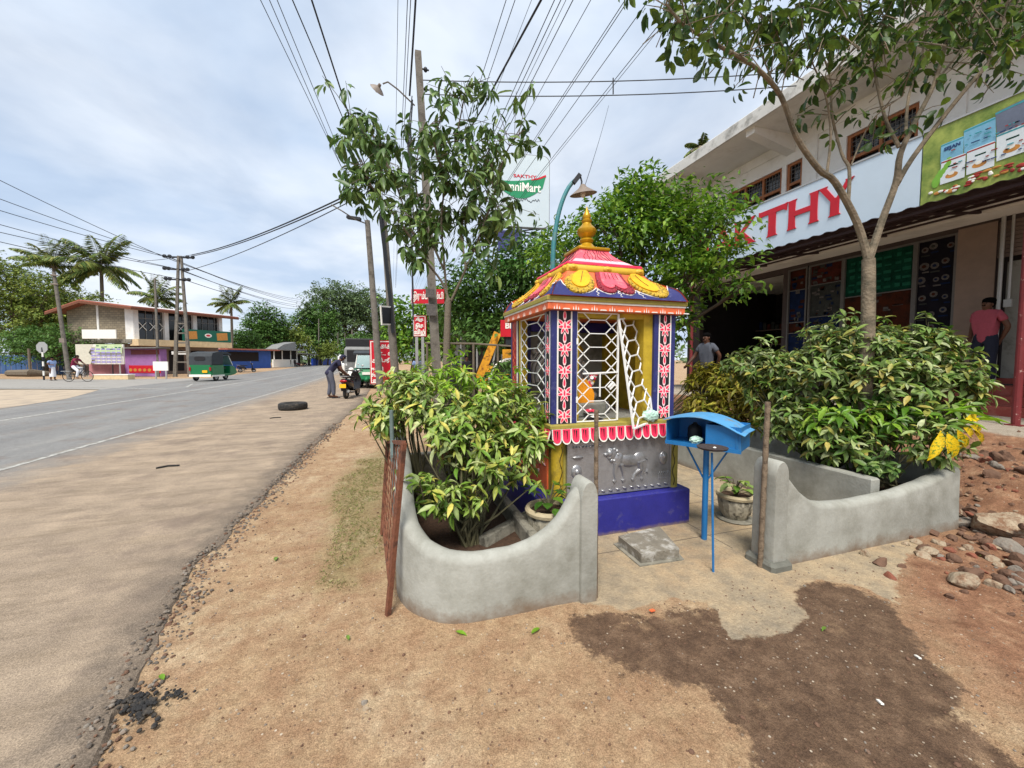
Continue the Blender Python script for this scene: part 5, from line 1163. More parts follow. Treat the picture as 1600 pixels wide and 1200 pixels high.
o = single('rubble_gravel', m, ['stonebrown', 'stonepale', 'brickred'], 'small crumbs of broken brick and stone over the rubble heap', 'gravel', kind='stuff')
m = MB()
for k in range(5200):
    x, y = rr.uniform(-1.4, 4.6), .55+6*rr.random()**1.6
    if y > 1.9 and .0 < x: continue
    if x < -1.35+.0: continue
    rd = rr.uniform(.002, .0065)*(1.9 if rr.random() < .05 else 1); m.m = rr.choice([0, 0, 0, 0, 0, 0, 2, 2, 1]); m.ell((x, y, hz(x, y)+rd*.3), (rd, rd*.8, rd*.6), 6, 4, rr.uniform(0, 3))
single('loose_gravel', m, ['stonebrown', 'stonepale', 'stonegrey'], 'fine loose gravel scattered over the dirt verge', 'gravel', kind='stuff')
m = MB()
for k in range(160):
    p = G(rr.gauss(218, 17), rr.gauss(1106, 12)); rd = rr.uniform(.006, .018); rd *= .62; m.ell((p.x, p.y, .012), (rd, rd, rd*.7), 7, 5, rr.uniform(0, 3))
    if k % 3 == 0: p = G(rr.gauss(268, 12), rr.gauss(1088, 5)); m.ell((p.x, p.y, .01), (rd*.7, rd*.6, rd*.5), 7, 5)
single('tar_crumbs', m, 'rubber', 'black crumbled tar lump at the broken asphalt edge', 'tar', kind='stuff')
m = MB()
for k in range(2600):
    y = .3+9*rr.random()**1.7; e_ = edge_right(y)+cx(y); x = e_+rr.gauss(.02, .07); rd = rr.uniform(.004, .016)*(.7+.08*y); m.m = rr.choice([0, 0, 1, 2])
    if x < e_-.08: continue
    m.ell((x, y, max(hz(x, y), .0)+.002 if x > e_ else .022), (rd, rd*rr.uniform(.5, 1), rd*.6), 6, 4, rr.uniform(0, 3))
single('asphalt_crumbs', m, [mat('crumb', S(92, 84, 76), .9, .2, 30), 'stonegrey', 'stonebrown'], 'crumbled asphalt grit along the broken road edge', 'gravel', kind='stuff')
ldl = ['green fallen leaf in front of the left planter', 'pale fallen leaf on the dirt by the grass patch', 'green fallen leaf right of the centre foreground', 'curled green leaf on the foreground dirt near the asphalt edge', 'dry twig leaf on the dirt left of the grille foot', 'narrow fallen leaf near the rubble', 'small fallen leaf on the wet dirt']
for (px, py, l, mk), lab in zip(((712, 990, .07, 'bright'), (430, 880, .07, 'pale'), (830, 997, .07, 'bright'), (256, 1065, .06, 'bright'), (545, 1005, .05, 'pale'), (1530, 870, .10, 'pale'), (1290, 985, .05, 'pale')), ldl):
    p = G(px, py); lv = Leaves(); a = rr.uniform(0, 6.28); lv.one((0, 0, .012), (math.cos(a), math.sin(a), .1), (0, 0, 1), l, l*.36); o = link('fallen_leaf', lv.mesh('fallen_leaf'), LM[mk], loc=(p.x, p.y, hz(p.x, p.y))); tag(o, lab, 'leaf')
m = MB(); p = G(1019, 959); m.cbox((p.x, p.y, .02), (.035, .018, .006), .3, .2); single('red_wrapper', m, 'orange', 'tiny red wrapper on the wet soil edge before the entrance', 'litter')
for (px, py, lab) in ((1375, 1097, 'white scrap lying in the middle of the wet dirt'), (1434, 1026, 'small white scrap near the right end of the wet dirt'), (690, 925, 'white paper scrap beside the planter foot')):
    p = G(px, py); m = MB(); m.cbox((p.x, p.y, hz(p.x, p.y)+.006), (.028, .012, .006), 1.1, .2); single('paper_scrap', m, 'paintwhite', lab, 'litter')
# ================================================================ shop building (facade runs along Y)
sb = Thing('shop_building', 'large white two storey shop building with a long pale blue name board', 'building', (10.9, 4, .5))
XU, XG = 10.1, 10.9
def wall_holes(m, X, th, y0, y1, z0, z1, holes):
    ys_ = sorted({y0, y1, *[h[0] for h in holes], *[h[1] for h in holes]}); zs_ = sorted({z0, z1, *[h[2] for h in holes], *[h[3] for h in holes]})
    for a, b in zip(ys_, ys_[1:]):
        for c, e in zip(zs_, zs_[1:]):
            if any(h[0] <= a and b <= h[1] and h[2] <= c and e <= h[3] for h in holes): continue
            m.box((X, a, c), (X+th, b, e))
wins = [(7.98, 9.72, 5.1, 6.62), (7.44, 7.86, 5.1, 6.62), (5.15, 6.44, 5.1, 6.60), (1.8, 3.6, 5.1, 6.6)]
m = MB(); wall_holes(m, XU, .2, -6, 12.2, 4.2, 7.26, wins); m.box((XU+.2, 12.0, 4.2), (19, 12.2, 7.26)); m.box((XU+.2, -6, 4.1), (19, 12, 4.2))
for y in (7.2, 4.6, 10.45, 1.2): m.box((XU-.04, y-.14, 4.2), (XU, y+.14, 7.0))
m.box((XU-.03, -6, 6.98), (XU, 12.2, 7.2)); sb.part('upper_wall', m, 'wallwhite')
m = MB(); m.box((8.6, -6, 7.26), (19, 12.4, 7.40)); m.m = 1; m.box((8.55, -6.2, 7.40), (19, 12.5, 7.56), .02); m.box((8.54, -6.2, 7.24), (8.60, 12.5, 7.41)); sb.part('roof_slab', m, ['wallwhite', 'slabedge'])
for y in (10.45, 7.75, 4.6, 1.2):
    m = MB(); m.add([(8.7, y-.12, 7.10), (XU, y-.12, 6.85), (XU, y-.12, 7.26), (8.7, y-.12, 7.26), (8.7, y+.12, 7.10), (XU, y+.12, 6.85), (XU, y+.12, 7.26), (8.7, y+.12, 7.26)], [(0,1,2,3), (7,6,5,4), (0,4,5,1), (1,5,6,2), (2,6,7,3), (3,7,4,0)])
    sb.part('roof_bracket', m, 'wallwhite')
for (a, b, c, e) in wins:
    m = MB(); fx = XU+.04; w_ = .07
    for q in (a, b-w_): m.box((fx, q, c), (fx+.08, q+w_, e))
    for q in (c, e-w_, c+(e-c)*.62): m.box((fx+.001, a+w_, q), (fx+.078, b-w_, q+w_))
    nc = max(1, round((b-a)/.62)); 
    for i in range(1, nc): y = a+(b-a)*i/nc; m.box((fx+.005, y-.03, c+w_), (fx+.07, y+.03, e-w_))
    wn = sb.part('window', m, 'wood')
    g = MB(); g.box((fx+.09, a, c), (fx+.10, b, e)); sb.part('pane', g, 'darkglass', parent=wn)
    g = MB()
    for i in range(int((b-a)/.09)): y = a+.05+i*.09; g.bar((fx+.03, y, e-.5), (fx+.03, y, e-.07), .01)
    for q in (.1, .2, .32, .42): g.bar((fx+.028, a+.07, e-.07-q), (fx+.028, b-.07, e-.07-q), .01)
    sb.part('grille', g, mat('grillgrey', S(96, 92, 88), .6, .1), parent=wn)
# ground floor wall with openings / interior
m = MB(); wall_holes(m, XG, .18, -6, 12.2, .5, 4.2, [(8.45, 11.6, .55, 3.95), (4.83, 8.3, .9, 4.0), (3.0, 4.30, 1.0, 4.02), (-4, 2.2, .6, 3.9)]); sb.part('lower_wall', m, mat('shadewall', S(66, 56, 54), .8, .15, 3))  # wall darkened in its colour to carry the shade under the awning
m = MB(); m.box((10.88, 4.30, 1.0), (10.90, 4.83, 4.05)); m.m = 1; m.box((XG+.25, 2.95, .98), (XG+.32, 4.40, 3.3)); sb.part('column', m, ['brownwall', 'greywall'])
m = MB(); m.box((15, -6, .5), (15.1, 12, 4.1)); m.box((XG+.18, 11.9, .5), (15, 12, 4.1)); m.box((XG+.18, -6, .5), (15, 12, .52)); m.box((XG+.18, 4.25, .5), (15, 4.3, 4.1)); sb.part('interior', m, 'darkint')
m = MB()
for i in range(9): z = 3.36+i*.075; m.box((XG+.02, 3.0, z), (XG+.06, 4.3, z+.066))
sb.part('roller_shutter', m, 'shutter')
# glazed display panels with sticker films
dm('st_green', S(0, 50, 38), .75, .3, 7, c2=S(12, 72, 54)); dm('st_orange', S(92, 42, 22), .75, .3, 5, c2=S(34, 22, 18)); dm('st_blue', S(18, 32, 62), .75, .4, 6); dm('st_dark', S(22, 20, 28), .75, .4, 5); dm('st_red', S(72, 32, 26), .75, .4, 5); dm('st_grey', S(54, 56, 54), .75, .4, 9); dm('st_pale', S(88, 84, 82), .75, .4, 30)  # film colours kept dark to paint in the awning's shade
for k_ in ('st_green', 'st_orange', 'st_blue', 'st_dark', 'st_red', 'st_grey', 'st_pale'): M[k_].node_tree.nodes['Principled BSDF'].inputs['Specular IOR Level'].default_value = .1
dm('aludark', S(92, 90, 88), .6, .1, 20)  # frame metal, darkened in colour for the same awning shade
def panel(y0, y1, rows, name='display_window', extra=None):
    g = MB(); mats = []; z = 4.0
    for mm, h in rows:
        if mm not in mats: mats.append(mm)
        g.m = mats.index(mm); g.box((XG+.03, y0, z-h), (XG+.045, y1, z)); z -= h
    pn = sb.part(name, g, mats)
    f = MB(); f.box((XG-.02, y0-.02, .9), (XG+.03, y0+.02, 4.0)); f.box((XG-.02, y1-.02, .9), (XG+.03, y1+.02, 4.0)); f.box((XG-.019, y0+.02, 3.96), (XG+.03, y1-.02, 4.0))
    z = 4.0
    for mm, h in rows[:-1]: z -= h; f.box((XG-.012, y0+.02, z-.012), (XG+.03, y1-.02, z+.012))
    sb.part('frame', f, 'aludark', parent=pn)
    if extra: sb.part('printed_film', extra, ['st_pale', 'st_orange', 'st_blue', 'st_grey', mat('st_green2', S(30, 92, 72), .8, .2, 9, spec=.1)], parent=pn)
rr = random.Random(4)
e = MB()
for i in range(3):
    for j in range(7):
        e.m = 0; y = 4.98+i*.20; z = 3.8-j*.34; q_ = rr.uniform(.05, .085); y += rr.uniform(-.04, .04); z += rr.uniform(-.05, .05); e.T = Matrix.Translation((XG+.022, y, z)) @ Euler((0, R(90), 0)).to_matrix().to_4x4(); e.lathe((0, 0, 0), [(q_, 0), (q_*.9, .006)], 9); e.m = rr.choice([1, 2, 3]); e.lathe((0, 0, .0), [(q_*.45, -.012), (q_*.4, .0)], 7); e.T = None; e.m = rr.choice([2, 3, 0]); e.box((XG+.018, y-.08, z-.14), (XG+.024, y+rr.uniform(.0, .08), z-.11))
panel(4.85, 5.46, [('st_dark', 3.1)], extra=e)
e = MB()
for i in range(60): e.m = rr.choice([1, 1, 3, 0]); y = rr.uniform(5.52, 6.5); z = rr.uniform(1.2, 2.95); e.box((XG+.018, y, z), (XG+.024, y+rr.uniform(.05, .34), z+rr.uniform(.02, .08)))
for i in range(5):
    for j in range(7): e.m = 4; e.box((XG+.018, 5.56+j*.18, 3.1+i*.17), (XG+.024, 5.56+j*.18+rr.uniform(.08, .15), 3.1+i*.17+rr.uniform(.03, .09)))
panel(5.50, 6.86, [('st_green', 1.0), ('st_orange', 1.0), ('st_red', 1.1)], extra=e)
e = MB()
for i in range(110): e.m = rr.choice([3, 3, 0, 2, 1]); y = rr.uniform(6.95, 7.55); z = rr.uniform(1.2, 3.9); e.box((XG+.018, y, z), (XG+.024, y+rr.uniform(.03, .14), z+rr.uniform(.02, .10)))
panel(6.90, 7.70, [('st_red', .55), ('st_grey', .85), ('st_blue', .8), ('st_dark', .9)], extra=e)
e = MB()
for i in range(34): e.m = rr.choice([0, 2, 1, 3]); z = rr.uniform(1.2, 3.9); y = rr.uniform(7.82, 8.1); e.box((XG+.018, y, z), (XG+.024, y+rr.uniform(.04, .14), z+rr.uniform(.03, .12)))
panel(7.78, 8.28, [('st_orange', .6), ('st_blue', .9), ('st_orange', .3), ('st_blue', 1.3)], extra=e)
# shelves and goods inside the dark doorway
m = MB(); rr = random.Random(8)
for row in range(4):
    z = .9+row*.55; m.m = 0; m.box((13.6, 4.8, z), (14.1, 11.6, z+.03))
    for k in range(40): y = 4.9+k*.165; m.m = rr.randint(1, 5); m.box((13.62, y, z+.03), (13.9, y+.13, z+.03+rr.uniform(.15, .38)))
single('goods_shelf', m, ['shutter', 'st_green', 'st_orange', 'st_blue', 'st_grey', 'st_red'], 'shelves of packaged goods deep inside the dark shop', 'shelf')
# awning
aw = Thing('awning', 'long dark maroon corrugated awning under the shop name board', 'awning', (9.7, 4, 4))
m = MB(); n = 560; vs = []
for i in range(n+1):
    y = -6+18.0*i/n; w_ = .018*math.sin(i*2*math.pi/8)
    for (x, z) in ((8.38, 4.00), (9.6, 4.18), (10.88, 4.34)): vs.append((x, y, z+w_))
for i in range(n+1):
    y = -6+18.0*i/n; w_ = .018*math.sin(i*2*math.pi/8)
    for (x, z) in ((8.38, 3.996), (9.6, 4.176), (10.88, 4.336)): vs.append((x, y, z+w_))
h = (n+1)*3; fs = [(i*3+j, i*3+3+j, i*3+4+j, i*3+1+j) for i in range(n) for j in range(2)]; fs += [tuple(h+q for q in reversed(f)) for f in fs]; fs += [(i*3, h+i*3, h+i*3+3, i*3+3) for i in range(n)]
m.add(vs, fs); aw.part('sheet', m, 'awning')
for x, z in ((8.5, 3.95), (9.1, 4.04), (9.7, 4.13), (10.3, 4.21)): m = MB(); m.box((x-.02, -6, z-.05), (x+.02, 12, z-.005)); aw.part('purlin', m, 'awning')
for y in np.arange(-5.5, 12, 1.4): m = MB(); m.bar((8.5, y, 3.90), (10.88, y, 4.21), .04); aw.part('rafter', m, 'awning')
for y, lab in ((3.09, 'dark red awning post with flaking paint at the right edge of the view'), (9.43, 'dark red awning post beside the man in grey'), (-2.2, 'dark red awning post out at the near end')):
    m = MB(); m.tube([(8.57, y, .3), (8.57, y, 3.93)], .045, 12); m.m = 1; m.box((8.49, y-.08, .49), (8.65, y+.08, .515)); 
    if y > 0: single('awning_post', m, ['maroon', 'maroon'], lab, 'post', 'awning posts', smooth=False)
# steps
for i in range(3):
    m = MB(); m.box((9.75+.28*i, 2.2, .35), (10.9, 5.2 if i < 2 else 5.0, .5+.16*(i+1)), .012); sb.part('step', m, 'redstep')
m = MB(); 
for i in range(3): m.box((XG+.05+.25*i, 3.02, .9), (XG+1.2, 4.25, 1.10+.15*i), .01)
sb.part('step', m, 'redstep')
m = MB(); m.tube([(10.86, 4.1, 4.1), (10.86, 4.1, 2.55)], .02, 8); m.box((10.83, 4.05, 2.42), (10.88, 4.15, 2.56)); m.tube([(10.86, 4.22, 4.1), (10.86, 4.22, 1.0)], .03, 8); sb.part('conduit', m, 'alu')
# name board
bd = Thing('name_board', 'long pale blue shop name board reading SAKTHY in big red letters', 'sign', (8.6, 6, 4.6))
m = MB(); m.box((8.6, 4.32, 4.06), (8.70, 10.9, 5.22)); m.m = 1; m.box((8.585, 4.30, 5.22), (8.72, 10.92, 5.25)); bd.part('board', m, ['signblue', 'alu'])
# flared capitals: unit polygons (x right, height 1)
FL = .06
def bar_v(x0, x1, y0, y1, f=FL): c = (x1-x0); return [(x0-f, y0), (x1+f, y0), (x1+f*.2, y0+.06), (x1, y0+.3), (x1, y1-.3), (x1+f*.2, y1-.06), (x1+f, y1), (x0-f, y1), (x0-f*.2, y1-.06), (x0, y1-.3), (x0, y0+.3), (x0-f*.2, y0+.06)]
GLY = {
 'T': [bar_v(.36, .62, 0, 1, .07), [(-.02, 1.02), (0, .74), (.06, .78), (.10, .82), (.90, .82), (.94, .78), (1.0, .74), (1.02, 1.02), (.95, 1), (.05, 1)]],
 'H': [bar_v(.02, .24, 0, 1), bar_v(.76, .98, 0, 1), [(.2, .43), (.8, .43), (.8, .60), (.2, .60)]],
 'Y': [bar_v(.38, .62, 0, .55, .07), [(-.06, 1), (.26, 1), (.22, .95), (.52, .52), (.58, .40), (.40, .40), (.38, .46), (.02, .94)], [(1.06, 1), (.80, 1), (.82, .95), (.50, .46), (.55, .40), (.62, .44), (.64, .50), (1.0, .94)]],
 'K': [bar_v(.02, .25, 0, 1), [(.24, .50), (.66, .95), (.62, 1), (1.0, 1), (.95, .96), (.50, .56), (.24, .36)], [(.38, .58), (.94, .06), (1.04, 0), (.68, 0), (.66, .06), (.28, .44)]],
 'A': [[(-.04, 0), (.24, 0), (.20, .06), (.54, .86), (.46, 1), (.42, 1), (.04, .06)], [(1.06, 0), (.70, 0), (.74, .06), (.44, .86), (.50, 1), (.58, 1), (.98, .06)], [(.25, .28), (.75, .28), (.70, .42), (.30, .42)]],
 'S': [[(.92, .98), (.92, .70), (.84, .72), (.70, .84), (.45, .86), (.30, .78), (.34, .66), (.60, .56), (.84, .46), (.94, .26), (.80, .06), (.50, -.02), (.26, .0), (.06, .04), (.04, .32), (.12, .28), (.28, .14), (.52, .12), (.68, .20), (.64, .32), (.40, .42), (.12, .56), (.04, .76), (.18, .94), (.46, 1.02), (.72, .98), (.84, .95)]]}
for ch, ya, yb in (('S', 9.96, 9.42), ('A', 9.28, 8.66), ('K', 8.5, 7.88), ('T', 7.32, 6.64), ('H', 6.60, 5.96), ('Y', 5.94, 5.34)):
    if ch == 'K': ya, yb = 8.02, 7.42
    if ch == 'A': ya, yb = 8.74, 8.10
    if ch == 'S': ya, yb = 9.36, 8.84
    m = MB(); zb, zt = 4.36, 5.00
    for q, pl in enumerate(GLY[ch]): m.prism(pl, lambda u, v, w_, q=q: (8.6-w_-.0012*q, ya+(yb-ya)*u, zb+(zt-zb)*v), .02)
    bd.part('letter', m, 'signred')
# product banner
bn = Thing('product_banner', 'green product banner with packet pictures at the right end of the name board', 'banner', (8.6, 3.4, 4.6))
dm('grassprint', S(86, 126, 40), .5, .3, 3.2, c2=S(176, 186, 92)); dm('packwhite', S(214, 222, 226), .5, .05, 8); dm('packblue', S(120, 176, 204), .5, .15, 5); dm('packteal', S(60, 150, 160), .5, .2, 6); dm('packgrey', S(104, 112, 130), .5, .15, 5); dm('spice', S(150, 44, 34), .5, .35, 14); dm('foodtan', S(190, 130, 60), .5, .3, 16)
m = MB(); m.box((8.595, 1.2, 4.06), (8.70, 4.30, 5.24)); m.m = 1; m.box((8.58, 1.2, 5.24), (8.72, 4.30, 5.27)); bn.part('board', m, ['grassprint', 'alu'])
def pack(y0, z0, w_, h, mm, tilt, txt=None, band='packteal', pic=True, lay=0):
    m = MB(); mats = [mm, band, 'foodtan', 'paintwhite', 'st_green']; c, s = math.cos(R(tilt)), math.sin(R(tilt))
    fn = lambda u, v, w2: (8.594-.003*lay-w2, y0-(u*c-v*s), z0+u*s+v*c); m.prism([(0, 0), (w_, 0), (w_, h), (w_*.96, h*1.03), (.03, h*1.02), (0, h)], fn, .003)
    m.m = 1; f2 = lambda u, v, w2: fn(u, v, w2+.0032); m.prism([(0, h*.93), (w_, h*.93), (w_, h*.99), (0, h*.99)], f2, .001)
    if pic:
        m.m = 2; m.prism([(w_*.2+w_*.3*(1+math.cos(a*.524))*.9, h*.28+h*.12*math.sin(a*.524)) for a in range(12)], f2, .001); m.m = 3; f3 = lambda u, v, w2: fn(u, v, w2+.0046)
        m.prism([(w_*.45+w_*.13*math.cos(a*.524), h*.36+h*.07*math.sin(a*.524)) for a in range(12)], f3, .001); m.m = 4; m.prism([(w_*.3, h*.66), (w_*.7, h*.66), (w_*.7, h*.72), (w_*.3, h*.72)], f2, .001)
    pk = bn.part('packet_picture', m, mats)
    if txt: place_text(bn, 'lettering', txt, h*.24, (8.594-.003*lay-.006, y0-w_*.5, z0+h*.72), (0, -1, .05), (0, 0, 1), mat('ink', S(30, 60, 110), .6, .05), parent=pk, ext=.001, bold=.003)
pack(4.07, 4.63, .26, .30, 'packblue', 1, 'SEJAN', pic=False, lay=1); pack(3.80, 4.66, .33, .36, 'packblue', 3, None, 'packteal', pic=False, lay=0); pack(3.46, 4.72, .34, .38, 'packgrey', 5, None, 'packteal', False, 0)
pack(4.06, 4.30, .28, .36, 'packwhite', 0, None, 'spice', lay=2); pack(3.76, 4.32, .29, .36, 'packwhite', 1, None, 'spice', lay=2); pack(3.45, 4.38, .31, .38, 'packwhite', 2, None, 'packteal', lay=2)
pack(2.9, 4.4, .4, .5, 'packwhite', 0, None, 'spice', lay=1); pack(2.3, 4.4, .4, .5, 'packblue', 0, None, 'packteal', lay=1)
m = MB(); rr = random.Random(16)
for k in range(44):
    y = rr.uniform(3.15, 4.05); z = rr.choice([4.44, 4.5, 4.56, 4.78, 4.84, 4.9]); m.m = rr.choice([0, 0, 1, 2]); m.box((8.575, y-rr.uniform(.02, .07), z), (8.58, y, z+.014))
bn.part('small_print', m, [MATS['ink'], 'packteal', 'spice'])
m = MB(); rr = random.Random(6)
for k in range(50):
    y = rr.uniform(2.6, 4.2); z = 4.14+.08*rr.random()+(.10 if 3.2 < y < 3.7 else 0)*rr.random(); m.m = rr.choice([0, 0, 1, 2]); m.ell((8.582, y, z), (.008, rr.uniform(.02, .06), rr.uniform(.015, .035)), 8, 6)
for k in range(6): m.m = 3; m.ell((8.588, 4.12-.03*k, 4.36+.05*k), (.004, .05, .09), 10, 6)
bn.part('spice_picture', m, ['spice', 'foodtan', 'paintwhite', mat('leafprint', S(120, 176, 60), .5, .1)])
m = MB(); p = AX(1060, 470, 8.5); m.T = Matrix.Translation(p); m.prism([(.20*math.cos(a*.4), .30*math.sin(a*.4)) for a in range(16)], lambda u, v, w_: (-w_, -u, v), .03); m.m = 1; m.prism([(.14*math.cos(a*.4), .24*math.sin(a*.4)) for a in range(16)], lambda u, v, w_: (-.031-w_, -u, v), .004); m.T = None
single('hanging_sign', m, [mat('signpurple', S(90, 70, 170), .5, .1), 'st_pale'], 'small oval purple rimmed sign hanging by the far awning post', 'sign')
# ================================================================ poles
def lean_pole(name, label, b, t, r0, r1, group='utility poles', sq=False, n=10, extra=None):
    th = Thing(name, label, 'utility pole', tuple(b), group=group); m = MB(); m.tube([Vector(b)-Vector((0,0,.3)), (Vector(b)+Vector(t))/2, t], [r0, (r0+r1)/2, r1], 4 if sq else n); th.part('pole', m, 'poleconc', smooth=not sq); return th
pb, pt = V(684, 600, 9), V(653, 82, 9); pb = pb+(pb-pt)*(.88/(pt.z-pb.z)); 
mp = lean_pole('utility_pole', 'tall concrete utility pole rising behind the young tree', (pb.x, pb.y, 0), pt, .145, .10, sq=True)
for z in (.35, .8): m = MB(); m.tube([pt-Vector((.0, .0, z)), pt-Vector((-.25, .0, z))], .02, 6); m.ell(pt-Vector((-.17, 0, z)), (.05, .05, .06), 8, 6); mp.part('insulator', m, 'wire', smooth=True)
m = MB(); 
for (px, py, w_, h) in ((672, 458, .20, .20), (674, 484, .22, .26)): p = V(px, py, 8.8); m.T = Matrix.Translation(p) @ Euler((0, 0, -TH)).to_matrix().to_4x4(); m.box((-w_/2, -.01, -h/2), (w_/2, 0, h/2)); m.T = None
mp.part('notice', m, 'st_pale', label='faded grey notices pasted on the pole')
m = MB(); a = V(645, 160, 8.9); m.tube([V(648, 165, 9), V(622, 140, 8.8), V(606, 128, 8.7), V(598, 131, 8.7)], .018, 6); mp.part('lamp_arm', m, 'poleconc')
m = MB(); p = V(590, 139, 8.7); m.T = Matrix.Translation(p) @ Euler((R(40), R(40), 0)).to_matrix().to_4x4(); m.lathe((0,0,0), [(0, .01), (.10, .0), (.16, -.03), (.165, -.025), (.11, .02), (.04, .06), (.03, .12), (0, .12)], 24); m.m = 1; m.ell((0, 0, -.02), (.04, .04, .06), 10, 8); m.T = None; mp.part('lamp_shade', m, ['shade', 'paintwhite'], smooth=True)
m = MB(); rr = random.Random(12)
for k in range(7): 
    x0 = rr.uniform(-5, 5); m.tube([V(644+x0*.5, 150+k*6, 8.85), V(640+x0, 190+k*5, 8.8), V(642+x0, 230, 8.85), V(646, 300+k*40, 8.9)], .012, 5)
m.box(V(636, 205, 8.85)-Vector((.05, .04, .12)), V(636, 205, 8.85)+Vector((.05, .04, .12))); mp.part('cable_bundle', m, 'wire')
p2b, p2t = V(594, 600, 18), V(574, 345, 18); p3b, p3t = V(619, 600, 15), V(599, 335, 15)
k2 = p2b+(p2b-p2t)*(p2b.z/(p2t.z-p2b.z)); k3 = p3b+(p3b-p3t)*(p3b.z/(p3t.z-p3b.z))
P2 = lean_pole('utility_pole', 'leaning grey pole standing in front of the big red sign board', (k2.x, k2.y, 0), p2t, .17, .12)
P3 = lean_pole('utility_pole', 'leaning grey pole carrying the narrow black sign', (k3.x, k3.y, 0), p3t, .17, .12)
m = MB(); m.tube([V(574, 350, 18), V(555, 343, 17.5), V(535, 330, 17), V(518, 320, 17)], .03, 6); P2.part('lamp_arm', m, 'poleconc'); m = MB(); p = V(553, 341, 17.6); m.cbox(p, (.62, .2, .12), -TH, R(8)); P2.part('lamp_head', m, 'wire')
m = MB(); rr = random.Random(2)
for k in range(5): m.tube([V(592+k*1.5, 335, 14.8), V(600+k, 400, 14.8), V(608+k, 470, 14.8), V(612+k, 520, 14.8)], .02, 5)
P3.part('cable_bundle', m, 'wire')
m = MB(); p = V(606, 493, 14.6); m.T = Matrix.Translation(p) @ Euler((0, R(-5), -TH+R(74))).to_matrix().to_4x4(); m.box((-.42, 0, -.36), (.30, .04, .36)); m.m = 1; m.box((-.36, -.006, -.30), (.24, 0, .30)); m.T = None
single('pole_sign', m, ['paintwhite', 'black'], 'narrow black sign with a white edge fixed to the leaning pole', 'sign')
for (px, py0, py1, dep, r0, lab) in ((498, 498, 571, 95, .16, 'thin pale pole far along the road beside the slim palm'), (550, 515, 571, 90, .2, 'pale pole above the scooter rider'), (446, 505, 563, 100, .15, 'pale pole behind the roadside tea stall'), (528, 520, 571, 96, .12, 'thin distant pole under the big rounded tree'), (539, 520, 571, 97, .12, 'slender far pole right of the thin distant one'), (242, 435, 590, 33, .12, 'single square pole in front of the left house balcony')):
    b = V(px+(6 if px == 242 else 0), py1, dep); b.z = 0; lean_pole('utility_pole', lab, tuple(b), V(px, py0, dep), r0, r0*.7, sq=px == 242)
b = V(109, 592, 27.5); b.z = 0; LP = lean_pole('utility_pole', 'leaning concrete pole left of the left house', tuple(b), V(84, 425, 27.5), .13, .095)
m = MB(); 
for s_, pyy in ((0, 430), (0, 444)): p = V(85, pyy, 27.4); m.tube([p-Vector((.2, 0, 0)), p+Vector((.2, 0, 0))], .05, 6)
p = V(98, 532, 27.2); m.box(p-Vector((.14, .1, .15)), p+Vector((.14, .1, .15))); LP.part('fittings', m, 'shade')
# twin pole with cross arms
hb = V(285, 583, 33); hb.z = 0; HP = Thing('twin_pole', 'twin concrete pole with three rows of insulators in front of the balcony', 'utility pole', tuple(hb), group='utility poles')
m = MB()
ht = V(281, 400, 33)
for dx in (-.28, .28):
    m.tube([hb+Vector((dx*1.9, 0, -.2)), hb.lerp(ht, .5)+Vector((dx*1.1, 0, 0)), ht+Vector((dx*.35, 0, 0))], [.17, .14, .11], 4)
for f in (.12, .2, .28, .36, .44): q = hb.lerp(ht, f); m.box(q-Vector((.4, .06, .06)), q+Vector((.4, .06, .06)))
HP.part('pole', m, 'poleconc'); m = MB()
for py, wl, wr in ((402, 24, 20), (421, 24, 12), (437, 22, 14)):
    a, b = V(281-wl, py-1, 33), V(281+wr, py+1, 33); m.bar(a, b, .12)
    for f in (0, .18, .82, 1): q = a.lerp(b, f); m.ell(q+Vector((0, 0, .05)), (.17, .14, .16), 8, 6)
HP.part('cross_arms', m, 'wire')
for (px, py0, h) in (): pass
# ================================================================ wires
ORD = ['first', 'second', 'third', 'fourth', 'fifth', 'sixth', 'seventh', 'eighth', 'ninth', 'tenth', 'eleventh', 'twelfth', 'thirteenth', 'fourteenth', 'fifteenth', 'sixteenth']
def wire(p, q, sag, r, label, group):
    p, q = Vector(p), Vector(q); m = MB(); n = 22; m.tube([p.lerp(q, i/n)-Vector((0, 0, sag*4*(i/n)*(1-i/n))) for i in range(n+1)], r, 5); single('overhead_wire', m, 'wire', label, 'wire', group)
for wi, (px0, z, far, r, lab) in enumerate(((407, 8.3, p2t, .008, 'thin'), (421, 8.3, p2t+Vector((0, 0, -.3)), .008, 'thin'), (433, 8.2, p2t+Vector((.1, 0, -.2)), .008, 'thin'), (457, 8.0, p3t+Vector((0, 0, .05)), .012, 'b'), (487, 7.8, p3t+Vector((0, 0, -.3)), .017, 'c'))):
    n_ = AY(px0, 0, 2); d_ = ray(px0, 0); n_ = C0+d_*((z-HC)/d_.z); q_ = n_+(n_-far)*(10/(far-n_).length)
    wire(q_, far, .0, r, {'thin': ORD[wi]+' thin wire from the left among those over the road at upper left', 'b': 'overhead wire between the thin wires and the thick black cable at upper left', 'c': 'thick black overhead cable, rightmost of the upper left wires'}[lab], 'overhead wires')
gw = 'overhead wires running over the shop side of the road'
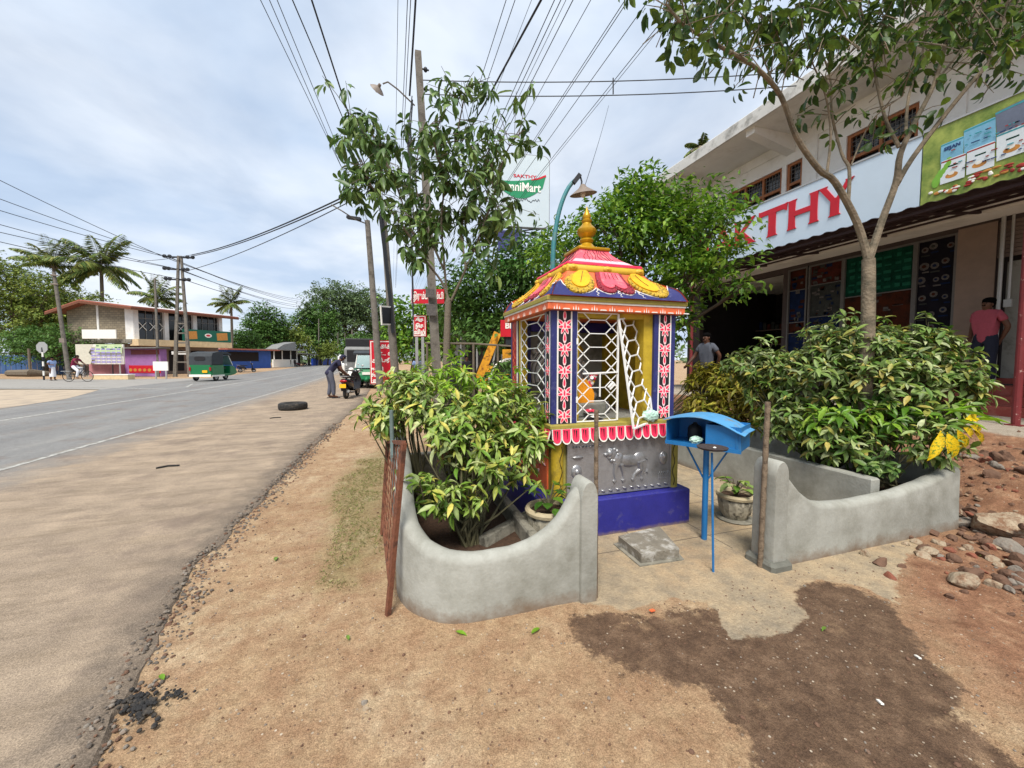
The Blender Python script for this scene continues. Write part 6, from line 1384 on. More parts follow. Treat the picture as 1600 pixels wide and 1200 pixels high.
for wi, (px0, z, r) in enumerate(((622, 8.9, .006), (637, 8.9, .009), (642, 8.9, .009), (792, 8.6, .008), (806, 8.6, .008), (832, 8.4, .005), (868, 8.4, .009), (878, 8.3, .009), (886, 8.4, .006), (897, 8.3, .009), (925, 8.3, .007), (979, 8.2, .008), (984, 8.1, .008), (1016, 8.0, .008), (1063, 7.9, .008), (1070, 7.8, .006))):
    d_ = ray(px0, 0); a = C0+d_*((z-HC)/d_.z); x_far = a.x*.97; b = Vector((x_far, 42, z)); wire((a.x, a.y-9, z), b, .0, r, ORD[wi]+' wire from the left in the fan of thin wires above the tall pole', gw)
wire(V(653, -60, 7.5), V(640, 150, 8.8), .05, .022, 'thick black cable dropping straight down onto the tall utility pole', 'overhead cables')
d_ = ray(850, 0); a = C0+d_*((8.2-HC)/d_.z); wire(a+Vector((.9, -7, .4)), V(752, 172, 11), .0, .024, 'thickest black cable slanting across the sky right of the tall pole', 'overhead cables')
wire(V(752, 172, 11), V(650, 330, 20), .1, .02, 'black cable continuing behind the young tree crown', 'overhead cables')
for y0, y1, r in ((125, 112, .011), (147, 134, .011)): wire(V(656, y0, 9), AX(1245, y1, 8.56), .12, r, ('upper' if y0 == 125 else 'lower')+' nearly level service wire crossing from the tall pole to the shop roof', 'service wires')
wire(AX(958, 122, 5.2), AX(958, 147, 5.2), 0, .016, 'short spacer bar between the two level service wires', 'service wires')
wire(AX(951, 165, 5.0), V(912, 296, 4.72), .05, .004, 'thin drop wire hanging down to the arched lamp', 'service wires')
gw = 'wires strung to the twin pole on the left'
for i, (y0, py) in enumerate(((276, 402), (305, 402), (323, 404), (345, 420), (357, 421), (372, 437))):
    f = V(258+i*6, py, 33); n_ = V(0, y0, 24); wire(n_+(n_-f)*.6, f, .25, .022, ORD[i]+' wire from the top coming from the left edge to the twin pole', gw); wire(f, V(470, 468+i*3, 90), .6, .03, ORD[i]+' wire from the top leaving the twin pole toward the distance', 'wires beyond the twin pole')
for i, (a, b, r) in enumerate((((300, 398), (563, 295), .035), ((300, 400), (566, 299), .03), ((285, 425), (570, 303), .022), ((215, 408), (300, 398), .02))):
    da, db = (33, 16) if i < 3 else (33, 33); wire(V(*a, da), V(*b, db), .35 if i < 3 else .1, r, ['upper black cable sagging across the road to the leaning poles', 'lower black cable sagging across the road beside the upper one', 'thinner cable sagging lowest across the road', 'short cable joining the twin pole from the left'][i], 'cables across the road')
# arched lamp behind the shrine
al = Thing('arched_lamp', 'teal arched street lamp with a round metal shade behind the shrine', 'lamp', (1.9, 4.41, 0))
m = MB(); b0 = V(864, 405, 4.7); limb(m, [(b0.x, b0.y, -.1), (b0.x, b0.y, 1.6), tuple(b0), d(868, 360, 4.7), d(876, 322, 4.7), d(889, 292, 4.7), d(905, 276, 4.7)], .032, .024, 10); al.part('pole', m, 'teal', smooth=True)
m = MB(); m.bar(V(896, 286, 4.68), V(906, 273, 4.68), .05); m.tube([V(907, 276, 4.68), V(909, 284, 4.68), V(908, 292, 4.68)], .010, 6); al.part('bracket', m, 'wire')
m = MB(); p = V(911, 296, 4.66); m.T = Matrix.Translation(p) @ Euler((R(8), R(-10), 0)).to_matrix().to_4x4(); m.lathe((0, 0, 0), [(.015, .06), (.03, .05), (.05, .02), (.11, -.02), (.165, -.055), (.16, -.058), (.10, -.028), (.04, .0)], 26); m.T = None; al.part('lamp_shade', m, 'shade', smooth=True)
m = MB(); m.ell(p-Vector((0, 0, .05)), (.03, .03, .05), 10, 8); al.part('bulb', m, 'paintwhite', smooth=True)
# ================================================================ billboards on the right
def billframe(pos, rz): return Matrix.Translation(pos) @ Euler((0, 0, rz)).to_matrix().to_4x4()
ob = Thing('mart_billboard', 'tall white rounded billboard with a green OmniMart logo', 'billboard', tuple(V(815, 600, 18)), rz=0)
c = V(812, 298, 18); X_ = Vector((math.cos(TH), -math.sin(TH), 0)); X_ = (X_+Vector((0, .16, 0))).normalized(); Y_ = Vector((0, 0, 1)); Nn = X_.cross(Y_)
f0 = lambda u, v, w_: c+X_*u+Y_*v+Nn*w_
W2, H2, rr2 = 1.42, 1.65, .32
rp = [(-W2+rr2+rr2*math.cos(R(a)), -H2+rr2+rr2*math.sin(R(a))) for a in range(180, 271, 15)]+[(W2-rr2+rr2*math.cos(R(a)), -H2+rr2+rr2*math.sin(R(a))) for a in range(270, 361, 15)]+[(W2-rr2+rr2*math.cos(R(a)), H2-rr2+rr2*math.sin(R(a))) for a in range(0, 91, 15)]+[(-W2+rr2+rr2*math.cos(R(a)), H2-rr2+rr2*math.sin(R(a))) for a in range(90, 181, 15)]
m = MB(); m.prism([(a*1.02, b*1.02) for a, b in rp], lambda u, v, w_: f0(u, v, w_-.2), .195); m.m = 1; m.prism(rp, f0, .01); ob.part('panel', m, ['sheetmetal', mat('boardwhite', S(186, 198, 204), .5, .04, 1)])
m = MB(); top = [(-1.25+.1*i, .55-.16*math.sin(math.pi*i/24*1.0)+.0*i) for i in range(25)]; bot = [(1.12-.08*i, .30-.42*math.sin(math.pi*(i+1)/27)) for i in range(1, 26)]
m.prism([(-1.25, .42)]+[(-1.25+.1*i, .42-.12*math.sin(math.pi*i/25)+.012*i) for i in range(1, 26)]+[(1.1-.094*i, .42-.78*math.sin(math.pi*(i+3)/29)) for i in range(0, 25)], lambda u, v, w_: f0(u, v, w_+.011), .012); m.m = 1
m.prism([(.55, .50), (.9, .56), (1.27, .72), (1.24, .80), (.9, .64), (.55, .54)], lambda u, v, w_: f0(u, v, w_+.02), .012); lg_ = ob.part('logo', m, [mat('logogreen', S(16, 128, 84), .5, .05), 'signred'])
place_text(ob, 'lettering', 'OmniMart', .56, f0(.0, .15, .03), X_, (0, 0, 1), 'paintwhite', ext=.006, bold=.012, width=2.0)
place_text(ob, 'lettering', 'SAKTHY', .20, f0(.25, .66, .018), X_, (0, 0, 1), 'signred', ext=.004, bold=.004, width=1.1)
m = MB(); pts = [f0(-1.1+.02*i, -.42+.03*math.sin(i*.9)+.05*math.sin(i*.37)*(i % 9 > 3)+.05*math.sin(i*.21), .02) for i in range(104)]; m.tube(pts, .012, 4); ob.part('lettering', m, 'canvas', label='grey handwritten line under the logo')
m = MB(); m.bar(f0(0, -H2, -.1), V(815, 600, 18.2)-Vector((0, 0, .6)), .22); m.bar(f0(-1.1, -H2-.35, -.1), f0(1.3, -H2-.35, -.1), .06); m.bar(f0(-1.1, -H2, -.1), f0(1.3, -H2-.35, -.1), .05); m.bar(f0(1.1, -H2, -.1), f0(-1.1, -H2-.35, -.1), .05); m.m = 1; m.T = None
ob.part('frame', m, ['canvas'])
def board(name, label, px0, py0, px1, py1, dep, fr, mats, txts=(), rz=0, th_=.06, post=None, tm='paintwhite'):
    a = V(px0, py1, dep); b = V(px1, py0, dep); w_ = (px1-px0)/600*dep; h = (py1-py0)/600*dep; c = (a+b)/2; X_ = Vector((math.cos(TH-rz), -math.sin(TH-rz), 0)); Nn = X_.cross(Vector((0, 0, 1)))
    t = Thing(name, label, 'sign', tuple(c)); f = lambda u, v, q: c+X_*u+Vector((0, 0, v))+Nn*q
    m = MB(); m.prism([(-w_/2, -h/2), (w_/2, -h/2), (w_/2, h/2), (-w_/2, h/2)], lambda u, v, q: f(u, v, q-th_), th_)
    if fr: k = fr; m.m = 1; [m.prism(pl, lambda u, v, q: f(u, v, q+.0005), .01) for pl in ([(-w_/2+k, h/2-2*k), (w_/2-k, h/2-2*k), (w_/2-k, h/2-k), (-w_/2+k, h/2-k)], [(-w_/2+k, -h/2+k), (w_/2-k, -h/2+k), (w_/2-k, -h/2+2*k), (-w_/2+k, -h/2+2*k)], [(-w_/2+k, -h/2+2*k), (-w_/2+2*k, -h/2+2*k), (-w_/2+2*k, h/2-2*k), (-w_/2+k, h/2-2*k)], [(w_/2-2*k, -h/2+2*k), (w_/2-k, -h/2+2*k), (w_/2-k, h/2-2*k), (w_/2-2*k, h/2-2*k)])]
    t.part('board', m, mats)
    for (tx, u, v, sz, wd) in txts: place_text(t, 'lettering', tx, sz*h, f(u*w_, v*h, .006), X_, (0, 0, 1), tm, ext=.003, bold=.008, width=wd*w_ if wd else None)
    if post:
        m = MB()
        for u in post: q = f(u*w_, -h/2, -th_/2); m.bar(q, (q.x, q.y, 0), .08)
        t.part('post', m, 'alu')
    return t
board('red_sign', 'large red roadside board with white Tamil writing behind the leaning pole', 578, 532, 616, 600, 18.8, .04, ['signred', 'paintwhite'], [('அஅ', .18, .37, .13, .5), ('உ எ', .16, .20, .13, .6), ('சக்தி', 0, .03, .13, .8), ('கம்பி', -.2, -.16, .1, .5), ('சீமெந்து', -.1, -.30, .1, .7), ('ஓடு', -.2, -.42, .09, .4)])
board('red_sign', 'wide red sign with white script crossing behind the tall utility pole', 643, 452, 694, 474, 11.3, 0, ['signred', 'paintwhite'], [('இரும்பு', -.2, 0, .62, .5), ('கம்பி', .3, 0, .55, .36)])
board('red_sign', 'small upright red sign with white script low beside the tall utility pole', 645, 493, 666, 526, 11.6, .02, ['signred', 'paintwhite'], [('சிக', 0, .28, .22, .6), ('இக', .0, 0, .24, .6), ('விற்', 0, -.3, .26, .8)], post=(-.25, .2))
board('bill_sign', 'red and white BILL sign on the shop front left of the shrine', 782, 500, 818, 526, 10.4, 0, ['signred', 'paintwhite'], [('BILL', .0, .15, .5, .6)])
board('navy_sign', 'dark navy sign hanging below the mart billboard', 778, 360, 812, 392, 17, 0, ['navy', 'navy'])
board('green_sign', 'bright green sign with pale lettering left of the teal lamp', 781, 405, 822, 440, 14, 0, [mat('limegreen', S(72, 150, 44), .5, .15), 'navy'], [('HOME', .0, -.1, .4, .8)])
# low shop block behind the trees on the right
rb = Thing('roadside_shop', 'dim grey shop front behind the trees left of the shrine', 'building', (5.5, 22, 0))
m = MB(); m.box((5.2, 15, 0), (12, 34, 3.6)); m.m = 1; m.box((4.2, 14.8, 3.3), (5.2, 34, 3.4)); m.m = 2
for y in (15.6, 18.6, 21.6, 24.6): m.box((5.12, y, .1), (5.2, y+2.2, 2.7))
rb.part('wall', m, ['greywall', 'sheetmetal', 'darkint'])
m = MB(); 
for y in (15, 20, 25, 30): m.tube([(4.3, y, 0), (4.3, y, 3.3)], .05, 8)
rb.part('post', m, 'alu')
# yellow digger behind the young tree
dg_ = Thing('backhoe', 'yellow backhoe with a big rear tyre parked behind the planter shrubs', 'digger', tuple(V(775, 590, 11.5)*1)); p = V(792, 566, 11.2); gz = 0
m = MB(); X_ = Vector((math.cos(TH), -math.sin(TH), 0)); Yf = Vector((math.sin(TH), math.cos(TH), 0))
P_ = lambda u, v, z: Vector((p.x, p.y, .10))+X_*u*1.05+Yf*v+Vector((0, 0, z*1.12))
m.tube([P_(.12, .3, .62), P_(.12, -.2, .62)], .64, 22); dg_.part('wheel', m, 'rubber', smooth=True); m = MB(); m.tube([P_(.12, -.19, .62), P_(.12, -.24, .62)], .3, 16); dg_.part('rim', m, 'machyellow', smooth=True)
m = MB(); m.bar(P_(-.85, 0, .55), P_(-.25, 0, 1.9), .2, .22); m.bar(P_(-.7, 0, .95), P_(-.2, 0, 1.0), .18); m.bar(P_(-.6, .1, .6), P_(.4, .1, .75), .3, .25); dg_.part('arm', m, 'machyellow')
m = MB(); m.bar(P_(-.4, 0, 1.0), P_(-.28, 0, 1.75), .05); dg_.part('ram', m, 'alu')
m = MB(); m.cbox(P_(.4, .5, 1.25), (1.1, 1.0, .5), -TH); dg_.part('body', m, 'machyellow')
m = MB(); m.cbox(P_(.35, .45, 1.95), (.9, .9, .9), -TH, bev=.05); dg_.part('cab', m, 'darkglass'); m = MB(); m.tube([P_(.12-.58*math.cos(R(a)), -.22, .62+.58*math.sin(R(a))) for a in range(0, 181, 15)], .06, 6); dg_.part('fender', m, 'paintwhite')
for i, (px, py0, py1, dep) in enumerate(((738, 538, 600, 10.5), (745, 536, 600, 10.2))):
    pass
m = MB(); 
for px in (668, 740, 778): q = V(px, 600, 9.8); m.tube([(q.x, q.y, 0), (q.x, q.y, V(px, 538, 9.8).z)], .03, 6)
m.tube([V(664, 536, 9.8), V(740, 537, 9.8), V(800, 541, 9.8)], .025, 6); single('pole_fence', m, 'bark', 'rough pole rail on posts behind the young tree', 'fence')
m = MB(); q = V(715, 578, 10.8); m.lathe((q.x, q.y, 0), [(.5, 0), (.52, .5), (.55, .9), (.5, 1.05), (.45, 1.1)], 20); single('dark_drum', m, 'black', 'dark covered drum behind the rough pole rail', 'drum', smooth=True)
# ================================================================ people
def skin_mesh(verts, edges, radii, root=0, sub=2):
    radii = [tuple(x*1.1 for x in q) if hasattr(q, '__len__') else q*1.1 for q in radii]
    me = bpy.data.meshes.new('sk'); me.from_pydata([tuple(v) for v in verts], edges, []); o = bpy.data.objects.new('sk', me); col.objects.link(o)
    md = o.modifiers.new('s', 'SKIN'); md.use_smooth_shade = True
    if not me.skin_vertices: pass
    for i, sv in enumerate(me.skin_vertices[0].data): sv.radius = radii[i] if hasattr(radii[i], '__len__') else (radii[i], radii[i]); sv.use_root = (i == root)
    sb_ = o.modifiers.new('b', 'SUBSURF'); sb_.levels = sub; sb_.render_levels = sub
    dg = bpy.context.evaluated_depsgraph_get(); dg.update(); r = bpy.data.meshes.new_from_object(o.evaluated_get(dg)); bpy.data.objects.remove(o); r.materials.clear(); return r
STAND = dict(pel=(0,0,.53), wai=(0,0,.61), che=(0,0,.715), nb=(0,-.005,.80), nk=(0,.004,.845), hd=(0,.014,.895), ht=(0,.008,.952),
             shL=(-.098,0,.795), elL=(-.128,-.02,.635), wrL=(-.125,.02,.49), shR=(.098,0,.795), elR=(.128,-.02,.635), wrR=(.125,.02,.49),
             hiL=(-.052,0,.50), knL=(-.058,.012,.275), anL=(-.06,-.01,.04), toL=(-.068,.075,.018), hiR=(.052,0,.50), knR=(.058,.012,.275), anR=(.06,-.01,.04), toR=(.068,.075,.018))
def person(label, pos, rz, H, pose=None, shirt='c_grey', trousers='c_jeans', sleeve=.62, hair='hair', sarong=False, cap=False, group=None, fine=False, hem=1., skinm='skin', faceturn=0):
    J = dict(STAND); J.update(pose or {}); J = {k: Vector(v)*H for k, v in J.items()}
    t = Thing('person', label, 'person', pos, rz, group, local=True)
    names = ['pel', 'wai', 'che', 'nb', 'nk', 'hd', 'ht', 'shL', 'elL', 'wrL', 'shR', 'elR', 'wrR', 'hiL', 'knL', 'anL', 'toL', 'hiR', 'knR', 'anR', 'toR']
    rad = dict(pel=(.060, .044), wai=(.056, .040), che=(.062, .042), nb=(.045, .038), nk=.030, hd=(.043, .052), ht=(.030, .036), shL=.029, elL=.024, wrL=.016, shR=.029, elR=.024, wrR=.016, hiL=.052, knL=.034, anL=.022, toL=(.022, .014), hiR=.052, knR=.034, anR=.022, toR=(.022, .014))
    V_ = [J[n] for n in names]; Rr = [tuple(x*H for x in rad[n]) if isinstance(rad[n], tuple) else rad[n]*H for n in names]; ix = {n: i for i, n in enumerate(names)}
    Ed = [('pel', 'wai'), ('wai', 'che'), ('che', 'nb'), ('nb', 'nk'), ('nk', 'hd'), ('hd', 'ht'), ('che', 'shL'), ('shL', 'elL'), ('elL', 'wrL'), ('che', 'shR'), ('shR', 'elR'), ('elR', 'wrR'), ('pel', 'hiL'), ('hiL', 'knL'), ('knL', 'anL'), ('anL', 'toL'), ('pel', 'hiR'), ('hiR', 'knR'), ('knR', 'anR'), ('anR', 'toR')]
    Ed = [(ix[a], ix[b]) for a, b in Ed]
    for s_ in 'LR':
        w_ = J['wr'+s_]; dd = (w_-J['el'+s_]).normalized(); sg = -1 if s_ == 'L' else 1; pm = w_+dd*.045*H; V_.append(pm); Rr.append((.022*H, .012*H)); pi = len(V_)-1; Ed.append((ix['wr'+s_], pi))
        if fine:
            sd = Vector((0, 1, 0)) if abs(dd.y) < .8 else Vector((0, 0, 1)); sd = (sd-dd*sd.dot(dd)).normalized(); inn = dd.cross(sd)*.2
            for q, ln in ((-1.5, .036), (-.5, .044), (.5, .042), (1.5, .032)):
                a = pm+dd*.018*H+sd*q*.010*H; b = a+dd*ln*.55*H+inn*.01*H; c = b+dd*ln*.4*H+inn*.05*H; k = len(V_); V_ += [a, b, c]; Rr += [.0062*H, .0058*H, .0045*H]; Ed += [(pi, k), (k, k+1), (k+1, k+2)]
            a = w_+dd*.02*H+sd*.018*H; b = a+dd*.022*H+sd*.014*H; k = len(V_); V_ += [a, b]; Rr += [.008*H, .006*H]; Ed += [(pi, k), (k, k+1)]
        else: V_.append(pm+dd*.04*H); Rr.append((.016*H, .009*H)); Ed.append((pi, len(V_)-1))
    body = skin_mesh(V_, Ed, Rr, 0); 
    t.partmesh('body', body, skinm)
    fw = Vector((math.sin(faceturn)*-1, math.cos(faceturn), 0)); up = (J['ht']-J['hd']).normalized(); rt = fw.cross(up).normalized(); hd = J['hd']+up*.012*H
    m = MB(); m.ell(hd+fw*.05*H-up*.008*H, (.008*H, .013*H, .013*H), 8, 6)
    for s_ in (-1, 1): m.ell(hd+rt*s_*.044*H-up*.004*H, (.007*H, .010*H, .016*H), 8, 6)
    m.ell(hd+fw*.022*H-up*.036*H, (.026*H, .022*H, .018*H), 10, 6); t.part('face', m, skinm, smooth=True)
    m = MB()
    for s_ in (-1, 1): m.ell(hd+fw*.046*H+rt*s_*.018*H+up*.008*H, (.007*H, .004*H, .004*H), 8, 5); m.ell(hd+fw*.047*H+rt*s_*.018*H+up*.018*H, (.010*H, .003*H, .003*H), 8, 5)
    m.ell(hd+fw*.044*H-up*.024*H, (.016*H, .005*H, .004*H), 8, 5); m.ell(hd+fw*.0455*H-up*.018*H, (.016*H, .005*H, .003*H), 8, 5)
    t.part('features', m, 'hair', smooth=True)
    m = MB(); hc = J['ht']-fw*.006*H-up*.004*H; n0 = len(m.v); m.ell(hc-fw*.004*H-up*.008*H, (.051*H, .058*H, .040*H), 16, 10); m.ell(J['hd']-fw*.024*H+up*.014*H, (.049*H, .044*H, .050*H), 14, 8)
    t.part('cap' if cap else 'hair', m, 'c_navy' if cap else hair, smooth=True)
    if cap: m = MB(); m.ell(hc+fw*.05*H-up*.006*H, (.036*H, .040*H, .006*H), 12, 6); t.part('cap_brim', m, 'c_navy', smooth=True)
    # shirt
    g = .011*H; lw = J['pel']+(J['pel']-J['wai'])*.95*hem
    sv = [lw, J['wai'], J['che'], J['nb']-up*.0*H, J['shL'], J['shL'].lerp(J['elL'], sleeve), J['shR'], J['shR'].lerp(J['elR'], sleeve)]
    sr = [(.092*H, .070*H), (.086*H, .064*H), (.092*H, .066*H), (.048*H, .040*H), .042*H, .036*H, .042*H, .036*H]
    t.partmesh('shirt', skin_mesh(sv, [(0, 1), (1, 2), (2, 3), (2, 4), (4, 5), (2, 6), (6, 7)], sr, 1), shirt)
    if sarong:
        m = MB(); c = J['pel']; m.lathe((c.x, c.y, 0), [(.098*H, .16*H), (.092*H, .3*H), (.082*H, .45*H), (.078*H, .56*H)], 18, .05, 5); t.part('sarong', m, trousers, smooth=True)
    else:
        sv = [J['wai'], J['pel'], J['hiL'], J['knL'], J['anL']+Vector((0, 0, .012*H)), J['hiR'], J['knR'], J['anR']+Vector((0, 0, .012*H))]
        sr = [(.074*H, .056*H), (.078*H, .058*H), .058*H, .043*H, .034*H, .058*H, .043*H, .034*H]
        t.partmesh('trousers', skin_mesh(sv, [(0, 1), (1, 2), (2, 3), (3, 4), (1, 5), (5, 6), (6, 7)], sr, 1), trousers)
    for s_ in 'LR':
        m = MB(); a = J['an'+s_]; b = J['to'+s_]; z0 = min(a.z, b.z)-.03*H if False else 0
        m.cbox(((a.x+b.x)/2, (a.y+b.y)/2, max(.006, b.z-.018*H)+.004), (.05*H, .15*H, .012*H), -math.atan2(b.x-a.x, b.y-a.y), bev=.003); t.part('sandal', m, 'c_black')
    return t
PK = dict(STAND); 
person('man in a pink short sleeved shirt and dark jeans standing on the red step', (10.42, 4.18, .985), R(78), 1.64, dict(elL=(-.150, -.05, .645), wrL=(-.09, -.07, .52), elR=(.150, -.045, .645), wrR=(.105, .045, .535), hd=(-.012, .022, .893), ht=(-.022, .020, .948), knR=(.064, .02, .275), anR=(.085, .02, .04), toR=(.105, .095, .018)), 'c_pink', 'c_jeans', fine=True)
p = V(1104, 560, 8.9); person('man in a grey polo shirt standing in the shade below the awning', (p.x, p.y, hz(p.x, p.y)), R(95), 1.68, dict(elR=(.17, .03, .66), wrR=(.19, .12, .56), elL=(-.16, -.06, .66), wrL=(-.11, -.08, .55)), 'c_grey', 'c_black', fine=True)
# man bending over the scooter
fl = lambda z, y: z
BEND = dict(pel=(0, -.03, .515), wai=(0, .02, .59), che=(0, .10, .675), nb=(0, .155, .735), nk=(0, .185, .765), hd=(0, .225, .79), ht=(0, .25, .84),
            shL=(-.095, .13, .73), elL=(-.12, .17, .57), wrL=(-.10, .27, .48), shR=(.095, .13, .73), elR=(.12, .17, .57), wrR=(.10, .27, .48), hiL=(-.05, -.03, .49), hiR=(.05, -.03, .49), knL=(-.055, .0, .27), knR=(.06, .03, .27), anL=(-.06, -.04, .04), toL=(-.06, .05, .018), anR=(.06, .03, .04), toR=(.06, .115, .018))
g = G(518, 623); person('man in a navy shirt and cap bending over the parked black scooter', (g.x, g.y, .025), R(-72), 1.86, BEND, 'c_navy', 'c_greyp', fine=True, cap=True)
g = G(83, 595); person('man in a pale blue shirt and white sarong standing by the stop sign', (g.x, g.y, .02), R(-120), 1.65, dict(elR=(.16, .05, .68), wrR=(.09, .12, .66)), 'c_blue', 'c_white', sarong=True)
g = G(122, 597); CY = g
SIT = dict(pel=(0, -.12, .60), wai=(0, -.09, .68), che=(0, -.03, .78), nb=(0, 0, .86), nk=(0, .01, .89), hd=(0, .025, .935), ht=(0, .025, .985), shL=(-.095, -.015, .85), elL=(-.13, .08, .72), wrL=(-.11, .22, .63), shR=(.095, -.015, .85), elR=(.13, .08, .72), wrR=(.11, .22, .63), hiL=(-.05, -.10, .57), knL=(-.06, .10, .50), anL=(-.06, .04, .27), toL=(-.06, .12, .25), hiR=(.05, -.10, .57), knR=(.06, .08, .40), anR=(.06, .02, .16), toR=(.06, .10, .14))
person('cyclist in a maroon shirt riding past the torn notice board', (g.x, g.y, .03), R(-100), 1.7, SIT, 'c_maroon', 'c_white')
for (px, py, dep, sh_, tr_, rz, lab) in ((453, 574, 76, 'c_black', 'c_black', 0, 'left one of two people in black walking by the far tea stall'), (461, 574, 76, 'c_black', 'c_black', .3, 'right one of two people in black walking by the far tea stall'), (661, 578, 17, 'c_grey', 'c_black', R(160), 'person in grey standing behind the tall utility pole'), (652, 578, 18, 'c_blue', 'c_white', R(200), 'person in pale blue standing left of the tall utility pole'), (712, 580, 17, 'c_navy', 'c_black', R(120), 'person in navy in the shade behind the young tree'), (729, 580, 18, 'c_black', 'c_jeans', R(200), 'person in black in the shade beyond the rough rail'), (433, 574, 74, 'c_maroon', 'c_white', 0, 'far person in dark red near the flower pots of the stall')):
    p = V(px, 575, dep); person(lab, (p.x, p.y, .02), rz, 1.66, None, sh_, tr_)
# ================================================================ vehicles
def wheel(th, m_loc, r, w_, axis='x', tyre='rubber', rim='alu', parent=None):
    """separate tyre (torus-like) and rim at m_loc (local frame), axle along x"""
    m = MB(); n = 28; k = 10; vs = []; rt = w_/2
    for i in range(n):
        a = 2*math.pi*i/n
        for j in range(k): b = 2*math.pi*j/k; rr_ = r-rt+rt*math.cos(b); vs.append((m_loc[0]+rt*math.sin(b), m_loc[1]+rr_*math.cos(a), m_loc[2]+rr_*math.sin(a)))
    m.add(vs, [(i*k+j, ((i+1)%n)*k+j, ((i+1)%n)*k+(j+1)%k, i*k+(j+1)%k) for i in range(n) for j in range(k)])
    wh = th.part('wheel', m, tyre, parent, smooth=True); m = MB(); x, y, z = m_loc
    m.tube([(x-w_*.28, y, z), (x+w_*.28, y, z)], r*.62, 20); m.tube([(x-w_*.5, y, z), (x+w_*.5, y, z)], r*.15, 10); th.part('rim', m, rim, wh, smooth=True); return wh
def scooter(label, pos, rz, bodym='c_black', group='parked scooters and motorbikes'):
    t = Thing('scooter', label, 'scooter', pos, rz, group, local=True)
    dm('scblack', S(26, 24, 28), .25, .1, 3, spec=.6); dm('scmaroon', S(96, 16, 28), .25, .1, 3, spec=.6)
    wheel(t, (0, -.62, .225), .225, .11); wheel(t, (0, .64, .22), .22, .10)
    def loft(secs, mm, name):
        m = MB(); n = 14; vs = []
        for (y, z, hw, hh) in secs:
            for j in range(n): a = 2*math.pi*j/n; ca, sa = math.cos(a), math.sin(a); vs.append((hw*math.copysign(abs(ca)**.7, ca), y, z+hh*math.copysign(abs(sa)**.7, sa)))
        k = len(secs); m.add(vs, [(i*n+j, i*n+(j+1)%n, (i+1)*n+(j+1)%n, (i+1)*n+j) for i in range(k-1) for j in range(n)]+[tuple(range(n-1, -1, -1)), tuple((k-1)*n+j for j in range(n))]); return t.part(name, m, mm, smooth=True)
    loft([(-.88, .70, .05, .05), (-.80, .66, .12, .09), (-.60, .60, .16, .14), (-.30, .54, .17, .16), (-.12, .46, .13, .14), (-.04, .38, .08, .08)], bodym, 'body')
    loft([(-.78, .80, .08, .03), (-.6, .80, .14, .045), (-.3, .78, .15, .05), (0, .76, .11, .045), (.06, .74, .06, .03)], 'c_black', 'seat')
    m = MB(); m.box((-.17, -.1, .26), (.17, .42, .32), .015); t.part('floorboard', m, bodym)
    m = MB(); 
    vs = []
    for (y, z, hw) in ((.42, .30, .16), (.50, .50, .20), (.50, .70, .21), (.44, .88, .15), (.40, .95, .08)):
        vs += [(-hw, y-.03, z), (-hw*.5, y+.04, z), (0, y+.06, z), (hw*.5, y+.04, z), (hw, y-.03, z), (hw*.5, y-.02, z), (-hw*.5, y-.02, z)]
    m.add(vs, [(i*7+j, i*7+(j+1)%7, (i+1)*7+(j+1)%7, (i+1)*7+j) for i in range(4) for j in range(7)]); t.part('front_apron', m, bodym, smooth=True)
    m = MB(); m.tube([(-.33, .32, 1.0), (-.2, .38, 1.02), (0, .42, .98), (.2, .38, 1.02), (.33, .32, 1.0)], .018, 8); hb_ = t.part('handlebar', m, 'c_black')
    for s_ in (-1, 1): m = MB(); m.tube([(s_*.24, .37, 1.02), (s_*.30, .36, 1.16)], .006, 5); m.ell((s_*.31, .355, 1.20), (.055, .012, .035), 10, 6); t.part('mirror', m, 'alu', parent=hb_, smooth=True)
    m = MB(); m.ell((0, .46, .96), (.13, .08, .08), 12, 8); t.part('headlight_cowl', m, bodym, smooth=True); m = MB(); m.ell((0, .52, .95), (.08, .04, .05), 12, 8); t.part('headlight', m, 'paintwhite', smooth=True)
    m = MB(); m.ell((0, -.885, .66), (.13, .04, .05), 12, 8); t.part('tail_light', m, 'lampred', smooth=True)
    m = MB(); m.box((-.11, -.95, .42), (.11, -.935, .56)); pl = t.part('number_plate', m, 'plate'); m = MB(); m.bar((0, -.94, .56), (0, -.80, .62), .06); m.bar((0, -.93, .44), (0, -.86, .30), .16, .02); t.part('rear_mudguard', m, 'c_black')
    m = MB(); m.tube([(-.12, -.5, .78), (-.13, -.85, .82), (0, -.95, .84), (.13, -.85, .82), (.12, -.5, .78)], .014, 6); t.part('grab_rail', m, 'alu')
    m = MB(); m.tube([(.14, -.2, .22), (.16, -.6, .24), (.165, -.86, .30)], [.03, .045, .05], 10); t.part('exhaust', m, 'sheetmetal', smooth=True)
    m = MB(); m.bar((-.05, -.62, .22), (-.06, -.15, .28), .09, .12); m.bar((.0, .64, .22), (.0, .45, .7), .05); m.ell((0, .62, .33), (.06, .2, .13), 10, 6); m.tube([(-.1, -.2, .2), (-.22, -.26, .01)], .012, 5); t.part('chassis', m, 'c_black')
    return t
a, b = G(541, 624), G(565, 617); rzS = -math.atan2(b.x-a.x, b.y-a.y); dr = (b-a).normalized(); ctr = a+dr*.62
dm('scblack', S(26, 24, 28), .25, .1, 3, spec=.6); dm('scmaroon', S(96, 16, 28), .25, .1, 3, spec=.6)
scooter('black scooter with a yellow number plate parked at the asphalt edge', (ctr.x, ctr.y, .02), rzS, 'scblack')
g = G(556, 607); scooter('white scooter parked just beyond the black scooter', (g.x, g.y, .02), R(160), 'paintwhite')
g = G(548, 600); scooter('pale scooter parked behind the white one near the green three wheeler', (g.x, g.y, .02), R(190), 'alu')
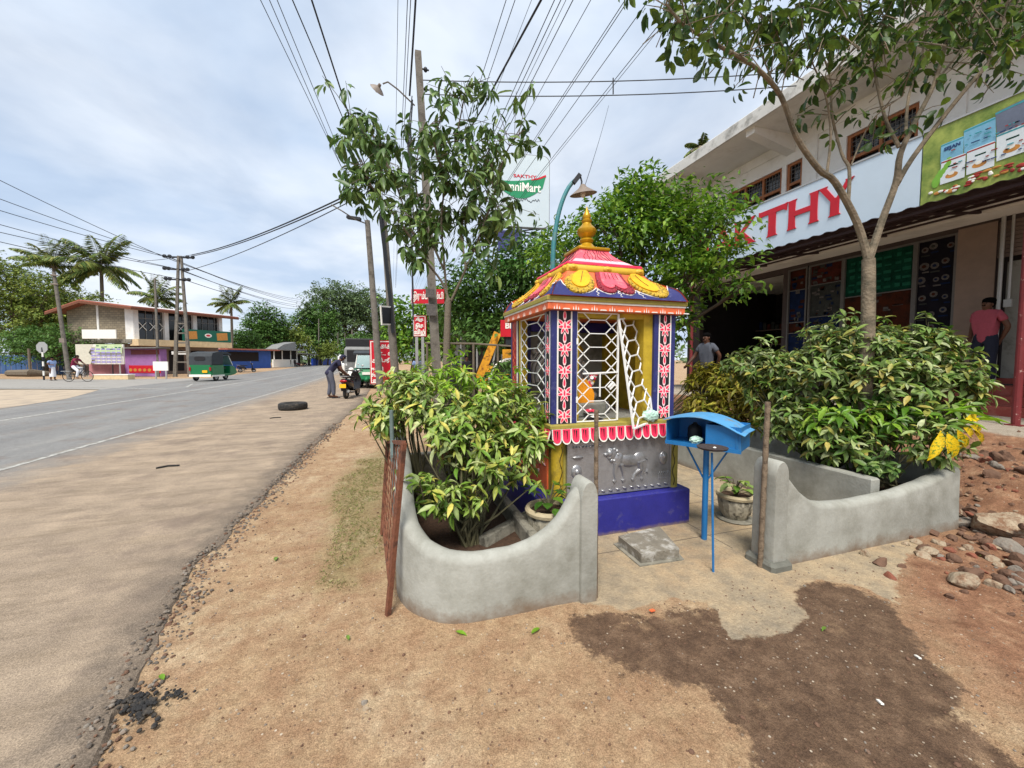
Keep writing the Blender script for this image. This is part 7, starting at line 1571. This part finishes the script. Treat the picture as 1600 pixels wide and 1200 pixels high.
g = G(386, 582); scooter('black motorbike standing across the road by the blue market stall', (g.x, g.y, .02), R(-70), 'c_black')
g = V(470, 573, 78); scooter('maroon scooter far off by the tea stall', (g.x, g.y, .02), R(-60), 'scmaroon')
g = V(480, 572, 84); scooter('dark motorbike parked right of the tea stall', (g.x, g.y, .02), R(-60), 'c_black')
def tuk(label, pos, rz, s=1.):
    t = Thing('three_wheeler', label, 'three wheeler', pos, rz, 'green three wheelers', local=True); Q = lambda l: [(a*s, b*s) for a, b in l]
    def ext(name, prof, hw, mm, inset=0):
        m = MB(); pr = Q(prof); n = len(pr); k = hw*s; vs = []
        for x, sc_ in ((-k, 1-inset), (-k*.9, 1), (k*.9, 1), (k, 1-inset)):
            cy_ = sum(p[0] for p in pr)/n; cz_ = sum(p[1] for p in pr)/n; vs += [(x, cy_+(y-cy_)*sc_, cz_+(z-cz_)*sc_) for y, z in pr]
        m.add(vs, [tuple(range(n)), tuple(3*n+j for j in range(n-1, -1, -1))]+[(i*n+j, i*n+(j+1)%n, (i+1)*n+(j+1)%n, (i+1)*n+j) for i in range(3) for j in range(n)]); return t.part(name, m, mm)
    ext('body', [(-1.25, .35), (-1.28, .95), (-.25, .95), (-.25, .42), (.35, .42), (.40, .9), (.75, .85), (.98, .60), (1.0, .42), (.75, .32), (.4, .28), (-.9, .28)], .62, 'tukgreen', .05)
    ext('canopy', [(-1.28, .95), (-1.26, 1.45), (-1.15, 1.66), (-.6, 1.74), (.2, 1.72), (.5, 1.6), (.48, 1.52), (.1, 1.6), (-.25, 1.58), (-.30, .95)], .63, 'canvas', .03)
    m = MB(); m.prism(Q([(-.5, .92), (.5, .92), (.44, 1.5), (-.44, 1.5)]), lambda u, v, w_: (u, (.72-.42*(v/s-.9))*s-w_, v), .02*s); w1 = t.part('windscreen', m, 'glasspale'); m = MB(); m.tube([(x*s, (.72-.42*(z-.9))*s, z*s) for x, z in ((-.52, .9), (-.46, 1.53), (.46, 1.53), (.52, .9))], .025*s, 6); t.part('windscreen_frame', m, 'paintwhite', w1)
    m = MB(); m.prism([(.30*s*math.copysign(abs(math.cos(a*.26))**.6, math.cos(a*.26)), 1.32*s+.12*s*math.copysign(abs(math.sin(a*.26))**.6, math.sin(a*.26))) for a in range(24)], lambda u, v, w_: (u, -1.275*s-w_, v), .012); t.part('rear_window', m, 'black')
    m = MB(); m.box((-.60*s, -1.32*s, .26*s), (.60*s, -1.27*s, .40*s)); m.box((-.64*s, -1.2*s, .26*s), (-.615*s, -.2*s, .36*s)); m.box((.615*s, -1.2*s, .26*s), (.64*s, -.2*s, .36*s)); t.part('bumper', m, 'paintwhite')
    for sx in (-1, 1): m = MB(); m.box((sx*.56*s-.05*s, -1.30*s, .62*s), (sx*.56*s+.05*s, -1.275*s, .82*s)); t.part('tail_light', m, 'lampred')
    for sx in (-1, 1): m = MB(); m.ell((sx*.36*s, .86*s, .78*s), (.09*s, .07*s, .09*s), 12, 8); t.part('headlight', m, 'paintwhite', smooth=True)
    m = MB(); m.box((.12*s, -1.30*s, .50*s), (.40*s, -1.285*s, .64*s)); t.part('number_plate', m, 'plate'); m = MB(); m.box((-.18*s, 1.0*s, .62*s), (.18*s, 1.01*s, .74*s)); t.part('number_plate', m, 'paintwhite')
    m = MB(); m.box((-.5*s, -.5*s, .7*s), (.5*s, .1*s, .78*s)); m.box((-.5*s, -.6*s, .7*s), (.5*s, -.5*s, 1.2*s)); t.part('seat', m, 'black')
    wheel(t, (-.56*s, -.85*s, .22*s), .22*s, .12*s); wheel(t, (.56*s, -.85*s, .22*s), .22*s, .12*s); wheel(t, (0, .82*s, .22*s), .22*s, .12*s); m = MB(); m.ell((0, .85*s, .40*s), (.13*s, .28*s, .14*s), 12, 6); t.part('mudguard', m, 'tukgreen', smooth=True); return t
g = G(332, 595.5); tuk('green three wheeler with a black canvas top driving away on the road', (g.x, g.y+.6, .03), R(-14), 1.13)
g = G(577, 606); tuk('green three wheeler facing this way, parked behind the big red sign', (g.x-.0, g.y+.4, .02), R(176), 1.1)
g = V(-46, 593, 28); tuk('green three wheeler just entering the frame at the left edge', (g.x, g.y, .02), R(-30), 1.1)
# lorry and white vans beyond
t = Thing('lorry', 'lorry with a dark covered load behind the parked three wheeler', 'lorry', tuple(V(568, 580, 24)*1), R(3), local=True); t.o.location.z = 0
m = MB(); m.box((-1.0, -.2, 1.0), (1.0, 4.2, 2.75), .05); t.part('cargo_cover', m, 'black'); m = MB(); m.box((-1, -1.7, .5), (1, -.25, 2.2), .15); t.part('cab', m, 'sheetmetal'); m = MB(); m.box((-.85, -1.73, 1.35), (.85, -1.69, 2.0)); t.part('windscreen', m, 'black')
for x in (-.85, .85):
    for y in (-1.2, 3.2): wheel(t, (x, y, .42), .42, .25)
for (px, dep, lab) in ((547, 34, 'white van parked beyond the scooters'), (540, 48, 'white car far up the road shoulder')):
    t = Thing('parked_van', lab, 'van' if dep < 40 else 'car', tuple(V(px, 575, dep)), R(8), 'white vehicles up the shoulder', local=True); t.o.location.z = 0
    m = MB(); 
    pr = [(-2.1, .35), (-2.1, 1.0), (-1.5, 1.15), (-.9, 1.85), (1.9, 1.9), (2.1, 1.2), (2.1, .35)]
    vs = []
    for x, k_ in ((-.85, .96), (-.78, 1), (.78, 1), (.85, .96)): vs += [(x, y, 1.0+(z-1.0)*k_) for y, z in pr]
    n = 7; m.add(vs, [tuple(range(n)), tuple(3*n+j for j in range(n-1, -1, -1))]+[(i*n+j, i*n+(j+1)%n, (i+1)*n+(j+1)%n, (i+1)*n+j) for i in range(3) for j in range(n)]); t.part('body', m, 'paintwhite')
    m = MB(); m.add([(-.7, -1.52, 1.18), (.7, -1.52, 1.18), (.66, -.96, 1.80), (-.66, -.96, 1.80)], [(0, 1, 2, 3)]); t.part('windscreen', m, 'black')
    for x in (-.75, .75):
        for y in (-1.3, 1.4): wheel(t, (x, y, .32), .32, .2)
# bicycle
def bicycle(label, pos, rz):
    t = Thing('bicycle', label, 'bicycle', pos, rz, local=True); wheel_r = .34
    for y in (-.52, .55):
        m = MB(); n = 24; m.tube([(0, y+wheel_r*math.cos(2*math.pi*i/n), wheel_r+.01+wheel_r*math.sin(2*math.pi*i/n)) for i in range(n+1)], .02, 6); wh = t.part('wheel', m, 'rubber'); m = MB()
        for k in range(12): a = 2*math.pi*k/12; m.bar((0, y, wheel_r+.01), (0, y+wheel_r*math.cos(a), wheel_r+.01+wheel_r*math.sin(a)), .006)
        t.part('spokes', m, 'alu', wh)
    m = MB(); A_, B_, C_, D_, E_ = (0, -.52, .35), (0, -.05, .30), (0, -.18, .82), (0, .38, .84), (0, .55, .35)
    for p_, q_ in ((A_, B_), (A_, C_), (B_, C_), (B_, D_), (C_, D_), (D_, E_)): m.tube([p_, q_], .018, 6)
    m.tube([D_, (0, .36, .98)], .016, 6); m.tube([(-.25, .25, .98), (0, .36, .99), (.25, .25, .98)], .014, 6); t.part('frame', m, 'black'); m = MB(); m.ell((0, -.2, .88), (.09, .14, .04), 10, 6); t.part('saddle', m, 'black', smooth=True); m = MB(); m.box((-.12, -.85, .66), (.12, -.35, .69)); m.tube([(0, -.52, .35), (.1, -.7, .66)], .01, 4); t.part('carrier', m, 'alu'); return t
bicycle('old bicycle ridden by the cyclist in maroon', (CY.x, CY.y, .03), R(-100))
# tyre lying on the shoulder
g = G(458, 641); m = MB(); n, k = 36, 14; vs = []
for i in range(n):
    a = 2*math.pi*i/n
    for j in range(k):
        b = 2*math.pi*j/k; cb, sb2 = math.cos(b), math.sin(b); rr_ = .29+.085*math.copysign(abs(cb)**.6, cb); z = .10+.10*math.copysign(abs(sb2)**.6, sb2); vs.append((g.x+rr_*math.cos(a), g.y+rr_*math.sin(a), .025+z))
m.add(vs, [(i*k+j, ((i+1)%n)*k+j, ((i+1)%n)*k+(j+1)%k, i*k+(j+1)%k) for i in range(n) for j in range(k)]); single('old_tyre', m, 'rubber', 'worn tyre lying flat on the road shoulder', 'tyre', smooth=True)
for (px, py, l, lab) in ((262, 733, .22, 'dark rubber strip curled on the shoulder'), (430, 655, .2, 'flat dark scrap on the road near the worn tyre')):
    g = G(px, py); m = MB(); m.tube([(g.x-.1, g.y-.05, .035), (g.x, g.y+.02, .04), (g.x+.12, g.y+.02, .035)], .012, 5); single('rubber_scrap', m, 'rubber', lab, 'litter')
rr = random.Random(14)
for (px, py, s_, mm, lab) in ((590, 603, .18, 'stonegrey', 'grey rubble stone at the foot of the red sign'), (602, 607, .16, 'stonepale', 'pale rubble stone below the red sign'), (612, 602, .14, 'stonebrown', 'brown stone right of the red sign foot')):
    g = G(px, py); m = MB(); rockmesh(m, (g.x, g.y, s_*.4), s_, rr); single('stone', m, mm, lab, 'stone')
# ================================================================ left side of the road
def flat(px, py, dep): p = V(px, py, dep); return Vector((p.x, p.y, 0))
q0, q1, q2 = flat(110, 586, 37), flat(213, 586, 36), flat(352, 586, 43.5)
U_ = (q1-q0); LU = U_.length; U_.normalize(); W_ = (q2-q1); LW = W_.length; W_.normalize()
hb_ = Thing('block_house', 'two storey house with a bare block gable wall and glazed balcony front', 'house', tuple(q1))
nU = Vector((U_.y, -U_.x, 0)); nW = Vector((W_.y, -W_.x, 0))
fG = lambda u, v, w_: q0+U_*u+Vector((0, 0, v))+nU*w_
fB = lambda u, v, w_: q1+W_*u+Vector((0, 0, v))+nW*w_
zb = 3.35; m = MB(); pkU = LU*.38
m.prism([(0, zb), (LU*.88, zb), (LU*.88, 6.28), (pkU, 6.85), (0, 6.35)], lambda u, v, w_: fG(u, v, w_-.2), .2)
def brickmat():
    mm = M['block'].copy(); mm.name = 'blockwall'; t = mm.node_tree; p_ = t.nodes['Principled BSDF']; tc = nd(t, 'ShaderNodeTexCoord'); br = nd(t, 'ShaderNodeTexBrick'); mp_ = nd(t, 'ShaderNodeMapping'); mp_.inputs['Rotation'].default_value = (R(90), 0, 0)
    sx = nd(t, 'ShaderNodeSeparateXYZ'); cb = nd(t, 'ShaderNodeCombineXYZ'); t.links.new(tc.outputs['Object'], sx.inputs[0]); t.links.new(sx.outputs[0], cb.inputs[0]); t.links.new(sx.outputs[2], cb.inputs[1]); t.links.new(cb.outputs[0], br.inputs['Vector'])
    br.inputs['Scale'].default_value = 1; br.inputs['Brick Width'].default_value = .42; br.inputs['Row Height'].default_value = .21; br.inputs['Mortar Size'].default_value = .02; br.inputs['Color1'].default_value = (*S(150, 138, 116), 1); br.inputs['Color2'].default_value = (*S(122, 112, 94), 1); br.inputs['Mortar'].default_value = (*S(92, 86, 76), 1)
    mix = nd(t, 'ShaderNodeMixRGB'); mix.inputs[0].default_value = .75; old = p_.inputs['Base Color'].links[0].from_socket; t.links.new(old, mix.inputs[1]); t.links.new(br.outputs[0], mix.inputs[2]); t.links.new(mix.outputs[0], p_.inputs['Base Color']); return mm
hb_.part('gable_wall', m, brickmat())
m = MB(); m.prism([(LU*.88, zb), (LU*1.0, zb), (LU*1.0, 6.15), (LU*.88, 6.28)], lambda u, v, w_: fG(u, v, w_-.2), .24); hb_.part('pillar', m, 'wallwhite')
m = MB(); m.prism([(LU*.46, zb), (LU*.49, zb), (LU*.49, 6.75), (LU*.46, 6.76)], fG, .05); hb_.part('pillar', m, 'wallwhite')
for u in (0, LW*.30, LW*.62, LW*.94): m = MB(); m.prism([(u, zb), (u+.35, zb), (u+.35, 6.15), (u, 6.15)], lambda a, b, w_: fB(a, b, w_-.3), .34); hb_.part('pillar', m, 'wallwhite')
m = MB(); m.prism([(0, zb), (LW, zb), (LW, 6.2), (0, 6.2)], lambda a, b, w_: fB(a, b, w_-.4), .1); wn = hb_.part('window', m, 'darkglass'); m = MB()
for k in range(13): u = .4+k*(LW-.6)/12; m.prism([(u, zb), (u+.05, zb), (u+.05, 6.1), (u, 6.1)], lambda a, b, w_: fB(a, b, w_-.29), .05)
m.prism([(0, 5.35), (LW, 5.35), (LW, 5.42), (0, 5.42)], lambda a, b, w_: fB(a, b, w_-.288), .045); m.m = 1
for u in (.75, 1.6, 2.4, 3.9): m.bar(fB(u-.3, 4.25, -.2), fB(u+.3, 5.0, -.2), .05); m.bar(fB(u+.3, 4.25, -.19), fB(u-.3, 5.0, -.19), .05)
hb_.part('frame', m, ['sheetmetal', 'paintwhite'], wn)
m = MB(); m.prism([(-.2, 2.75), (LW+.2, 2.75), (LW+.2, zb), (-.2, zb)], lambda a, b, w_: fB(a, b, w_-.3), 1.3); m.m = 1; m.prism([(-.3, 3.0), (LU, 3.0), (LU, zb), (-.3, zb)], lambda a, b, w_: fG(a, b, w_-.25), .5); hb_.part('balcony', m, ['beige', 'cementold'])
m = MB(); m.prism([(LW*.42, zb), (LW+.1, zb), (LW+.1, 4.55), (LW*.42, 4.55)], lambda a, b, w_: fB(a, b, w_+.96), .05); bnn = hb_.part('balcony_banner', m, 'green_sign'); m = MB()
for u in (LW*.52, LW*.90): m.prism([(u-.55, 3.5), (u+.55, 3.6), (u+.5, 4.4), (u-.6, 4.3)], lambda a, b, w_: fB(a, b, w_+1.012), .01)
m.m = 1; m.prism([(LW*.72+.35*math.cos(a*.5), 4.0+.22*math.sin(a*.5)) for a in range(13)], lambda a, b, w_: fB(a, b, w_+1.012), .01); m.m = 2; m.prism([(LW*.72+.22*math.cos(a*.5), 4.0+.1*math.sin(a*.5)) for a in range(13)], lambda a, b, w_: fB(a, b, w_+1.023), .01); hb_.part('banner_print', m, ['foodtan', 'paintwhite', 'signred'], bnn)
m = MB(); ov = 1.1
rp0, rp1, rp2 = fG(-1.1, 5.95, .9), fG(pkU, 6.98, .9), fG(LU+1.0, 6.28, .9)
bk = -W_*-1; L2 = W_*(LW+1.6)
def slab3(a, b, d_, th_): vs = [a, b, b+d_, a+d_]; m.add([tuple(v) for v in vs]+[tuple(v-Vector((0, 0, th_))) for v in vs], [(0, 1, 2, 3), (7, 6, 5, 4), (0, 4, 5, 1), (1, 5, 6, 2), (2, 6, 7, 3), (3, 7, 4, 0)])
slab3(rp0, rp1, L2, .10); slab3(rp1, rp2, L2, .10); m.m = 1
for a, b in ((rp0, rp1), (rp1, rp2)): m.bar(a-Vector((0, 0, .2)), b-Vector((0, 0, .2)), .06, .22)
m.bar(rp2-Vector((0, 0, .2)), rp2+L2-Vector((0, 0, .2)), .06, .22); m.m = 2; m.add([tuple(v+Vector((0, 0, .02))) for v in (rp1, rp2, rp2+L2, rp1+L2)], [(0, 1, 2, 3)]); hb_.part('roof', m, ['rooftile', 'rust', 'roofsheet'])
m = MB(); m.prism([(.3, 0), (LU-.5, 0), (LU-.5, 3.0), (.3, 3.0)], lambda u, v, w_: fG(u, v, w_-1.2), .2); m.prism([(0, 0), (LW, 0), (LW, 2.8), (0, 2.8)], lambda a, b, w_: fB(a, b, w_-1.2), .2); m.m = 1
for u in (1.2, 3.2, 5.2): m.prism([(u, .3), (u+1.3, .3), (u+1.3, 2.4), (u, 2.4)], lambda a, b, w_: fB(a, b, w_-.99), .04)
hb_.part('lower_wall', m, ['brownwall', 'darkint'])
m = MB(); back = Vector((0, 0, 0)); 
board('wall_sign', 'blank white sign fixed to the block gable wall', 128, 515, 181, 529, 35.2, 0, ['paintwhite', 'paintwhite'], th_=.08)
t = board('notice_board', 'large torn notice board with rows of faded purple print', 120, 538, 193, 569, 31.5, 0, ['paintwhite', 'paintwhite'], post=(-.4, .4), th_=.1)
m = MB(); rr = random.Random(3); c0 = V(120, 569, 31.4); X_ = Vector((math.cos(TH), -math.sin(TH), 0)); Nn = X_.cross(Vector((0, 0, 1))); kx = 31.4/600
fN = lambda u, v, w_: c0+X_*u*kx+Vector((0, 0, v*kx))+Nn*(w_+.02)
m.m = 1; m.prism([(0, 0), (22, 0), (26, 10), (20, 18), (28, 31), (0, 31)], fN, .012); m.m = 2; m.prism([(30, 19), (72, 17), (72, 31), (32, 31)], fN, .010)
for row in range(5):
    for k in range(6): m.m = 0; m.prism([(24+k*8, 2+row*5), (30+k*8, 2+row*5), (30+k*8, 4.6+row*5), (24+k*8, 4.6+row*5)], lambda u, v, w_: fN(u, v, w_+.012), .006)
for k in range(7): m.m = 3; u = 32+rr.random()*35; v = 22+rr.random()*7; m.prism([(u, v), (u+4, v), (u+4, v+1.4), (u, v+1.4)], lambda a, b, w_: fN(a, b, w_+.012), .006)
m.m = 0; t.part('print', m, [mat('faintpurple', S(150, 142, 190), .7, .1), mat('tornpale', S(196, 192, 176), .8, .1), mat('softgreen', S(186, 204, 160), .7, .2), 'green_sign'])
def kiosk(name, label, px0, px1, py0, depA, depB, h, deep, mats, cat='stall'):
    a, b = flat(px0, 590, depA), flat(px1, 590, depB); X2 = (b-a); Lx = X2.length; X2.normalize(); N2 = Vector((X2.y, -X2.x, 0)); t = Thing(name, label, cat, tuple(a)); return t, Lx, (lambda u, v, w_: a+X2*u+Vector((0, 0, v))+N2*w_)
t, Lx, f = kiosk('kiosk', 'purple painted kiosk with a red painted lower front and tin roof', 195, 252, 588, 34, 33, 0, 0, 0)
m = MB(); m.prism([(-.6, 0), (Lx, 0), (Lx, 2.35), (-.6, 2.5)], lambda u, v, w_: f(u, v, w_-.5), .5); t.part('wall', m, mat('purplewall', S(150, 106, 160), .8, .15, 2, .1))
m = MB(); m.prism([(-.2, 2.42), (Lx+.3, 2.42), (Lx+.3, 2.5), (-.2, 2.5)], lambda u, v, w_: f(u, v, w_-.6), 1.1); t.part('roof', m, 'sheetmetal')
m = MB(); m.prism([(.9, 1.9), (Lx-.1, 1.9), (Lx-.1, 2.3), (.9, 2.3)], f, .02); m.m = 1; m.prism([(.6, .3), (Lx, .3), (Lx, .95), (.6, .95)], f, .03); m.m = 2
for k in range(5): m.prism([(.8+k*.55+.2*math.cos(a*.7), .55+.14*math.sin(a*.7)) for a in range(9)], lambda u, v, w_: f(u, v, w_+.031), .01)
t.part('painted_front', m, ['maroon', 'signred', 'foodtan'])
t, Lx, f = kiosk('stall', 'small pinkish stall with a table left of the purple kiosk', 140, 190, 590, 33.5, 33.5, 0, 0, 0)
m = MB(); m.prism([(0, 0), (Lx*.95, 0), (Lx*.95, 1.25), (0, 1.25)], lambda u, v, w_: f(u, v, w_-.6), .6); t.part('counter', m, mat('palered', S(176, 120, 124), .8, .2, 2)); m = MB(); m.prism([(.2, 1.3), (Lx, 1.3), (Lx, 1.36), (.2, 1.36)], f, .7)
for u in (.3, Lx-.1): m.bar(f(u, 0, .6), f(u, 1.3, .6), .06)
t.part('table', m, 'canvas')
t, Lx, f = kiosk('concrete_slab', 'long low white painted concrete slab at the side road edge', 145, 200, 595, 27.5, 27.5, 0, 0, 0, 'slab'); m = MB(); m.prism([(0, 0), (Lx, 0), (Lx, .34), (0, .34)], lambda u, v, w_: f(u, v, w_-.5), .5); t.part('block', m, 'beige'); m = MB(); m.prism([(-.02, .34), (Lx+.02, .34), (Lx+.02, .4), (-.02, .4)], lambda u, v, w_: f(u, v, w_-.52), .54); t.part('top', m, 'paintwhite')
board('small_sign', 'small white sign on two legs in front of the single square pole', 239, 565, 262, 579, 29, 0, ['paintwhite', 'paintwhite'], post=(-.35, .35))
board('small_sign', 'white sign strip above the dark doorway behind the twin pole', 268, 549, 295, 554, 35, 0, ['paintwhite', 'paintwhite'])
t = Thing('stop_sign_back', 'octagonal road sign seen from behind on a black and white post', 'road sign', tuple(flat(68, 596, 27)))
c = V(66, 543, 27); m = MB(); m.prism([(.42*math.cos(R(22.5+45*k)), .42*math.sin(R(22.5+45*k))) for k in range(8)], lambda u, v, w_: c+X_*u+Vector((0, 0, v))+Nn*w_, .03); t.part('plate', m, 'alu')
m = MB(); b0 = flat(69, 596, 27); tp = c; n = 7
for k in range(n): m.m = k % 2; m.tube([b0.lerp(tp, k/n), b0.lerp(tp, (k+1)/n)], .05, 8)
t.part('post', m, ['c_black', 'paintwhite'])
t, Lx, f = kiosk('blue_fence', 'long faded blue sheet fence behind the left trees', -20, 108, 588, 40, 38, 0, 0, 0, 'fence'); m = MB(); n = int(Lx/.35)
for k in range(n): m.prism([(k*.35, 0), (k*.35+.33, 0), (k*.35+.33, 1.9), (k*.35, 1.9)], lambda u, v, w_, k=k: f(u, v, w_+(k % 2)*.03), .03)
t.part('sheet', m, mat('fenceblue', S(52, 84, 128), .7, .2, 1.5))
m = MB(); 
for u in np.arange(0, Lx, 2.5): m.bar(f(u, 0, -.06), f(u, 2.0, -.06), .08)
t.part('post', m, 'sheetmetal')
m = MB(); rr = random.Random(9); m.tube([flat(15, 590, 34)+Vector((0,0,.25)), flat(50, 590, 33)+Vector((0,0,.3)), flat(80, 590, 34)+Vector((0,0,.2))], [.3, .35, .2], 8); single('fallen_log', m, 'bark', 'fallen log lying before the blue fence', 'log', smooth=True)
m = MB(); a = flat(48, 592, 33); m.tube([a, a+Vector((0, 0, 2.4))], .09, 7); single('thin_trunk', m, 'bark', 'thin bare tree trunk beside the stop sign post', 'trunk')
# far stalls
t, Lx, f = kiosk('market_stall', 'long blue market stall with dark openings across the road', 352, 424, 576, 60, 68, 0, 0, 0)
m = MB(); m.prism([(0, 0), (Lx, 0), (Lx, 3.0), (0, 3.0)], lambda u, v, w_: f(u, v, w_-3), 3); t.part('wall', m, 'bluewall'); m = MB(); m.prism([(.3, 1.2), (Lx-2.4, 1.2), (Lx-2.4, 2.7), (.3, 2.7)], f, .05); t.part('opening', m, 'darkint'); m = MB(); m.prism([(-.6, 3.0), (Lx+.6, 3.0), (Lx+.6, 3.2), (-.6, 3.2)], lambda u, v, w_: f(u, v, w_-3.5), 5); t.part('roof', m, 'rooftile')
t, Lx, f = kiosk('tea_stall', 'roadside tea stall with a pale front wall and grey roof', 428, 466, 574, 72, 78, 0, 0, 0)
m = MB(); m.prism([(0, 0), (Lx, 0), (Lx, 1.5), (0, 1.5)], lambda u, v, w_: f(u, v, w_-.3), .3); m.m = 1; m.prism([(0, 1.5), (Lx, 1.5), (Lx, 3.2), (0, 3.2)], lambda u, v, w_: f(u, v, w_-3), 2.7); t.part('wall', m, ['paintwhite', 'darkint']); m = MB(); m.prism([(-.6, 3.2), (Lx+.6, 3.2), (Lx+.6, 3.45), (-.6, 3.45)], lambda u, v, w_: f(u, v, w_-3.5), 5.2); m.prism([(Lx*.2, 3.45), (Lx, 3.45), (Lx, 5.0), (Lx*.5, 4.4)], lambda u, v, w_: f(u, v, w_-3), 2.6); t.part('roof', m, ['sheetmetal'])
for u in (.2, Lx*.35, Lx*.7, Lx-.2): m = MB(); m.bar(f(u, 1.5, 0), f(u, 3.2, 0), .16); t.part('post', m, 'paintwhite')
t, Lx, f = kiosk('open_shed', 'open sided shed with a tin roof right of the tea stall', 466, 490, 573, 80, 88, 0, 0, 0)
m = MB(); m.prism([(-.3, 2.7), (Lx+.3, 2.5), (Lx+.3, 2.65), (-.3, 2.85)], lambda u, v, w_: f(u, v, w_-3), 4); t.part('roof', m, 'sheetmetal'); m = MB(); [m.bar(f(u, 0, .8), f(u, 2.6, .8), .14) for u in (0, Lx*.5, Lx)]; m.prism([(0, 0), (Lx, 0), (Lx, 2.5), (0, 2.5)], lambda u, v, w_: f(u, v, w_-2.8), .1); t.part('frame', m, 'darkint')
t, Lx, f = kiosk('blue_wall', 'low bright blue boundary wall far along the road', 489, 518, 572, 92, 118, 0, 0, 0, 'wall'); m = MB(); m.prism([(0, 0), (Lx, 0), (Lx, 1.7), (0, 1.7)], lambda u, v, w_: f(u, v, w_-.3), .3); t.part('wall', m, mat('vividblue', S(36, 78, 190), .6, .1, 1))
t = Thing('road_sign', 'small dark blue sign on a pole above the low blue wall', 'road sign', tuple(flat(504, 571, 96))); c = V(504, 546, 96); m = MB(); m.cbox(c, (1.5, .1, 1.6), -TH); m.m = 1; m.cbox(c+Vector((0, -.08, .1)), (.7, .02, .7), -TH); t.part('plate', m, ['navy', 'paintwhite']); m = MB(); m.bar(flat(504, 571, 96), c-Vector((0, 0, .8)), .15); t.part('post', m, 'alu')
